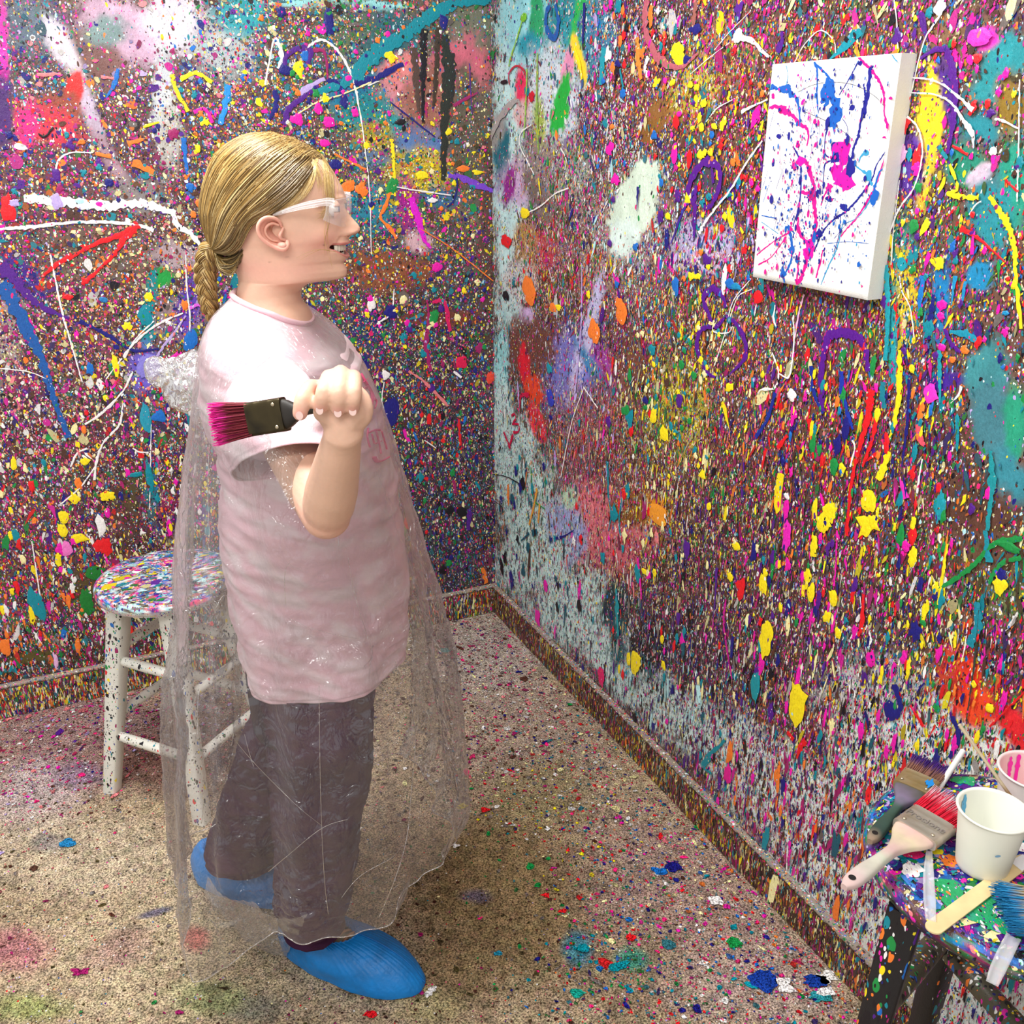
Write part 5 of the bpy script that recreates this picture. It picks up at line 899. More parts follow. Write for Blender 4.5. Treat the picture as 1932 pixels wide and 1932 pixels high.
paint_brush(org, R, L, lt * .42, lt * .62, wf, 'paint brush with brown bristles tipped purple and a dark green-black handle',
            [(.28, .20, .14), (.03, .06, .05), (.04, .08, .06), (.05, .10, .08), (.20, .16, .25), (.08, .08, .05)], [(.50, .38, .18), (.62, .52, .36)], (.36, .18, .13), [(.10, .03, .28), (.06, .02, .25)], seed=7, smear=(.62, -.30, .008, (.01, .25, .7)))
tip, fer = on_level(1886, 1712, NS_Z + .02), on_level(1975, 1722, NS_Z + .02)
d = fer - tip; d /= np.linalg.norm(d); end = tip + d * .21
org, R, L = frame_from(end, tip)
paint_brush(org, R, .125, .03, .055, .062, 'paint brush with golden bristles dipped in blue at the right edge of the stool', [(.5, .35, .2), (.5, .4, .25)], [(.55, .5, .42), (.4, .33, .2)], (.62, .42, .14), [(.01, .18, .42), (.02, .25, .5)], seed=9, th=.016)

def lathe_obj(name, prof, m, parent=None, org=(0, 0, 0), n=72, smooth=True):
    mb = MB(); th = np.arange(n) * 2 * PI / n
    G = np.array([[(org[0] + r * math.cos(t), org[1] + r * math.sin(t), org[2] + z) for t in th] for r, z, c in prof])
    mb.grid(G, np.array([[c] * n for r, z, c in prof], float), 1, True, flip=True)
    return mb.build(name, m, parent, smooth)
M_PAPER = vc_mat('waxed paper', rough=.55, spec=.35, nscale=25, relief=.0008, grain=.03)[0]
def paper_cup(x, y, h, rt, rb, label, wall_c, in_c, streak, fill, z=NS_Z, group='paper cups on the stool'):
    c = on_level(x, y, z); o = (c[0], c[1], z + .0012)
    root = thing('paper_cup', (c[0], c[1], z), label, 'cup')
    prof = [(.001, .004, wall_c), (rb * .93, .004, wall_c), (rb, 0, wall_c), (rb, .002, wall_c)] + [(rb + (rt - rb) * t, h * t, wall_c) for t in np.linspace(.03, .985, 24)] + [(rt + .0022, h * .99, wall_c), (rt + .003, h, wall_c), (rt + .0015, h + .0018, wall_c), (rt - .0012, h, in_c)] + \
           [(rb + (rt - rb) * t - .0012, h * t, in_c) for t in np.linspace(.98, .16, 20)] + [(rb * .9, h * .08, in_c), (.001, h * .08, in_c)]
    lathe_obj('cup_wall', prof, M_PAPER, root, o)
    rr = rb + (rt - rb) * .16
    pm_ = lathe_obj('paint', [(rr - .002, h * .16, fill), (.0005, h * .165, fill)], mat('cup paint', color=fill, rough=.3)[0], root, o)
    sb = MB(); g = np.random.default_rng(int(x)); ac, rows = streak[0], 16
    for k, (a0, w0, t0, t1) in enumerate(streak[1]):
        tt = np.linspace(t0, t1, rows); ww = w0 * (1 + .35 * g.normal(0, .7, rows)) * np.interp(np.linspace(0, 1, rows), [0, .1, .7, 1], [.5, 1, .9, .3])
        G = np.array([[(o[0] + (rb + (rt - rb) * t - .0019) * math.cos(a0 + s * w), o[1] + (rb + (rt - rb) * t - .0019) * math.sin(a0 + s * w), o[2] + h * t) for s in (-1, 0, 1)] for t, w in zip(tt, ww)])
        sb.grid(G, ac)
    sb.build('paint_streak', mat('streak', color=ac, rough=.3)[0], root)
    return root, c, rt, h
cup, cc, _, _ = paper_cup(1851, 1634, .082, .0385, .029, 'white paper cup with a blue streak inside, nearest cup on the stool', (.86, .85, .74), (.93, .94, .84), ((.01, .35, .68), [(2.15, .10, .97, .42), (2.3, .05, .9, .55)]), (.85, .86, .8))
db = MB(); a = np.arange(16) * 2 * PI / 16
hx = cc[0] + .0345 * math.cos(-1.72); hy = cc[1] + .0345 * math.sin(-1.72)
db.add([(hx + .0036 * math.cos(q), hy - .0006 + .0004 * math.cos(q), NS_Z + .046 + .0016 * math.sin(q)) for q in a], [list(range(16))], (.3, .5, .7)); db.build('paint_dab', mat('dab', color=(.25, .45, .65), rough=.3)[0], cup)
cup2, c2, r2, h2 = paper_cup(1924, 1560, .085, .0385, .029, 'paper cup with pink paint inside and a wooden stirring stick, behind the other cup', (.80, .74, .72), (.95, .66, .66), ((.95, .01, .45), [(1.85, .085, .95, .45), (1.55, .085, .97, .4)]), (.95, .5, .55))
# stirring stick leaning out of the far cup
sbm = MB(); a = np.array([c2[0] - .012, c2[1] + .008, NS_Z + .018]); rimp = np.array([c2[0] - .0375 + .003, c2[1] + .012, NS_Z + .086])
rimp = on_level(1891, 1480, NS_Z + .0865); tipp = at(1810, 1367, rimp[1] + .03); a = rimp + (rimp - tipp) * .55
b = tipp
sbm.tube(np.array([a + (b - a) * t for t in np.linspace(0, 1, 12)]), .0022, 8, np.array([(.35, .2, .1) if t < .35 else (.62, .5, .33) for t in np.linspace(0, 1, 12)]))
tag(sbm.build('stirring_stick', M_WOOD), 'thin wooden stirring stick leaning out of the pink paint cup', 'stick')
# white plastic stick behind the brushes
wsb = MB(); a = on_level(1785, 1466, NS_Z + .012); b = on_level(1817, 1417, NS_Z + .03)
wsb.tube(np.array([a + (b - a) * t for t in np.linspace(-.6, 1, 10)]), .0040, 12, (.85, .86, .82))
tag(wsb.build('marker_pen', mat('white plastic', color=(.85, .86, .82), rough=.35)[0]), 'white plastic pen lying behind the purple-tipped brush', 'pen')
# craft stick
def flat_stick(p0, p1, w, th, z, col, name, m, ends=True):
    a, b = on_level(*p0, z), on_level(*p1, z); org, R, L = frame_from(a, b)
    n = 14; t = np.linspace(-PI / 2, PI / 2, n)
    o = [(L - w / 2 + w / 2 * math.cos(q), w / 2 * math.sin(q)) for q in t] + [(w / 2 - w / 2 * math.cos(q), -w / 2 * math.sin(q)) for q in t]
    o = np.array(o); mb = MB(); m_ = len(o); W = lambda V: np.asarray(V) @ R.T + org
    rows = [np.c_[o * 1.0, np.full(m_, -th / 2)], np.c_[o, np.full(m_, th / 2)]]
    mb.grid(np.array([W(r) for r in rows]), col, 1, True); mb.add(W(rows[1]), [list(range(m_))], col); mb.add(W(rows[0]), [list(range(m_))[::-1]], col)
    return mb, R, org, L
mb, R, org, L = flat_stick((1753, 1757), (1940, 1618), .0185, .0018, NS_Z + .004, (.80, .62, .32), 'craft_stick', M_WOOD)
st_o = tag(mb.build('craft_stick', M_WOOD), 'flat pale wooden craft stick lying across the front of the stool top', 'stick')
eb = MB(); W = lambda V: np.asarray(V) @ R.T + org
eb.add(W([(L - .030, -.009, .0014), (L - .002, -.006, .0014), (L - .002, .006, .0014), (L - .026, .009, .0014)]), [[0, 1, 2, 3]], (.9, .9, .92))
eb.build('white_paint', mat('stick white', color=(.9, .9, .92), rough=.3)[0], st_o)
M_CLEAR, nt, b = mat('clear plastic cutlery', color=(.95, .96, 1.0), rough=.12, spec=.6, alpha=.32)
for pts, w, lab in [([(1753, 1606, .012), (1752, 1650, .008), (1754, 1700, .006), (1756, 1736, .006)], [.0035, .006, .0068, .0055], 'clear plastic knife handle lying between the red brush and the white cup'),
                    ([(1912, 1768, .006), (1896, 1800, .006), (1882, 1830, .005), (1872, 1855, .002)], [.0075, .0078, .0075, .006], 'clear plastic spoon handle hanging over the front rim of the stool')]:
    P_ = np.array([on_level(x, y, NS_Z + h) for x, y, h in pts]); P_ = catmull(P_, 24); ww = np.interp(np.linspace(0, 1, 24), np.linspace(0, 1, 4), w)
    T = np.gradient(P_, axis=0); T /= np.linalg.norm(T, axis=1)[:, None]; Sd = np.cross(T, (0, 0, 1.0)); Sd /= np.linalg.norm(Sd, axis=1)[:, None]
    prof = [(-1, 0), (-.96, .0016), (-.55, .0016), (-.45, .0004), (.45, .0004), (.55, .0016), (.96, .0016), (1, 0), (.96, -.001), (-.96, -.001)]
    G = P_[:, None] + Sd[:, None] * (np.array([p[0] for p in prof])[None, :, None] * ww[:, None, None]) + np.array([0, 0, 1.0]) * np.array([p[1] for p in prof])[None, :, None]
    mb = MB(); mb.grid(G, (1, 1, 1), 1, True); mb.add(G[0], [list(range(10))], (1, 1, 1)); mb.add(G[-1], [list(range(10))[::-1]], (1, 1, 1))
    tag(mb.build('plastic_cutlery', M_CLEAR), lab, 'cutlery')
# ------------------------------------------------------------------ the girl
BV = 1.45                                   # distance of her middle plane from the photographer
PER = thing('person', (-.33, 1.45, 0), 'girl with a blonde braid, pink t-shirt and clear poncho, flinging paint, seen in profile', 'person')
def prof(x, y, v=BV):
    p = at(x, y, v); return p[0], p[2]
def interp_rows(tab, n):
    tab = np.asarray(tab, float); k = np.linspace(0, len(tab) - 1, n)
    return catmull(tab, n)

# head: rings from crown to neck.  photo y, front x (without nose), back x, half width, narrowing of the face
HT = [(251, 512, 488, .012, 0), (254, 532, 472, .028, 0), (262, 556, 452, .043, 0), (275, 581, 430, .056, .02), (295, 605, 412, .066, .04), (320, 625, 400, .071, .08), (345, 639.5, 394, .073, .13), (362, 647.5, 392, .0735, .18), (374, 650, 392, .073, .22),
      (386, 648.5, 392, .071, .24), (398, 648.5, 394, .070, .24), (412, 650, 398, .069, .24), (426, 652, 405, .068, .26), (440, 655, 412, .066, .30), (450, 657, 418, .065, .33), (460, 657, 424, .063, .36), (470, 655.5, 430, .062, .38), (478, 655.5, 434, .061, .40), (486, 654.5, 438, .060, .42),
      (494, 651, 442, .059, .44), (502, 652, 446, .058, .46), (510, 654.5, 448, .057, .48), (517, 654, 450, .056, .50), (523, 649, 451, .0545, .50), (526.5, 636, 452, .053, .44), (528.5, 612, 452, .052, .34), (532, 590, 452, .051, .2), (540, 574, 451, .0505, .1), (552, 566, 449, .051, .05), (566, 567, 444, .054, .02), (585, 580, 430, .066, 0), (605, 588, 420, .085, 0)]
n_r, n_c = 330, 288
Ht = np.array(HT, float)
yy = Ht[:, 0]; yq = np.unique(np.r_[np.linspace(yy[0], yy[-1], 250), np.linspace(440, 530, 90)]); 
def pch(q, x, y):
    h = np.diff(x); d = np.diff(y) / h; m = np.zeros(len(x)); m[1:-1] = np.where(d[:-1] * d[1:] > 0, 2 * d[:-1] * d[1:] / (d[:-1] + d[1:] + 1e-12), 0); m[0], m[-1] = d[0], d[-1]
    i = np.clip(np.searchsorted(x, q) - 1, 0, len(h) - 1); t = (q - x[i]) / h[i]
    return (2 * t ** 3 - 3 * t ** 2 + 1) * y[i] + (t ** 3 - 2 * t ** 2 + t) * h[i] * m[i] + (-2 * t ** 3 + 3 * t ** 2) * y[i + 1] + (t ** 3 - t ** 2) * h[i] * m[i + 1]
hf, hb, hw, hk = (pch(yq, yy, Ht[:, k]) for k in (1, 2, 3, 4))
U0 = np.array([prof(a, b) for a, b in zip(hf, yq)]); U1 = np.array([prof(a, b) for a, b in zip(hb, yq)])
th = np.linspace(0, 2 * PI, n_c, endpoint=False); th = th - .42 * np.sin(th)      # more points in front
MPX = 1 / (FPX / (BV * CP + .1 * SP))                                            # metres per pixel at her head
NOSE = np.array([(384, 0, .007), (392, 2.5, .007), (400, 7, .0075), (408, 12.5, .0085), (416, 18.5, .0095), (423, 24, .0105), (429, 26.5, .0115), (434, 26, .0135), (438, 22, .0155), (442, 14.5, .016), (445, 6.5, .013), (449, 1.5, .01), (453, 0, .01)])
G = np.zeros((len(yq), n_c, 3))
LIPS = []
for r in range(len(yq)):
    xf, z = U0[r]; xb = U1[r][0]; y = yq[r]
    xc = (xf + xb) / 2 + (xf - xb) * .02; Rf, Rb = xf - xc, xc - xb
    ct, sn = np.cos(th), np.sin(th)
    X = np.where(ct > 0, Rf * np.sign(ct) * np.abs(ct) ** .82, -Rb * np.abs(ct) ** .9)
    Yl = hw[r] * np.sign(sn) * np.abs(sn) ** .92 * (1 - hk[r] * sstep(0, 1, ct))
    fz = np.abs(Yl)
    if y < 500: X = X + 0
    # nose
    if 384 <= y <= 453:
        nd_, nw = np.interp(y, NOSE[:, 0], NOSE[:, 1]) * MPX, np.interp(y, NOSE[:, 0], NOSE[:, 2])
        X = X + nd_ * np.exp(-(fz / nw) ** 2.4) * (ct > 0)
        # wing of the nostril
        al = math.exp(-((y - 437) / 4.5) ** 2) * .0032
        X = X + al * np.exp(-((fz - .0125) / .0045) ** 2) * (ct > 0)
        X = X - .006 * math.exp(-((y - 443.5) / 1.8) ** 2) * np.exp(-((fz - .0065) / .003) ** 2) * (ct > 0)
    # eye sockets, brow, cheeks
    X = X - .0085 * math.exp(-((y - 391) / 9.5) ** 2) * np.exp(-((fz - .031) / .015) ** 2) * (ct > 0)
    X = X + .0035 * math.exp(-((y - 374) / 6) ** 2) * np.exp(-((fz - .025) / .018) ** 2) * (ct > 0)
    ck = math.exp(-((y - 440) / 17) ** 2) * np.exp(-((fz - .044) / .014) ** 2) * (ct > -.1)
    X = X + .0055 * ck; Yl = Yl + np.sign(Yl) * .0030 * ck
    # smile line
    X = X - .0022 * np.exp(-((fz - (.021 + (y - 445) * .00035)) / .0032) ** 2) * math.exp(-((y - 458) / 16) ** 2) * (ct > 0)
    # lips and the open smiling mouth
    mw = .0285                                                                   # half width of the mouth
    u = np.clip(fz / mw, 0, 1.4)
    top_y = 460.5 - 3.0 * u ** 2; bot_y = 480.5 - 16.0 * u ** 2.2 ; inside = (u < 1) & (y > top_y) & (y < bot_y) & (ct > 0)
    bulge = (np.exp(-((y - (top_y - 3.2)) / 3.4) ** 2) + 1.15 * np.exp(-((y - (bot_y + 3.2)) / 3.6) ** 2)) * sstep(1.15, .75, u) * (ct > 0)
    X = X + .0032 * bulge
    dep = np.minimum(y - top_y, bot_y - y)
    X = X - np.where(inside, .014 * sstep(0, 2.6, dep), 0)
    X = X - .004 * np.exp(-((fz - mw) / .004) ** 2) * math.exp(-((y - 462) / 5) ** 2) * (ct > 0)
    X = X - .0022 * math.exp(-((y - 496) / 4) ** 2) * np.exp(-(fz / .02) ** 2) * (ct > 0)
    G[r, :, 0] = xc + X; G[r, :, 1] = BV - Yl; G[r, :, 2] = z
    LIPS.append((top_y, bot_y, u))
head_G = G.copy()
# skin colours painted per vertex (lips, blush, moles, brows)
SK = np.array((.80, .50, .36)); 
Yg = np.repeat(yq[:, None], n_c, 1); lat = BV - G[..., 1]; FR = (np.cos(th) > 0)[None] * np.ones_like(Yg)
Cs = np.tile(SK, (len(yq), n_c, 1))
def tint(mask, c, k=1.0):
    global Cs
    Cs = Cs + (np.array(c) - Cs) * (np.clip(mask, 0, 1) * k)[..., None]
tint(np.exp(-((Yg - 450) / 22) ** 2) * np.exp(-((np.abs(lat) - .042) / .02) ** 2) * FR, (.86, .36, .30), .5)
tint(np.exp(-((Yg - 500) / 22) ** 2) * np.exp(-((np.abs(lat) - .05) / .016) ** 2), (.84, .38, .32), .35)
tint(np.exp(-((Yg - 433) / 7) ** 2) * np.exp(-(lat / .02) ** 2) * FR, (.82, .40, .30), .4)
ty = np.array([l[0] for l in LIPS]); by = np.array([l[1] for l in LIPS]); uu = np.array([l[2] for l in LIPS])
lipm = (((Yg > ty - 6.2 * (1 - uu ** 2 * .6)) & (Yg < ty + 1.5)) | ((Yg < by + 6.0 * (1 - uu ** 2 * .5)) & (Yg > by - 1.5))) & (uu < 1.06) & (FR > 0)
tint(lipm * 1.0, (.66, .22, .20), .85)
tint(((uu < .98) & (Yg > ty + 1.0) & (Yg < by - 1.0) & (FR > 0)) * 1.0, (.10, .015, .015), 1)
tint(np.exp(-((Yg - (371 + np.abs(lat) * 60)) / 2.4) ** 2) * sstep(.012, .018, np.abs(lat)) * sstep(.058, .048, np.abs(lat)) * FR, (.42, .25, .13), .6)
tint(np.exp(-((Yg - 443.5) / 1.6) ** 2) * np.exp(-((np.abs(lat) - .0065) / .0025) ** 2) * FR, (.25, .06, .04), .8)
def mole(x, y, rad=1.6):
    p = at(x, y, BV - .05); d = np.hypot((G[..., 0] - p[0]), (G[..., 2] - p[2])) + (lat < 0)
    tint(np.exp(-(d / (rad * MPX)) ** 2), (.28, .12, .08), .85)
mole(609, 464); mole(545, 483); mole(512, 493)
body = MB()
body.grid(G, Cs, 1, True)
body.add(G[0], [list(range(n_c))], SK)
# eyes: ball, lids
for s in (1, -1):
    ec = np.array([prof(634.5, 391)[0], BV - s * .0305, prof(640, 391)[1]])
    a = np.linspace(0, PI, 15); b = np.linspace(0, 2 * PI, 24, endpoint=False)
    for rr, c0 in ((.0104, (.70, .66, .62)),):
        E = np.array([[ec + rr * np.array([math.cos(p), math.sin(p) * math.cos(q), math.sin(p) * math.sin(q)]) for q in b] for p in a])
        cc = np.array([[(.01, .01, .01) if p < .22 else ((.14, .22, .30) if p < .52 else c0) for q in b] for p in a])
        body.grid(E, cc, 1, True, flip=True)
    for sg, c0 in ((1, 1), (-1, .8)):
        L = np.array([[ec + (.0110 + .0006 * k) * np.array([math.cos(t) * math.cos(e), -s * math.sin(t) * math.cos(e) * 1.0, math.sin(e)]) for t in np.linspace(-1.25, 1.25, 22)] for k, e in enumerate(sg * np.array([.30, .42, .62, .9, 1.25]) * (1 if sg > 0 else 1.05))])
        cl = np.repeat(np.array([(.16, .08, .05) if k == 0 else tuple(SK * (.9, .82, .8)) for k in range(5)])[:, None], 22, 1)
        body.grid(L, cl, 1, False, flip=(sg > 0) ^ (s < 0))
# teeth
for row, (yt, yb, ins, nt_) in enumerate(((460, 472.5, .0035, 10), (475, 481, .006, 10))):
    T = np.linspace(-1, 1, 81); ph = T * nt_ / 2
    wave = .0007 * np.abs(np.sin(ph * PI)) ** .6
    rows = []
    for k, f in enumerate(np.linspace(0, 1, 7)):
        y = yt + (yb - yt) * f; xf, z = prof(655.5, y)
        latx = .0245 * T; back = .012 * np.abs(T) ** 2.2
        rows.append(np.stack([xf - ins - back + wave - (.0008 if k in (0, 6) else 0), BV - latx, np.full(81, z) - (0.0006 * np.abs(np.cos(ph * PI)) * -1 if k == 6 else 0)], 1))
    R_ = np.array(rows); R_[-1, :, 2] += .0009 * (1 - np.abs(np.sin(ph * PI)) ** .5)
    ct_ = np.array((.86, .80, .66)) * (.55 + .45 * np.abs(np.sin(ph * PI)) ** .35)[:, None]
    body.grid(R_, np.repeat(ct_[None], 7, 0), 1, False, flip=True)
# ears
def ear(s):
    v = BV - s * .0735
    f = lambda x, y, o=0: (lambda p: np.array([p[0], BV - s * (abs(BV - v) + o), p[2]]))(at(x, y, BV - .0735))
    P_ = [(530, 428, -.004), (527, 417, .001), (519, 411, .006), (508, 409, .011), (498, 414, .014), (492.5, 424, .016), (493, 436, .0155), (498, 447, .014), (507, 456, .011), (517, 463, .008), (528, 468, .006), (538, 469, .004), (542, 462, .000), (541, 454, -.003)]
    pts = catmull([f(*p) for p in P_], 60); rad = np.interp(np.linspace(0, 1, 60), [0, .1, .3, .5, .7, .85, .95, 1], np.array([2.6, 3.2, 3.6, 3.6, 3.6, 5.0, 4.8, 3]) * MPX)
    cc = np.array((.84, .42, .32))[None] * np.ones((60, 1)); body.tube(pts, rad, 14, cc)
    # bowl of the ear, its shade painted as darker skin towards the centre
    n = 60; ctr = f(520, 438, -.006); rows = [pts]
    for t, o in ((.25, -.002), (.5, -.005), (.75, -.006), (.97, -.006)):
        rows.append(pts + (ctr - pts) * t + np.array([0, s * -o * -1 * 0, 0]) + np.array([0, s * (-o), 0]))
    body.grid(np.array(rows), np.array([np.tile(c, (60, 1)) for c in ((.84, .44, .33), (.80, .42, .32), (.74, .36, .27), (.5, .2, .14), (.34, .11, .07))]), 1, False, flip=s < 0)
    back = [pts, pts + np.array([0, s * .010, 0]) + (ctr - pts) * .25, pts + (ctr - pts) * .5 + np.array([0, s * .016, 0])]
    body.grid(np.array(back), SK * .95, 1, False, flip=s > 0)
    ah = catmull([f(*p) for p in [(526, 425, .0), (516, 421, .004), (507, 425, .007), (503, 434, .008), (506, 444, .007), (514, 452, .005), (524, 455, .002)]], 30)
    body.tube(ah, np.interp(np.linspace(0, 1, 30), [0, .3, .8, 1], np.array([2., 2.6, 2.4, 1.6]) * MPX), 10, (.80, .42, .31))
    tr = catmull([f(*p) for p in [(534, 430, -.003), (531, 438, .001), (529, 444, .003), (531, 450, .001), (536, 454, -.003)]], 20)
    body.tube(tr, np.interp(np.linspace(0, 1, 20), [0, .5, 1], np.array([2.4, 3.6, 2.6]) * MPX), 10, (.78, .42, .32))
    lobe = f(533, 463, .003); a = np.linspace(0, PI, 9); b = np.linspace(0, 2 * PI, 14, endpoint=False)
    body.grid(np.array([[lobe + np.array([9.5 * MPX * math.sin(p) * math.cos(q), .0055 * math.cos(p), 6.5 * MPX * math.sin(p) * math.sin(q)]) for q in b] for p in a]), (.84, .42, .33), 1, True)
ear(1); ear(-1)

# limbs, hands and trunk grown as one skin: skeleton -> skin -> voxel remesh
S_ = lambda x, y, v: at(x, y, v)
chains = []         # (points, radii)
def ch(pts, rad): chains.append((np.array(pts, float), np.array(rad, float)))
sh_r, el_r, wr_r = S_(510, 765, 1.305), S_(616, 972, 1.105), S_(648, 815, 1.005)
sh_l, el_l, wr_l = S_(510, 765, 1.305) * (1, 0, 1) + (0.01, 1.59, 0), np.array([-.33, 1.665, .93]), np.array([-.25, 1.66, .72])
ch([S_(508, 640, BV), S_(512, 700, BV), S_(540, 800, BV), S_(565, 960, BV), S_(590, 1100, BV), S_(590, 1220, BV)], [.048, .062, .078, .08, .078, .074])
for s_, el, wr, sh in ((1, el_r, wr_r, sh_r), (-1, el_l, wr_l, sh_l)):
    ch([S_(508, 690, BV), (sh + S_(508, 690, BV)) / 2, sh], [.048, .046, .042])
    ch([sh, sh * .6 + el * .4, sh * .25 + el * .75, el], [.042, .038, .035, .031])
    d = wr - el
    ch([el, el + d * .15, el + d * .35, el + d * .65, el + d * .9, wr], [.0285, .0325, .0320, .0268, .0222, .0215])
hip = S_(590, 1240, BV)
for s_, kn, an in ((1, S_(604, 1480, 1.365), S_(598, 1735, 1.385)), (-1, S_(535, 1440, 1.545), S_(448, 1618, 1.585))):
    h0 = hip + (0, -.075 * s_, -.02)
    ch([h0, h0 * .5 + kn * .5, kn, kn * .6 + an * .4, an], [.068, .062, .048, .042, .028])
    toe = np.array([.15, -.057, 0]) if s_ > 0 else np.array([.14, -.035, 0])
    ch([an, an * (1, 1, 0) + (-.005, 0, .040), an * (1, 1, 0) + toe * .45 + (0, 0, .032), an * (1, 1, 0) + toe * .8 + (0, 0, .026)], [.028, .027, .022, .016])
def hand(wr, mc, fingers, thumb, palm_r=.0115):
    for m in mc: ch([wr, wr * .5 + np.array(m) * .5, m], [.017, .0135, palm_r])
    for k in range(len(mc) - 1):
        a, b = np.array(mc[k]), np.array(mc[k + 1]); ch([wr * .4 + a * .6, wr * .4 + b * .6], [.0125, .0125]); ch([a, b], [.0105, .0105])
    for pts, rd in fingers: ch(pts, rd)
    ch(*thumb)
fr = [.0092, .0088, .0083, .0074]
mc_r = [S_(594, 752, 1.018), S_(616, 742, 1.024), S_(640, 738, 1.026), S_(664, 744, 1.022)]
hand(wr_r, [m for m in mc_r], [([mc_r[0], S_(589, 730, 1.000), S_(572, 752, .975), S_(566, 780, .972)], [.0098, .0094, .0092, .0082]),
     ([mc_r[1], S_(622, 712, 1.004), S_(612, 738, .972), S_(604, 768, .976)], [.0098, .0095, .0092, .0080]), ([mc_r[2], S_(643, 704, 1.006), S_(641, 738, .970), S_(638, 772, .976)], [.0098, .0096, .0092, .0080]),
     ([mc_r[3], S_(667, 712, 1.004), S_(668, 742, .972), S_(666, 770, .978)], [.0094, .0090, .0086, .0076])],
     ([S_(655, 800, 1.006), S_(680, 782, 1.005), S_(684, 756, 1.022), S_(672, 738, 1.040)], [.0160, .0140, .0100, .0085]))
ch([wr_r, S_(640, 788, .998), S_(612, 776, 1.002)], [.0225, .0165, .013]); ch([S_(648, 800, 1.0), S_(668, 780, .998)], [.018, .014])
dn = np.array([.012, .0, -.045])
mc_l = [wr_l + np.array([.022 - .016 * k, .004, -.075]) for k in range(4)]
hand(wr_l, mc_l, [([m, m + (.002, -.008, -.03), m + (-.002, -.018, -.052), m + (-.006, -.026, -.066)], [.009, .0085, .008, .007]) for m in mc_l],
     ([wr_l + (.012, -.004, -.02), wr_l + (.030, -.012, -.048), wr_l + (.034, -.018, -.075)], [.013, .0105, .008]))
lb = MB()
for pts, rd in chains:
    n = max(6, int(np.linalg.norm(np.diff(pts, axis=0), axis=1).sum() / .006)); n = min(n, 70)
    q = catmull(pts, n) if len(pts) > 2 else np.array([pts[0] + (pts[1] - pts[0]) * t for t in np.linspace(0, 1, n)])
    r = np.interp(np.linspace(0, 1, n), np.linspace(0, 1, len(rd)), rd)
    t0 = (q[0] - q[1]) / np.linalg.norm(q[0] - q[1]); t1 = (q[-1] - q[-2]) / np.linalg.norm(q[-1] - q[-2])
    e = np.array([.96, .8, .5, .12]); 
    q = np.vstack([[q[0] + t0 * r[0] * math.sqrt(1 - k * k) for k in e[::-1]], q, [q[-1] + t1 * r[-1] * math.sqrt(1 - k * k) for k in e]])
    r = np.r_[r[0] * e[::-1], r, r[-1] * e]
    lb.tube(q, r, 20)
tmp = lb.build('tmp_limbs', [])
rm = tmp.modifiers.new('r', 'REMESH'); rm.mode = 'VOXEL'; rm.voxel_size = .0024; rm.use_smooth_shade = True
sm_ = tmp.modifiers.new('s', 'SMOOTH'); sm_.factor = .5; sm_.iterations = 5
bpy.context.view_layer.update()
me = bpy.data.meshes.new_from_object(tmp.evaluated_get(bpy.context.evaluated_depsgraph_get()))
nv = len(me.vertices); V = np.zeros(nv * 3, np.float32); me.vertices.foreach_get('co', V); V = V.reshape(-1, 3).astype(float)
npl = len(me.polygons); ls = np.zeros(npl, np.int32); me.polygons.foreach_get('loop_total', ls)
lv = np.zeros(len(me.loops), np.int32); me.loops.foreach_get('vertex_index', lv)
bpy.data.objects.remove(tmp)
C = np.tile(SK, (nv, 1)); nz = fbm(V, 25, 4, 3)[:, None]; C = C * (1 + .05 * nz)
pink = np.zeros(nv)
for p in ([S_(589, 728, .992), .010], [S_(616, 712, .998), .009], [S_(566, 784, .965), .009], [S_(604, 772, .968), .007], [S_(638, 776, .968), .007], [S_(666, 774, .97), .007], [S_(643, 700, 1.0), .009], [S_(668, 708, 1.0), .008], [el_r, .03]):
    pink = np.maximum(pink, np.exp(-(np.linalg.norm(V - p[0], axis=1) / p[1]) ** 2))
C = C + (np.array((.84, .30, .28)) - C) * (pink * .55)[:, None]
starts = np.r_[0, np.cumsum(ls)[:-1]]
assert (ls == 4).all() or True
q4 = starts[ls == 4]; F4 = lv[q4[:, None] + np.arange(4)]
body.add(V, F4, np.clip(C, 0, 1))
bpy.data.meshes.remove(me)
# finger nails on the four visible tips
for x, y, v in ((565, 784, .9635), (603, 774, .9685), (637.5, 779, .9685), (665.5, 776, .971)):
    c = S_(x, y, v); a = np.arange(16) * 2 * PI / 16
    body.add(np.array([c + (.0040 * math.cos(q), -.0006, .0048 * math.sin(q)) for q in a]), [list(range(16))], (.88, .60, .54))
M_SKIN, nt, b = vc_mat('skin', rough=.46, spec=.42, nscale=180, relief=.00035, grain=.05)
b.inputs['Subsurface Weight'].default_value = .12; b.inputs['Subsurface Radius'].default_value = (.012, .004, .002); b.inputs['Subsurface Scale'].default_value = .5
body_o = body.build('body', M_SKIN, PER)
print('body', body.n)
rg = MB(); c = S_(643, 763, .9705); rt = np.linspace(0, 2 * PI, 40); rg.tube(np.array([c + (.0098 * math.cos(a), .0085 + .0098 * math.sin(a), .0012 * math.cos(a)) for a in rt]), .0009, 8, (.9, .82, .6), cap=False)
rg.build('finger_ring', mat('ring gold', color=(.9, .75, .45), rough=.2, metal=1.0)[0], body_o)

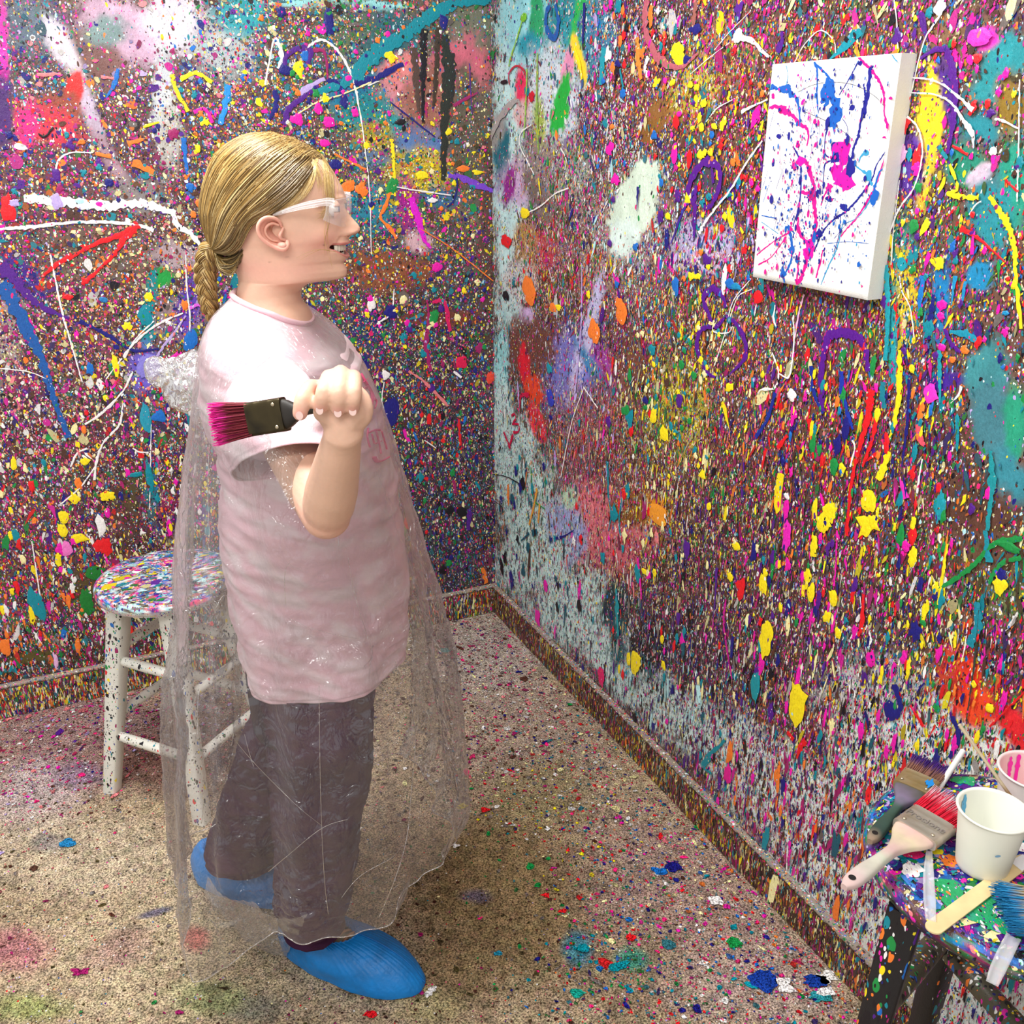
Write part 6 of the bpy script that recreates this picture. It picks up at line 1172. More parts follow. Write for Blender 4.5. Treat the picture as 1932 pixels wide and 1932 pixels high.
# ---------------- hair
HH = np.array([(246.5, 497, 493, .004), (249, 520, 476, .022), (254, 540, 461, .036), (262, 560, 444, .049), (275, 585, 425, .0625), (292, 606, 408, .0725), (315, 612, 397, .0775), (345, 608, 387, .0795), (375, 596, 381, .080), (400, 580, 379.5, .079), (420, 560, 384, .077), (440, 545, 390, .073), (460, 530, 396, .066), (480, 500, 404, .055), (500, 480, 420, .045), (512, 470, 440, .035)])
def hair_y(x, y, off=0.0):
    """half thickness of the hair mass at photo pixel (x, y)"""
    f, b_, w = (np.interp(y, HH[:, 0], HH[:, k]) for k in (1, 2, 3))
    f = np.maximum(f, np.interp(y, yy, Ht[:, 1]) - 1.0)
    xc = (f + b_) / 2; R = (f - b_) / 2
    q = np.clip(np.abs((x - xc) / R), 0, .9995)
    return np.maximum(w * (1 - q ** 2.15) ** (1 / 2.0) + off, .0)
def hair_pt(x, y, s, off=0.0):
    w = hair_y(x, y, off)
    p = np.array([prof(a, b_) for a, b_ in zip(np.atleast_1d(x), np.atleast_1d(y))])
    return np.stack([p[:, 0], BV - s * w, p[:, 1]], 1)
GD = [[(607, 292), (598, 322), (572, 360), (535, 391), (502, 409), (487, 430), (474, 455), (448, 474), (416, 472)],
      [(606, 290), (591, 314), (562, 348), (524, 380), (492, 404), (472, 428), (455, 450), (434, 464), (414, 468)],
      [(585, 276), (560, 300), (525, 335), (490, 370), (465, 400), (447, 428), (434, 448), (422, 458), (412, 465)],
      [(553, 260), (520, 282), (480, 318), (450, 355), (430, 390), (420, 420), (414, 442), (411, 455), (409, 463)],
      [(515, 249.5), (478, 268), (442, 300), (418, 338), (406, 378), (401, 410), (401, 434), (403, 450), (406, 461)],
      [(480, 251), (449, 267), (421, 295), (402, 330), (391, 368), (388, 400), (391, 428), (397, 447), (403, 460)],
      [(455, 257), (428, 277), (405, 305), (390, 340), (383, 375), (382, 402), (387, 428), (394, 447), (401, 459)]]
GDr = np.array([resample(catmull(np.array(g_, float), 80), 26) for g_ in GD])
def guide(t):
    q = t * (len(GDr) - 1); i = min(int(q), len(GDr) - 2); f = q - i
    return GDr[i] * (1 - f) + GDr[i + 1] * f
hm = MB(); g = np.random.default_rng(8)
# scalp layer of hair underneath the strands
rows = []
for t in np.linspace(0, 1, 60):
    q = guide(t); rows.append(q)
for s in (1, -1):
    Gc = np.array([hair_pt(q[:, 0], q[:, 1], s, -.0022) for q in rows])
    cc = np.array((.11, .06, .018)) * np.ones((60, 26, 1)); hm.grid(Gc, cc, 1, False, flip=s < 0)
napes = [[(470, 474), (460, 490), (448, 500), (434, 500), (422, 488), (414, 474)], [(484, 446), (474, 468), (458, 486), (440, 490), (424, 480), (412, 470)], [(462, 500), (452, 508), (440, 506), (428, 496), (418, 480), (411, 470)], [(498, 415), (487, 440), (470, 468), (450, 482), (430, 478), (412, 468)]]
NPr = np.array([resample(catmull(np.array(g_, float), 40), 26) for g_ in napes])
blond = [(.50, .31, .095), (.34, .20, .055), (.60, .41, .15), (.20, .11, .03), (.42, .25, .07), (.70, .52, .24)]
N_ST = 3000
for k in range(N_ST):
    s = 1 if g.random() < .72 else -1
    if k % 9 == 0:
        q_ = g.random() * (len(NPr) - 1); i = min(int(q_), len(NPr) - 2); q = NPr[i] * (1 - (q_ - i)) + NPr[i + 1] * (q_ - i); w0 = .0065
        base = -.004
    else:
        q = guide(g.random() ** .95); w0 = 0; base = 0.0
    q = q + np.outer(np.sin(np.linspace(0, PI, 26)), g.normal(0, 3.0, 2)) + g.normal(0, 1.3, 2) * np.linspace(1, .2, 26)[:, None]
    yt_ = np.interp(q[:, 0], [455, 480, 515, 553, 585, 607], [255, 249.5, 247.5, 258, 274, 290]); q[:, 1] = np.maximum(q[:, 1], yt_ + .5)
    P_ = hair_pt(q[:, 0], q[:, 1], s, base + abs(g.normal(0, .0010)) - .0005 + (.0004 * np.sin(np.arange(26) * .5 + g.random() * 6)))
    if w0: P_[:, 1] = BV - s * np.interp(np.linspace(0, 1, 26), [0, .5, 1], [.050, .044, .016]) - s * g.uniform(-.004, .004)
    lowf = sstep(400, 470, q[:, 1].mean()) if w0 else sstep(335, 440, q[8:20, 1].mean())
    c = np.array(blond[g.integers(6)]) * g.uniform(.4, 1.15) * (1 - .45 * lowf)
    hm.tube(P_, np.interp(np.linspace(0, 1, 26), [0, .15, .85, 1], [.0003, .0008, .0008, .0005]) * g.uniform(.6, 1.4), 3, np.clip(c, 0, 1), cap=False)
# loose wisps over the brow, cheek and temple
wisps = [[(609, 292), (622, 320), (628, 350), (631, 380), (627, 400), (618, 407)], [(611, 296), (626, 325), (634, 355), (632, 385), (624, 398), (616, 398)], [(605, 296), (600, 330), (585, 365), (560, 385), (535, 395)], [(628, 395), (627, 420), (627, 445), (631, 475), (634, 498)], [(630, 372), (628, 410), (622, 440), (624, 470)],
         [(600, 305), (592, 335), (575, 368), (545, 390), (520, 400)], [(605, 300), (604, 335), (592, 362), (570, 380)], [(600, 300), (612, 330), (617, 352)], [(585, 330), (572, 362), (548, 388), (522, 400), (505, 412)], [(578, 345), (560, 375), (538, 395), (524, 404), (522, 420)], [(570, 360), (545, 388), (530, 402), (528, 424)], [(640, 470), (610, 462), (588, 470), (575, 478)]]
for w_ in wisps:
    n_ = 30 if w_[0][1] < 310 and w_[0][0] > 608 else (26 if w_[0][1] < 365 and w_[0][0] < 608 else 2)
    for k in range(n_):
        q = resample(catmull(np.array(w_, float) + g.normal(0, .8, 2), 30), 16) + np.outer(np.linspace(0, 1, 16), g.normal(0, 3.6, 2)) + np.outer(np.sin(np.linspace(0, PI, 16)), g.normal(0, 2.0, 2))
        P_ = []
        for x, y in q:
            f, b_, w = (np.interp(y, yy, Ht[:, kk]) for kk in (1, 2, 3)); xc = (f + b_) / 2; R = (f - b_) / 2; qq = min(abs((x - xc) / R), .999); kk = np.interp(y, yy, Ht[:, 4])
            wy = w * (1 - qq ** 2) ** .46 * (1 - kk * .55 * max(0, (x - xc) / R) ** 2) + .0045
            a = prof(x, y); P_.append((a[0], BV - wy, a[1]))
        hm.tube(np.array(P_), np.interp(np.linspace(0, 1, 16), [0, .5, 1], [.00032, .00030, .00008]), 3, np.clip(np.array(blond[(0, 2, 5)[k % 3]]) * g.uniform(.8, 1.25), 0, 1), cap=False)
M_HAIRM = vc_mat('blonde hair', rough=.33, spec=.55, nscale=90, grain=.25)[0]
hair_o = hm.build('hair', M_HAIRM, PER)
# braid: three strands plaited, each a bundle of fine hair
bp = catmull([np.append(p, 0) for p in [(409, 462), (401, 476), (396, 494), (393, 512), (393, 530), (395, 550), (397, 568), (400, 584), (402, 602)]], 130)[:, :2]
bm_ = MB(); tt = np.linspace(0, 1, 130)
ctr = np.array([prof(x, y) for x, y in bp]); ph = tt * 2 * PI * 2.6
Tn = np.gradient(bp, axis=0); Tn /= np.linalg.norm(Tn, axis=1)[:, None]; Nn = np.stack([-Tn[:, 1], Tn[:, 0]], 1)
for k in range(3):
    off = 9.0 * np.sin(ph + k * 2 * PI / 3) * np.interp(tt, [0, .08, .8, 1], [.4, 1, .75, .35])
    dep = .0075 * np.sin(2 * (ph + k * 2 * PI / 3)) * np.interp(tt, [0, .1, .8, 1], [.5, 1, .8, .3])
    q = bp + Nn * off[:, None]
    ctrk = np.array([(prof(x, y)[0], BV - .030 * (1 - .35 * t) * 1.0 + .012 - d, prof(x, y)[1]) for (x, y), d, t in zip(q, dep, tt)])
    rad = .0098 * np.interp(tt, [0, .1, .5, .85, 1], [.75, 1.05, .95, .75, .35])
    bm_.tube(ctrk, rad * .86, 12, np.array((.30, .17, .05)))
    T3 = np.gradient(ctrk, axis=0); T3 /= np.linalg.norm(T3, axis=1)[:, None]; A = np.cross(T3, (0, 1, 0)); A /= np.linalg.norm(A, axis=1)[:, None] + 1e-9; B = np.cross(T3, A)
    for j in range(46):
        a = 2 * PI * j / 46 + g.normal(0, .05); tw = a + tt * 2.0
        P_ = ctrk + rad[:, None] * (A * np.cos(tw)[:, None] + B * np.sin(tw)[:, None]) * (1 + .05 * np.sin(tt * 40 + j))[:, None]
        bm_.tube(P_, .00075 * g.uniform(.7, 1.3), 3, np.clip(np.array(blond[g.integers(6)]) * g.uniform(.75, 1.15), 0, 1), cap=False)
bm_.build('braid', M_HAIRM, hair_o)
eb = MB(); c = ctrk[0]; eb.tube(np.array([(prof(407, 466)[0] + .011 * math.cos(a), BV - .018 + .011 * math.sin(a) * .8, prof(407, 466)[1] + .006 * math.cos(a)) for a in np.linspace(0, 2 * PI, 30)]), .0022, 8, (.03, .02, .02), cap=False)
eb.build('hair_elastic', mat('elastic', color=(.03, .02, .02), rough=.8)[0], hair_o)

# ---------------- safety glasses
M_LENS, nt, b = mat('clear lens', color=(.96, .92, .95), rough=.06, spec=.7, alpha=.20, coat=.6)
M_TEMPLE, nt, b = mat('clear temple', color=(.95, .93, .95), rough=.12, spec=.7, alpha=.22, coat=.5)
gl = MB(); nl = 61
lat_ = np.linspace(-.068, .068, nl)
Gl = []
for f in np.linspace(0, 1, 18):
    row = []
    for l in lat_:
        u = abs(l) / .068
        yt = 370 + 3 * u ** 2; yb_ = 427 - 19 * u ** 2.5 - (13 * math.exp(-(l / .012) ** 2))
        y = yt + (yb_ - yt) * f; xx = 659.5 - 29 * u ** 2.6 + 2.2 * math.sin(PI * f) - 6 * (f - .35) * (f > .35)
        a = prof(xx, y); row.append((a[0], BV - l, a[1]))
    Gl.append(row)
gl.grid(np.array(Gl), (1, 1, 1), 1)
glo = gl.build('safety_glasses', M_LENS, PER)
sd = glo.modifiers.new('thick', 'SOLIDIFY'); sd.thickness = .0016
for s in (1, -1):
    tp = MB(); pts = [(631, 384), (618, 381), (604, 382.5), (590, 385), (570, 389), (548, 395), (530, 401), (515, 406)]; hh = [10, 8, 7, 7.5, 6.5, 5.5, 4.5, 2.5]
    q = catmull(np.array([(x, y, h) for (x, y), h in zip(pts, hh)]), 50); rows = []
    for x, y, h in q:
        l = .0705 + .007 * sstep(631, 590, np.array(x)); top_, bot_ = at(x, y - h, BV - l), at(x, y + h, BV - l)
        yl = BV - s * l
        rows.append([(top_[0], yl, top_[2]), (top_[0], yl - s * .0022, top_[2] - .001), (bot_[0], yl - s * .0022, bot_[2] + .001), (bot_[0], yl, bot_[2]), (bot_[0], yl + s * .001, bot_[2]), (top_[0], yl + s * .001, top_[2])])
    tp.grid(np.array(rows), (1, 1, 1), 1, True, flip=s < 0)
    for z_ in (-2.2, 2.2):
        tp.tube(np.array([(at(x, y + z_ * h / 7, BV - .0785)[0], BV - s * (.0735 + .007 * sstep(631, 590, np.array(x))), at(x, y + z_ * h / 7, BV - .0785)[2]) for x, y, h in q[:42]]), .0008, 6, (1, 1, 1))
    tp.build('temple', M_TEMPLE, glo)

# ---------------- t-shirt
def loft(tab, n_rows, n_cols, vc=BV, raise_=0.0, expo=.9):
    """tab rows: back x, back y, front x, front y, half width, (centre v), (raise of the sides)"""
    T = catmull(np.array(tab, float), n_rows); th = np.linspace(0, 2 * PI, n_cols, endpoint=False); G = np.zeros((n_rows, n_cols, 3))
    for r, row in enumerate(T):
        v0 = row[5] if len(row) > 5 else vc; up = row[6] if len(row) > 6 else 0
        b = at(row[0], row[1], v0); f = at(row[2], row[3], v0)
        c = (b + f) / 2; e = (f - b) / 2; ct, sn = np.cos(th), np.sin(th)
        cx = np.sign(ct) * np.abs(ct) ** expo; sx = np.sign(sn) * np.abs(sn) ** expo
        G[r] = c + e * cx[:, None] + np.array([0, -1.0, 0]) * (row[4] * sx)[:, None] + np.array([0, 0, up]) * (sx ** 2)[:, None]
    return G, th
SH = [(446, 553, 587, 609, .074, BV, .006), (439, 560, 597, 617, .090, BV, .004), (426, 573, 614, 628, .117, BV, -.002), (411, 592, 634, 645, .142, BV, -.006), (400, 618, 657, 668, .156, BV, 0), (392, 655, 680, 700, .163, BV, 0), (390, 705, 700, 742, .164, BV, 0), (395, 755, 716, 790, .162, BV, 0), (409, 803, 729, 842, .160, BV, 0), (415, 860, 739, 895, .158, BV, 0), (415, 915, 748, 948, .158, BV, 0), (423, 976, 758, 1005, .160, BV, 0),
      (430, 1030, 765, 1058, .162, BV, 0), (440, 1092, 769, 1110, .164, BV, 0), (456, 1160, 768, 1165, .166, BV, 0), (468, 1215, 766, 1205, .168, BV, 0), (472, 1236, 764, 1222, .168, BV, 0)]
G, th = loft(SH, 190, 300)
Nv = np.cross(np.gradient(G, axis=1), np.gradient(G, axis=0)); Nv /= np.linalg.norm(Nv, axis=2)[..., None] + 1e-9
ctrl = G.mean(1, keepdims=True); sgn = np.sign(((G - ctrl) * Nv * (1, 1, 0)).sum(2)); Nv *= sgn[..., None]
Vf = G.reshape(-1, 3); zf = G[..., 2]
def ridge(P, sc, seed): return 1 - np.abs(fbm(P, sc, seed, 3)) * 2
diag = Vf @ np.array([[1, .2, .5], [0, 1, 0], [-.5, 0, 1.6]])
w1 = fbm(diag * (1, 1, 2.2), 7, 31, 3).reshape(zf.shape); w2 = ridge(diag * (1, 1, 2.6), 9, 33).reshape(zf.shape); w3 = fbm(Vf * (1, 1, 5), 20, 35, 2).reshape(zf.shape)
amp = sstep(1.26, 1.10, zf)
fl = np.sin(th * 7 + 1.2 * np.sin(th * 2))[None] * sstep(.95, .66, zf) * .005
G = G + Nv * ((.007 * w1 + .0045 * (w2 - .5) + .002 * w3) * (.35 + .65 * amp) + fl)[..., None]
# pinched waist under the arm and belly folds
G = G + Nv * (-.012 * np.exp(-((zf - .98) / .05) ** 2) * np.exp(-((np.cos(th) + .9) / .5) ** 2)[None])[..., None]
PKL, PKD = np.array((.86, .55, .62)), np.array((.90, .74, .77))
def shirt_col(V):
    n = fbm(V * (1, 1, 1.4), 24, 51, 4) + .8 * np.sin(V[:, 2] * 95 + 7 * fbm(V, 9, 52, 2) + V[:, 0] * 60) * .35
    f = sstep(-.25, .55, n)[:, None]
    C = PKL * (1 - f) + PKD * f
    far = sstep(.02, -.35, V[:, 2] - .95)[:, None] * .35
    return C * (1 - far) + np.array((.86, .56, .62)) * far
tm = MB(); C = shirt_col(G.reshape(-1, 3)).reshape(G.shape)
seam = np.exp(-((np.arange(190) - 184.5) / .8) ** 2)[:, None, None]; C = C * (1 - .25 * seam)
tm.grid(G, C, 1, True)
M_TEE, nt, b = vc_mat('pink tie-dye jersey', rough=.85, spec=.15, nscale=420, relief=.0005, grain=.05, sheen=.2)
tee = tm.build('t_shirt', M_TEE, PER); sd = tee.modifiers.new('thick', 'SOLIDIFY'); sd.thickness = .0018; sd.offset = -1
# neck rib
nb = MB(); nb.tube(np.vstack([G[0], G[0][:1]]) + (0, 0, .002), .0045, 8, (.86, .58, .64), cap=False); nb.build('neckband', M_TEE, tee)
# sleeves: rings given by left, top, right, bottom points
def sleeve(rings, s=1):
    T = [np.array([at(*p) for p in r]) for r in rings]; T = np.array([catmull([t[k] for t in T], 70) for k in range(4)])
    a = np.linspace(0, 2 * PI, 120, endpoint=False); G = np.zeros((70, 120, 3))
    for r in range(70):
        L, U, R, B = T[:, r]; c = (L + U + R + B) / 4; e1 = (R - L) / 2; e2 = (U - B) / 2
        G[r] = c + e1 * np.cos(a)[:, None] + e2 * np.sin(a)[:, None]
    if s < 0: G[..., 1] = 2 * BV - G[..., 1]
    V = G.reshape(-1, 3); k = np.linspace(0, 1, 70)[:, None, None]
    N = G - G.mean(1, keepdims=True); N /= np.linalg.norm(N, axis=2)[..., None]
    G = G + N * (.0055 * fbm(V * (1, 1, 1.8), 16, 61 + s, 3).reshape(70, 120, 1) + .004 * (ridge(V * (1, 1, 3), 12, 66) - .5).reshape(70, 120, 1)) * np.clip(k * 3, 0, 1)
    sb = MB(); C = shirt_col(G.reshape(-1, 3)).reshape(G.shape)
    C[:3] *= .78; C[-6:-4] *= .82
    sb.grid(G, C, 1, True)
    o = sb.build('sleeve', M_TEE, tee); sd = o.modifiers.new('thick', 'SOLIDIFY'); sd.thickness = .0018; sd.offset = 1
    return G
SLV = [[(432, 770, 1.325), (505, 662, 1.33), (588, 760, 1.325), (505, 850, 1.33)], [(424, 790, 1.283), (508, 688, 1.275), (600, 770, 1.275), (500, 862, 1.30)], [(420, 822, 1.25), (512, 742, 1.212), (612, 790, 1.235), (500, 880, 1.28)], [(428, 858, 1.235), (515, 800, 1.170), (618, 822, 1.20), (508, 896, 1.262)], [(441, 889, 1.228), (522, 850, 1.145), (620, 846, 1.175), (520, 905, 1.255)]]
sleeve(SLV, 1); sleeve([[(x * .93 + y_ * 0 + 26, y_ + 34, v + .012) for (x, y_, v) in r] for r in SLV[:3]], -1)
# pink lettering on the chest: two broken lines of printed capitals running round the front
lt = MB()
def chest_pt(x, y, off=.003):
    """point of the shirt front seen at photo pixel (x, y), found on the lofted surface on the near side"""
    global _cp
    X, Y, D = _cp; k = np.argmin((X - x) ** 2 + (Y - y) ** 2 + ((G[..., 1] > BV) * 1e6).ravel())
    p = G.reshape(-1, 3)[k]; n = Nv.reshape(-1, 3)[k]; t = np.array(at(x, y, p[1]))
    return t + n * off
_cp = to_px(G.reshape(-1, 3))
for pts, w in [([(676, 704), (686, 722), (698, 742), (704, 758)], 7), ([(682, 735), (692, 730), (700, 748), (696, 768)], 7), ([(678, 752), (686, 762)], 5), ([(700, 752), (708, 758), (704, 772)], 6), ([(692, 806), (690, 826), (696, 846)], 4), ([(698, 818), (703, 838)], 4), ([(706, 812), (712, 836), (716, 858)], 4), ([(704, 838), (718, 832)], 3.5),
               ([(702, 860), (708, 872), (722, 868), (731, 862)], 9), ([(716, 812), (722, 832), (727, 850)], 4), ([(690, 818), (704, 812), (716, 812)], 4), ([(682, 722), (690, 716)], 5)]:
    c = np.array([chest_pt(*p) for p in catmull(np.array([(*p, 0) for p in pts], float), 14)[:, :2]])
    k = np.ones(5) / 5; c = np.stack([np.convolve(np.pad(c[:, j], 2, 'edge'), k, 'valid') for j in range(3)], 1)
    lt.tube(c, w * MPX * 1.05 / 2, 8, (.90, .10, .28), flat=.35, up=(0, -1, 0))
lt.build('chest_lettering', mat('pink print', color=(.90, .13, .30), rough=.6)[0], tee)

# ---------------- trousers
tr = MB()
WS = [(470, 1205, 712, 1205, .150), (474, 1250, 706, 1250, .150), (480, 1290, 703, 1290, .150), (486, 1325, 702, 1325, .150)]
G2, t2 = loft(WS, 30, 160); tr.grid(G2, (.035, .022, .04), 1, True)
def leg_mesh(rows, seed):
    g3, t3 = loft(rows, 120, 140); V = g3.reshape(-1, 3); N = g3 - g3.mean(1, keepdims=True); N /= np.linalg.norm(N, axis=2)[..., None]
    low = sstep(.45, .15, g3[..., 2])
    w = (.013 * fbm(V * (1, 1, 1.3), 8, seed, 3) + .016 * (ridge(V * (1, 1, 2.4), 10, seed + 3) - .5)).reshape(g3.shape[:2]) * (.5 + .8 * low)
    g3 = g3 + N * w[..., None]
    n = fbm(V, 14, seed + 7, 3)[:, None]; C = np.array((.052, .014, .045)) * (1 + .5 * n)
    tr.grid(g3, np.clip(C, 0, 1).reshape(g3.shape), 1, True)
leg_mesh([(490, 1270, 702, 1275, .086, 1.375), (496, 1320, 702, 1325, .088, 1.372), (506, 1390, 699, 1400, .088, 1.368), (512, 1460, 692, 1480, .088, 1.362), (520, 1530, 678, 1540, .086, 1.357), (522, 1585, 670, 1595, .084, 1.356), (524, 1640, 664, 1650, .080, 1.362), (532, 1695, 652, 1700, .074, 1.372), (545, 1735, 644, 1735, .064, 1.378)], 71)
leg_mesh([(484, 1270, 650, 1275, .084, 1.52), (483, 1325, 640, 1320, .086, 1.525), (466, 1370, 625, 1380, .086, 1.535), (450, 1425, 602, 1445, .084, 1.545), (430, 1490, 575, 1520, .082, 1.555), (410, 1545, 545, 1580, .080, 1.565), (400, 1585, 520, 1612, .076, 1.57), (402, 1606, 500, 1628, .068, 1.57)], 81)
M_TRS, nt, b = vc_mat('plum cotton', rough=.8, spec=.2, nscale=500, relief=.0004, grain=.15)
tro = tr.build('trousers', M_TRS, PER); sd = tro.modifiers.new('thick', 'SOLIDIFY'); sd.thickness = .002; sd.offset = -1

# ---------------- shoes and blue shoe covers
def foot(heel, toe, name_seed, H=.082):
    heel, toe = np.array([*heel, 0.0]), np.array([*toe, 0.0])
    org, R, L = frame_from(heel, toe); W = lambda V: np.asarray(V) @ R.T + org
    # shoe inside
    sb = MB(); n = 60; a = np.linspace(0, 2 * PI, n, endpoint=False)
    def outline(k, z, sh=0.0):
        x = L * (.5 + .46 * k * np.cos(a)) + sh; w = np.interp((x / L), [0, .12, .35, .72, .9, 1], [.016, .033, .036, .046, .036, .014])
        return np.stack([x, np.sign(np.sin(a)) * np.abs(np.sin(a)) ** .7 * w * k * 1.02, np.full(n, z)], 1)
    rows = [outline(.88, .004, -.004), outline(.9, .012, -.004), outline(.9, .022, -.004), outline(.86, .033, -.008), outline(.76, .045, -.018), outline(.56, .058, -.036), outline(.3, .066, -.05)]
    sb.grid(W(np.array(rows).reshape(-1, 3)).reshape(7, n, 3), (.66, .60, .44), 1, True); sb.add(W(rows[-1]), [list(range(n))], (.66, .60, .44)); sb.add(W(rows[0]), [list(range(n))[::-1]], (.3, .2, .1))
    sh_o = sb.build('shoe', vc_mat('cream shoe', rough=.6, nscale=80, grain=.15, relief=.0005)[0], PER)
    for k, (x0, x1) in enumerate(((.40, .50), (.46, .55), (.52, .60))):
        st_ = MB(); t = np.linspace(-1, 1, 24)
        st_.tube(W(np.stack([L * (x0 + (x1 - x0) * (t + 1) / 2), t * .036, .075 - .035 * np.abs(t) ** 2.2], 1)), .0036, 8, (.52, .25, .15), flat=.5)
        st_.build('strap', mat('tan strap', color=(.55, .28, .17), rough=.6)[0], sh_o)
    # elastic cover
    cb = MB(); n = 240; a = np.linspace(0, 2 * PI, n, endpoint=False); rows = []; g = np.random.default_rng(name_seed)
    ca, sa = np.cos(a), np.sin(a)
    xo = L * .5 + (L * .5 + .006) * np.sign(ca) * np.abs(ca) ** .80; wo = np.interp(xo / L, [-.03, .06, .3, .62, .85, .96, 1.03], [.030, .044, .052, .060, .059, .050, .040]) 
    So = np.stack([xo, np.sign(sa) * np.abs(sa) ** .72 * wo, 0 * a], 1)
    rx, rw = L * .235, .034; Ro = np.stack([L * .315 + rx * ca, rw * sa, H + .014 * (ca < 0) * np.abs(ca) - .006 * np.abs(sa)], 1)
    gat = np.sin(a * 46 + 2.2 * np.sin(a * 5)) * .5 + np.sin(a * 71 + 1) * .3
    M = 54
    for k in range(M):
        t = k / (M - 1)
        P_ = So + (Ro - So) * (t ** 1.25)[..., None] if False else So + (Ro - So) * (t ** 1.3)
        P_[:, 2] = (.003 + (Ro[:, 2] - .003) * np.sin(t * PI / 2) ** .95)
        out = P_ - np.array([L * .42, 0, 0]); out[:, 2] = 0; out /= np.linalg.norm(out, axis=1)[:, None] + 1e-9
        P_ = P_ + out * (.007 * math.sin(PI * min(t * 1.5, 1)) + gat[:, None] * (.0003 + .0021 * t ** 1.3)) + out * (.003 * fbm(P_, 30, 5 + name_seed, 3))[:, None]
        rows.append(P_)
    rim = rows[-1].copy(); inn = rim.copy(); inn[:, 2] -= .012; inn[:, :2] += (np.array([L * .315, 0]) - inn[:, :2]) * .10; rows.append(rim + (0, 0, .0015)); rows.append(inn)
    Gc = np.array(rows); V = Gc.reshape(-1, 3); n1 = fbm(V, 40, 7, 3)[:, None]
    cb.grid(W(V).reshape(Gc.shape), np.clip(np.array((.004, .21, .62)) * (1 + .35 * n1), 0, 1).reshape(Gc.shape), 1, True)
    cb.add(W(rows[0]), [list(range(n))[::-1]], (.004, .2, .6))
    c_o = cb.build('shoe_cover', M_COVER, PER)
    sb2 = MB(); t = np.linspace(0, 1, 40); sx = L * (.56 + .46 * t); zz = []
    for x in sx:
        m = (Gc[:, :, 0] - x) ** 2 + (Gc[:, :, 1] - .004) ** 2 * 4 - Gc[:, :, 2] * 1e-4; k = np.argmin(m); zz.append(Gc.reshape(-1, 3)[k][2])
    sb2.tube(W(np.stack([sx, .004 + 0 * sx, np.convolve(np.pad(zz, 3, 'edge'), np.ones(7) / 7, 'valid') + .0006], 1)), .0013, 6, (.004, .16, .5)); sb2.build('seam', M_COVER, c_o)
    return W
M_COVER, nt, b = vc_mat('blue shoe cover plastic', rough=.42, spec=.45, nscale=160, relief=.0012, grain=.12)
foot((-.452, 1.425), (-.172, 1.318), 3)
foot((-.682, 1.612), (-.415, 1.545), 4)
# ---------------- thin clear poncho
PN = [(455, 552, 588, 603, .080, 1.45, .004), (437, 562, 604, 614, .106, 1.45, .002), (412, 588, 630, 636, .148, 1.45, -.004), (398, 622, 655, 668, .170, 1.44, 0), (389, 668, 684, 708, .186, 1.435, 0), (382, 725, 708, 758, .198, 1.43, 0), (373, 790, 728, 820, .206, 1.43, 0), (364, 860, 747, 885, .214, 1.43, 0), (355, 930, 766, 950, .221, 1.43, 0), (348, 1010, 789, 1018, .228, 1.43, 0),
      (341, 1110, 812, 1110, .236, 1.43, 0), (334, 1200, 830, 1200, .243, 1.43, 0), (328, 1300, 846, 1295, .248, 1.43, 0), (326, 1400, 856, 1385, .250, 1.43, 0), (328, 1480, 866, 1460, .248, 1.43, 0), (332, 1550, 868, 1520, .240, 1.43, 0), (345, 1620, 846, 1570, .222, 1.425, 0)]
NR, NC = 330, 420
G, th = loft(PN, NR, NC)
# the hem hangs lower on the near side and trails low at the back; lifts at the front
k = np.linspace(0, 1, NR); low = sstep(.72, 1.0, k)[:, None]
ct, sn = np.cos(th), np.sin(th)
hem = -.01 * np.exp(-((th - 1.6) / .5) ** 2) - .10 * np.exp(-((th - 2.35) / .42) ** 2) + .015 * np.sin(th * 5) + .02 * np.exp(-((th - 5.2) / .6) ** 2)
G[..., 2] += low * hem[None]
G[..., 2] = np.maximum(G[..., 2], .012 + .01 * np.random.default_rng(1).random(G.shape[:2]) * 0)
G0 = G.copy()
N = G - G.mean(1, keepdims=True); N[..., 2] *= .2; N /= np.linalg.norm(N, axis=2)[..., None] + 1e-9
V = G.reshape(-1, 3)
# long hanging folds, then small crumples
z_ = G[..., 2]
fold = sstep(1.25, .75, z_)
A_t = th[None] + .25 * fbm(V * (1, 1, .4), 4, 101, 2).reshape(z_.shape)
F = .017 * np.sin(A_t * 6 + .8) * np.abs(np.sin(A_t * 3 + .3)) ** .5 + .009 * np.sin(A_t * 13 + 2.0) + .005 * np.sin(A_t * 23)
cr1 = (ridge(V * (1, 1, .75), 7, 111) - .55).reshape(z_.shape); cr2 = (ridge(V, 16, 113) - .5).reshape(z_.shape); cr3 = (ridge(V, 42, 117) - .5).reshape(z_.shape)
band = .35 + 1.0 * np.exp(-((z_ - .70) / .14) ** 2) + .9 * sstep(.35, .1, z_) + .5 * np.exp(-((z_ - 1.05) / .1) ** 2)
G = G + N * (F * fold + (.007 * cr1 + .0045 * cr2 * band + .0018 * cr3 * band) * (.3 + .7 * fold))[..., None]
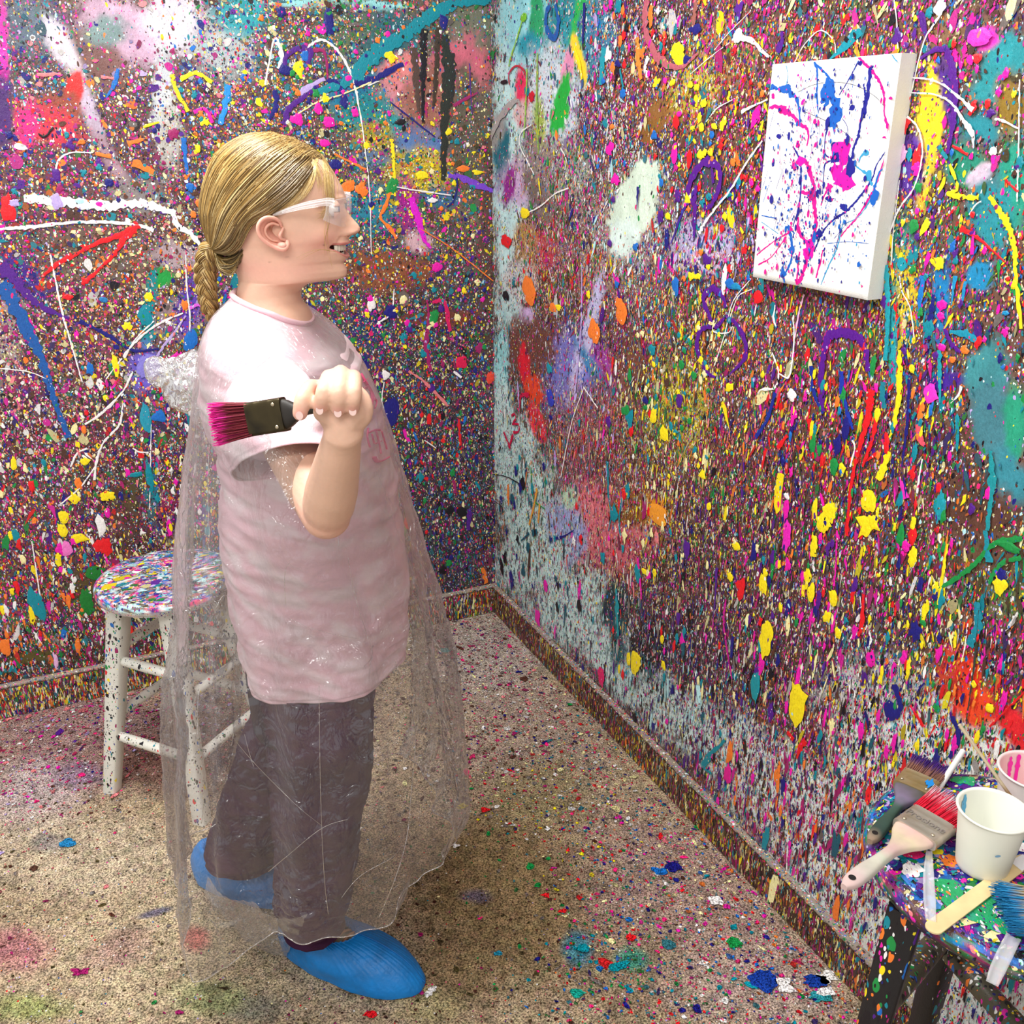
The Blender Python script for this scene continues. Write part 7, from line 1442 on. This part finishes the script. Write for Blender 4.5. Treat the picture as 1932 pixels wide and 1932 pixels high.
# sharp crumples where the film is gathered
gx, gy, _d = to_px(G.reshape(-1, 3)); cz = np.zeros(len(gx))
for x, y, rx, ry, a_ in ((600, 1215, 75, 60, 1.0), (690, 1235, 60, 60, .9), (600, 1040, 60, 60, .6), (560, 1130, 70, 70, .4), (500, 1560, 120, 90, .5), (560, 1700, 90, 60, 1.0), (400, 1280, 60, 80, .4), (700, 960, 50, 60, .5), (660, 1580, 80, 60, .4), (470, 1720, 90, 60, .9)):
    cz = np.maximum(cz, a_ * np.exp(-((gx - x) / rx) ** 2 - ((gy - y) / ry) ** 2))
G = G + N * (cz * (.015 * (ridge(V, 24, 151) - .5) + .010 * (ridge(V, 55, 153) - .5))).reshape(z_.shape)[..., None]
# draped over the raised arm
ax0, ax1 = el_r, wr_r
arm_c = at(600, 950, 1.19)
bul = np.exp(-(((G[..., 0] - arm_c[0] - .0) / .085) ** 2 + ((G[..., 2] - arm_c[2] + .01) / .115) ** 2)) * (sn > .2)[None]
G[..., 1] -= .128 * bul
# over the sleeve
sl_c = at(515, 800, 1.2); bul2 = np.exp(-(((G[..., 0] - sl_c[0]) / .10) ** 2 + ((G[..., 2] - sl_c[2] - .01) / .085) ** 2)) * (sn > .2)[None]
G[..., 1] -= .052 * bul2
d_ = (ax1 - ax0) / np.linalg.norm(ax1 - ax0)
def keep(c):
    # arm hole, where forearm and hand come out
    t = ((c - ax0) @ d_); q = np.linalg.norm(c - ax0 - np.outer(t, d_), axis=1)
    hole = (q < .052 + .012 * np.sin(np.arctan2(c[:, 0] - ax0[0], c[:, 2] - ax0[2]) * 5)) & (t > .035) & (c[:, 1] < 1.3)
    return ~hole
pm_ = MB()
pm_.grid(G, (1, 1, 1), 1, True, keep=keep)
def plastic(name, haze, rough=.16, glossy=.16, tint_=(.97, .93, .94)):
    m = bpy.data.materials.new(name); m.use_nodes = True; nt = m.node_tree; nt.nodes.clear()
    out = nt.nodes.new('ShaderNodeOutputMaterial')
    tr_ = nd(nt, 'ShaderNodeBsdfTransparent', Color=(.985, .98, .982, 1)); df = nd(nt, 'ShaderNodeBsdfDiffuse', Color=(*tint_, 1)); tl = nd(nt, 'ShaderNodeBsdfTranslucent', Color=(*tint_, 1)); gs = nd(nt, 'ShaderNodeBsdfGlossy', Color=(1, 1, 1, 1), Roughness=rough)
    tc = nt.nodes.new('ShaderNodeTexCoord'); mp = nt.nodes.new('ShaderNodeMapping'); mp.inputs['Scale'].default_value = (1, 1, .55); nt.links.new(tc.outputs['Object'], mp.inputs[0])
    n1 = nd(nt, 'ShaderNodeTexNoise', Scale=34.0, Detail=3.0, Distortion=1.4); nt.links.new(mp.outputs[0], n1.inputs['Vector'])
    vo = nt.nodes.new('ShaderNodeTexVoronoi'); vo.feature = 'DISTANCE_TO_EDGE'; vo.inputs['Scale'].default_value = 30.0
    mx = nt.nodes.new('ShaderNodeVectorMath'); mx.operation = 'MULTIPLY_ADD'; mx.inputs[1].default_value = (.05, .05, .05); nt.links.new(n1.outputs['Color'], mx.inputs[0]); nt.links.new(mp.outputs[0], mx.inputs[2]); nt.links.new(mx.outputs[0], vo.inputs['Vector'])
    h = mathn(nt, 'ADD', n1.outputs[0], mathn(nt, 'MULTIPLY', mathn(nt, 'MINIMUM', vo.outputs[0], .12), 3.0))
    bp_ = nd(nt, 'ShaderNodeBump', Distance=.006, Strength=.8); nt.links.new(h, bp_.inputs['Height'])
    for s in (gs,): nt.links.new(bp_.outputs[0], s.inputs['Normal'])
    m1 = nt.nodes.new('ShaderNodeMixShader'); m1.inputs[0].default_value = .45; nt.links.new(df.outputs[0], m1.inputs[1]); nt.links.new(tl.outputs[0], m1.inputs[2])
    lw = nd(nt, 'ShaderNodeLayerWeight', Blend=.30)
    hz = mathn(nt, 'MULTIPLY_ADD', lw.outputs['Facing'], haze * 1.9); hz.node.inputs[2].default_value = haze * .55
    hz = mathn(nt, 'ADD', hz, mathn(nt, 'MULTIPLY', n1.outputs[0], haze * .4), True)
    m2 = nt.nodes.new('ShaderNodeMixShader'); nt.links.new(hz, m2.inputs[0]); nt.links.new(tr_.outputs[0], m2.inputs[1]); nt.links.new(m1.outputs[0], m2.inputs[2])
    fr_ = nd(nt, 'ShaderNodeFresnel', IOR=1.4)
    g1 = mathn(nt, 'MULTIPLY_ADD', fr_.outputs[0], .55, True); g1.node.inputs[2].default_value = glossy * .42
    m3 = nt.nodes.new('ShaderNodeMixShader'); nt.links.new(g1, m3.inputs[0]); nt.links.new(m2.outputs[0], m3.inputs[1]); nt.links.new(gs.outputs[0], m3.inputs[2])
    nt.links.new(m3.outputs[0], out.inputs[0])
    return m
M_PLA = plastic('thin clear plastic', .085)
pon = pm_.build('plastic_poncho', M_PLA, PER)
# folded and sealed edges of the film: thin doubled strips that catch the light
eb = MB()
def film_line(pts, r, near=True, off=.002):
    X, Y, D = _pg
    c = []
    for x, y in catmull(np.array([(*p, 0) for p in pts], float), max(10, int(np.abs(np.diff(np.array(pts, float), axis=0)).sum() / 14)))[:, :2]:
        kk = np.argmin((X - x) ** 2 + (Y - y) ** 2 + _pen * (1 if near else -1)); p = G.reshape(-1, 3)[kk]; c.append(at(x, y, p[1] - off))
    c = np.array(c); k_ = np.ones(5) / 5; c = np.stack([np.convolve(np.pad(c[:, j], 2, 'edge'), k_, 'valid') for j in range(3)], 1)
    eb.tube(c, r, 5, (1, 1, 1), flat=.25, up=(0, -1, 0))
_pg = to_px(G.reshape(-1, 3)); _pen = np.where(G[..., 1].ravel() > 1.43, 1e6, 0)
for pts, r in [([(602, 1285), (603, 1400), (606, 1540), (612, 1660), (620, 1730)], .0012), ([(742, 1240), (775, 1330), (784, 1400), (775, 1500), (768, 1580), (745, 1660), (712, 1738)], .0018), ([(640, 1700), (680, 1650), (740, 1620), (760, 1590)], .0014), ([(500, 1650), (560, 1600), (610, 1560), (660, 1545)], .0016), ([(376, 1280), (372, 1380), (385, 1480), (380, 1560)], .0014),
               ([(372, 700), (366, 800), (360, 900), (352, 1050), (345, 1180)], .0014), ([(395, 830), (392, 930), (396, 1020)], .0010), ([(640, 880), (628, 940), (640, 1020), (638, 1030)], .0013), ([(655, 1040), (668, 1120), (690, 1190), (694, 1207)], .0011), ([(540, 1150), (536, 1080), (548, 1060)], .0008), ([(540, 1165), (600, 1190), (690, 1208)], .0008), ([(340, 1150), (350, 1135), (372, 1122), (380, 1130), (388, 1152)], .0012), ([(406, 1152), (420, 1122), (436, 1128)], .0012),
               ([(440, 1282), (448, 1330)], .0009), ([(460, 1380), (470, 1420), (480, 1450)], .0010), ([(430, 1380), (480, 1440), (560, 1520), (610, 1560)], .0010), ([(415, 850), (438, 853)], .0012), ([(466, 705), (490, 690), (512, 672)], .0014), ([(470, 709), (485, 698)], .001)]:
    film_line(pts, r * .34)
hemr = G[-1]; eb.tube(np.vstack([hemr, hemr[:1]]), .0011, 5, (1, 1, 1), cap=False)
eb.build('film_edge', plastic('doubled film', .30, .12, .6), pon)
# bunched film standing out behind the shoulder
cb = MB(); ax = catmull([at(*p) for p in [(405, 735, 1.44), (375, 728, 1.44), (345, 718, 1.445), (315, 705, 1.45), (285, 692, 1.45), (272, 688, 1.45)]], 70)
hh = np.interp(np.linspace(0, 1, 70), [0, .15, .4, .65, .85, 1], [.050, .046, .036, .022, .014, .004]); n = 110; a = np.linspace(0, 2 * PI, n, endpoint=False)
T = np.gradient(ax, axis=0); T /= np.linalg.norm(T, axis=1)[:, None]
Q = []
for p, t, h in zip(ax, T, hh):
    u = np.cross(t, (0, 1, 0)); u /= np.linalg.norm(u); u = u * np.sign(u[2]); Q.append(p + u * (h * np.sin(a))[:, None] * 1.0 + np.array([0, 1, 0]) * (h * .6 * np.cos(a))[:, None] - np.array([0, 0, 1.0]) * (h * .35 * (np.sin(a) < 0) * np.abs(np.sin(a)))[:, None])
Q = np.array(Q); V = Q.reshape(-1, 3); Nq = Q - Q.mean(1, keepdims=True); Nq /= np.linalg.norm(Nq, axis=2)[..., None] + 1e-9
Q = Q + Nq * (.016 * fbm(V, 22, 131, 3) + .011 * (ridge(V, 34, 133) - .5) + .005 * (ridge(V, 80, 135) - .5)).reshape(*Q.shape[:2], 1) * np.clip(hh / .02, .25, 1)[:, None, None]
cb.grid(Q, (1, 1, 1), 1, True); cb.build('bunched_film', plastic('crumpled film', .26, .10, .5), pon)
# ruffle of film on the floor by the heel
rf = MB(); path = catmull([np.append(on_level(x, y, .0)[:2], 0) for x, y in [(385, 1690), (415, 1722), (440, 1752), (470, 1782), (505, 1800), (540, 1806)]], 150)
up_ = catmull([at(x, y, v) for x, y, v in [(392, 1655, 1.50), (420, 1690, 1.44), (470, 1700, 1.37), (505, 1725, 1.31), (545, 1730, 1.27), (580, 1725, 1.25)]], 150)
rows = []
for t in np.linspace(0, 1, 40): rows.append(path * (1 - t) + up_ * t + np.array([0, 0, .006]) * (1 - t))
Q = np.array(rows); V = Q.reshape(-1, 3); Q = Q + np.array([.3, -1, .25]) * (.022 * fbm(V, 20, 141, 3) + .012 * (ridge(V, 36, 143) - .5)).reshape(40, 150, 1) * np.interp(np.linspace(0, 1, 40), [0, .3, 1], [.6, 1, .5])[:, None, None]
Q[..., 2] = np.maximum(Q[..., 2], .004); rf.grid(Q, (1, 1, 1), 1); rf.build('hem_ruffle', plastic('ruffled film', .15, .10, .4), pon)

# ------------------------------------------------------------------ the brush she flings paint with
hc_ = (mc_r[1] + mc_r[2]) / 2
e_, t_ = at(672, 760, .994), at(399, 803, 1.035)
org, R, L = frame_from(e_, t_, up=(0.1, -1.0, .25))
paint_brush(org, R, L * .50, L * .22, L * .27, .038, 'wide black paint brush with hot pink bristle tips held up in her right hand',
            [(.02, .016, .012), (.02, .016, .012), (.03, .025, .015), (.015, .012, .01), (.02, .015, .01)], [(.06, .045, .02), (.018, .014, .01)], (.16, .01, .02), [(.95, .01, .30), (.98, .02, .38)], seed=21, th=.016, hole=False, flare=1.2, tip_at=.68)
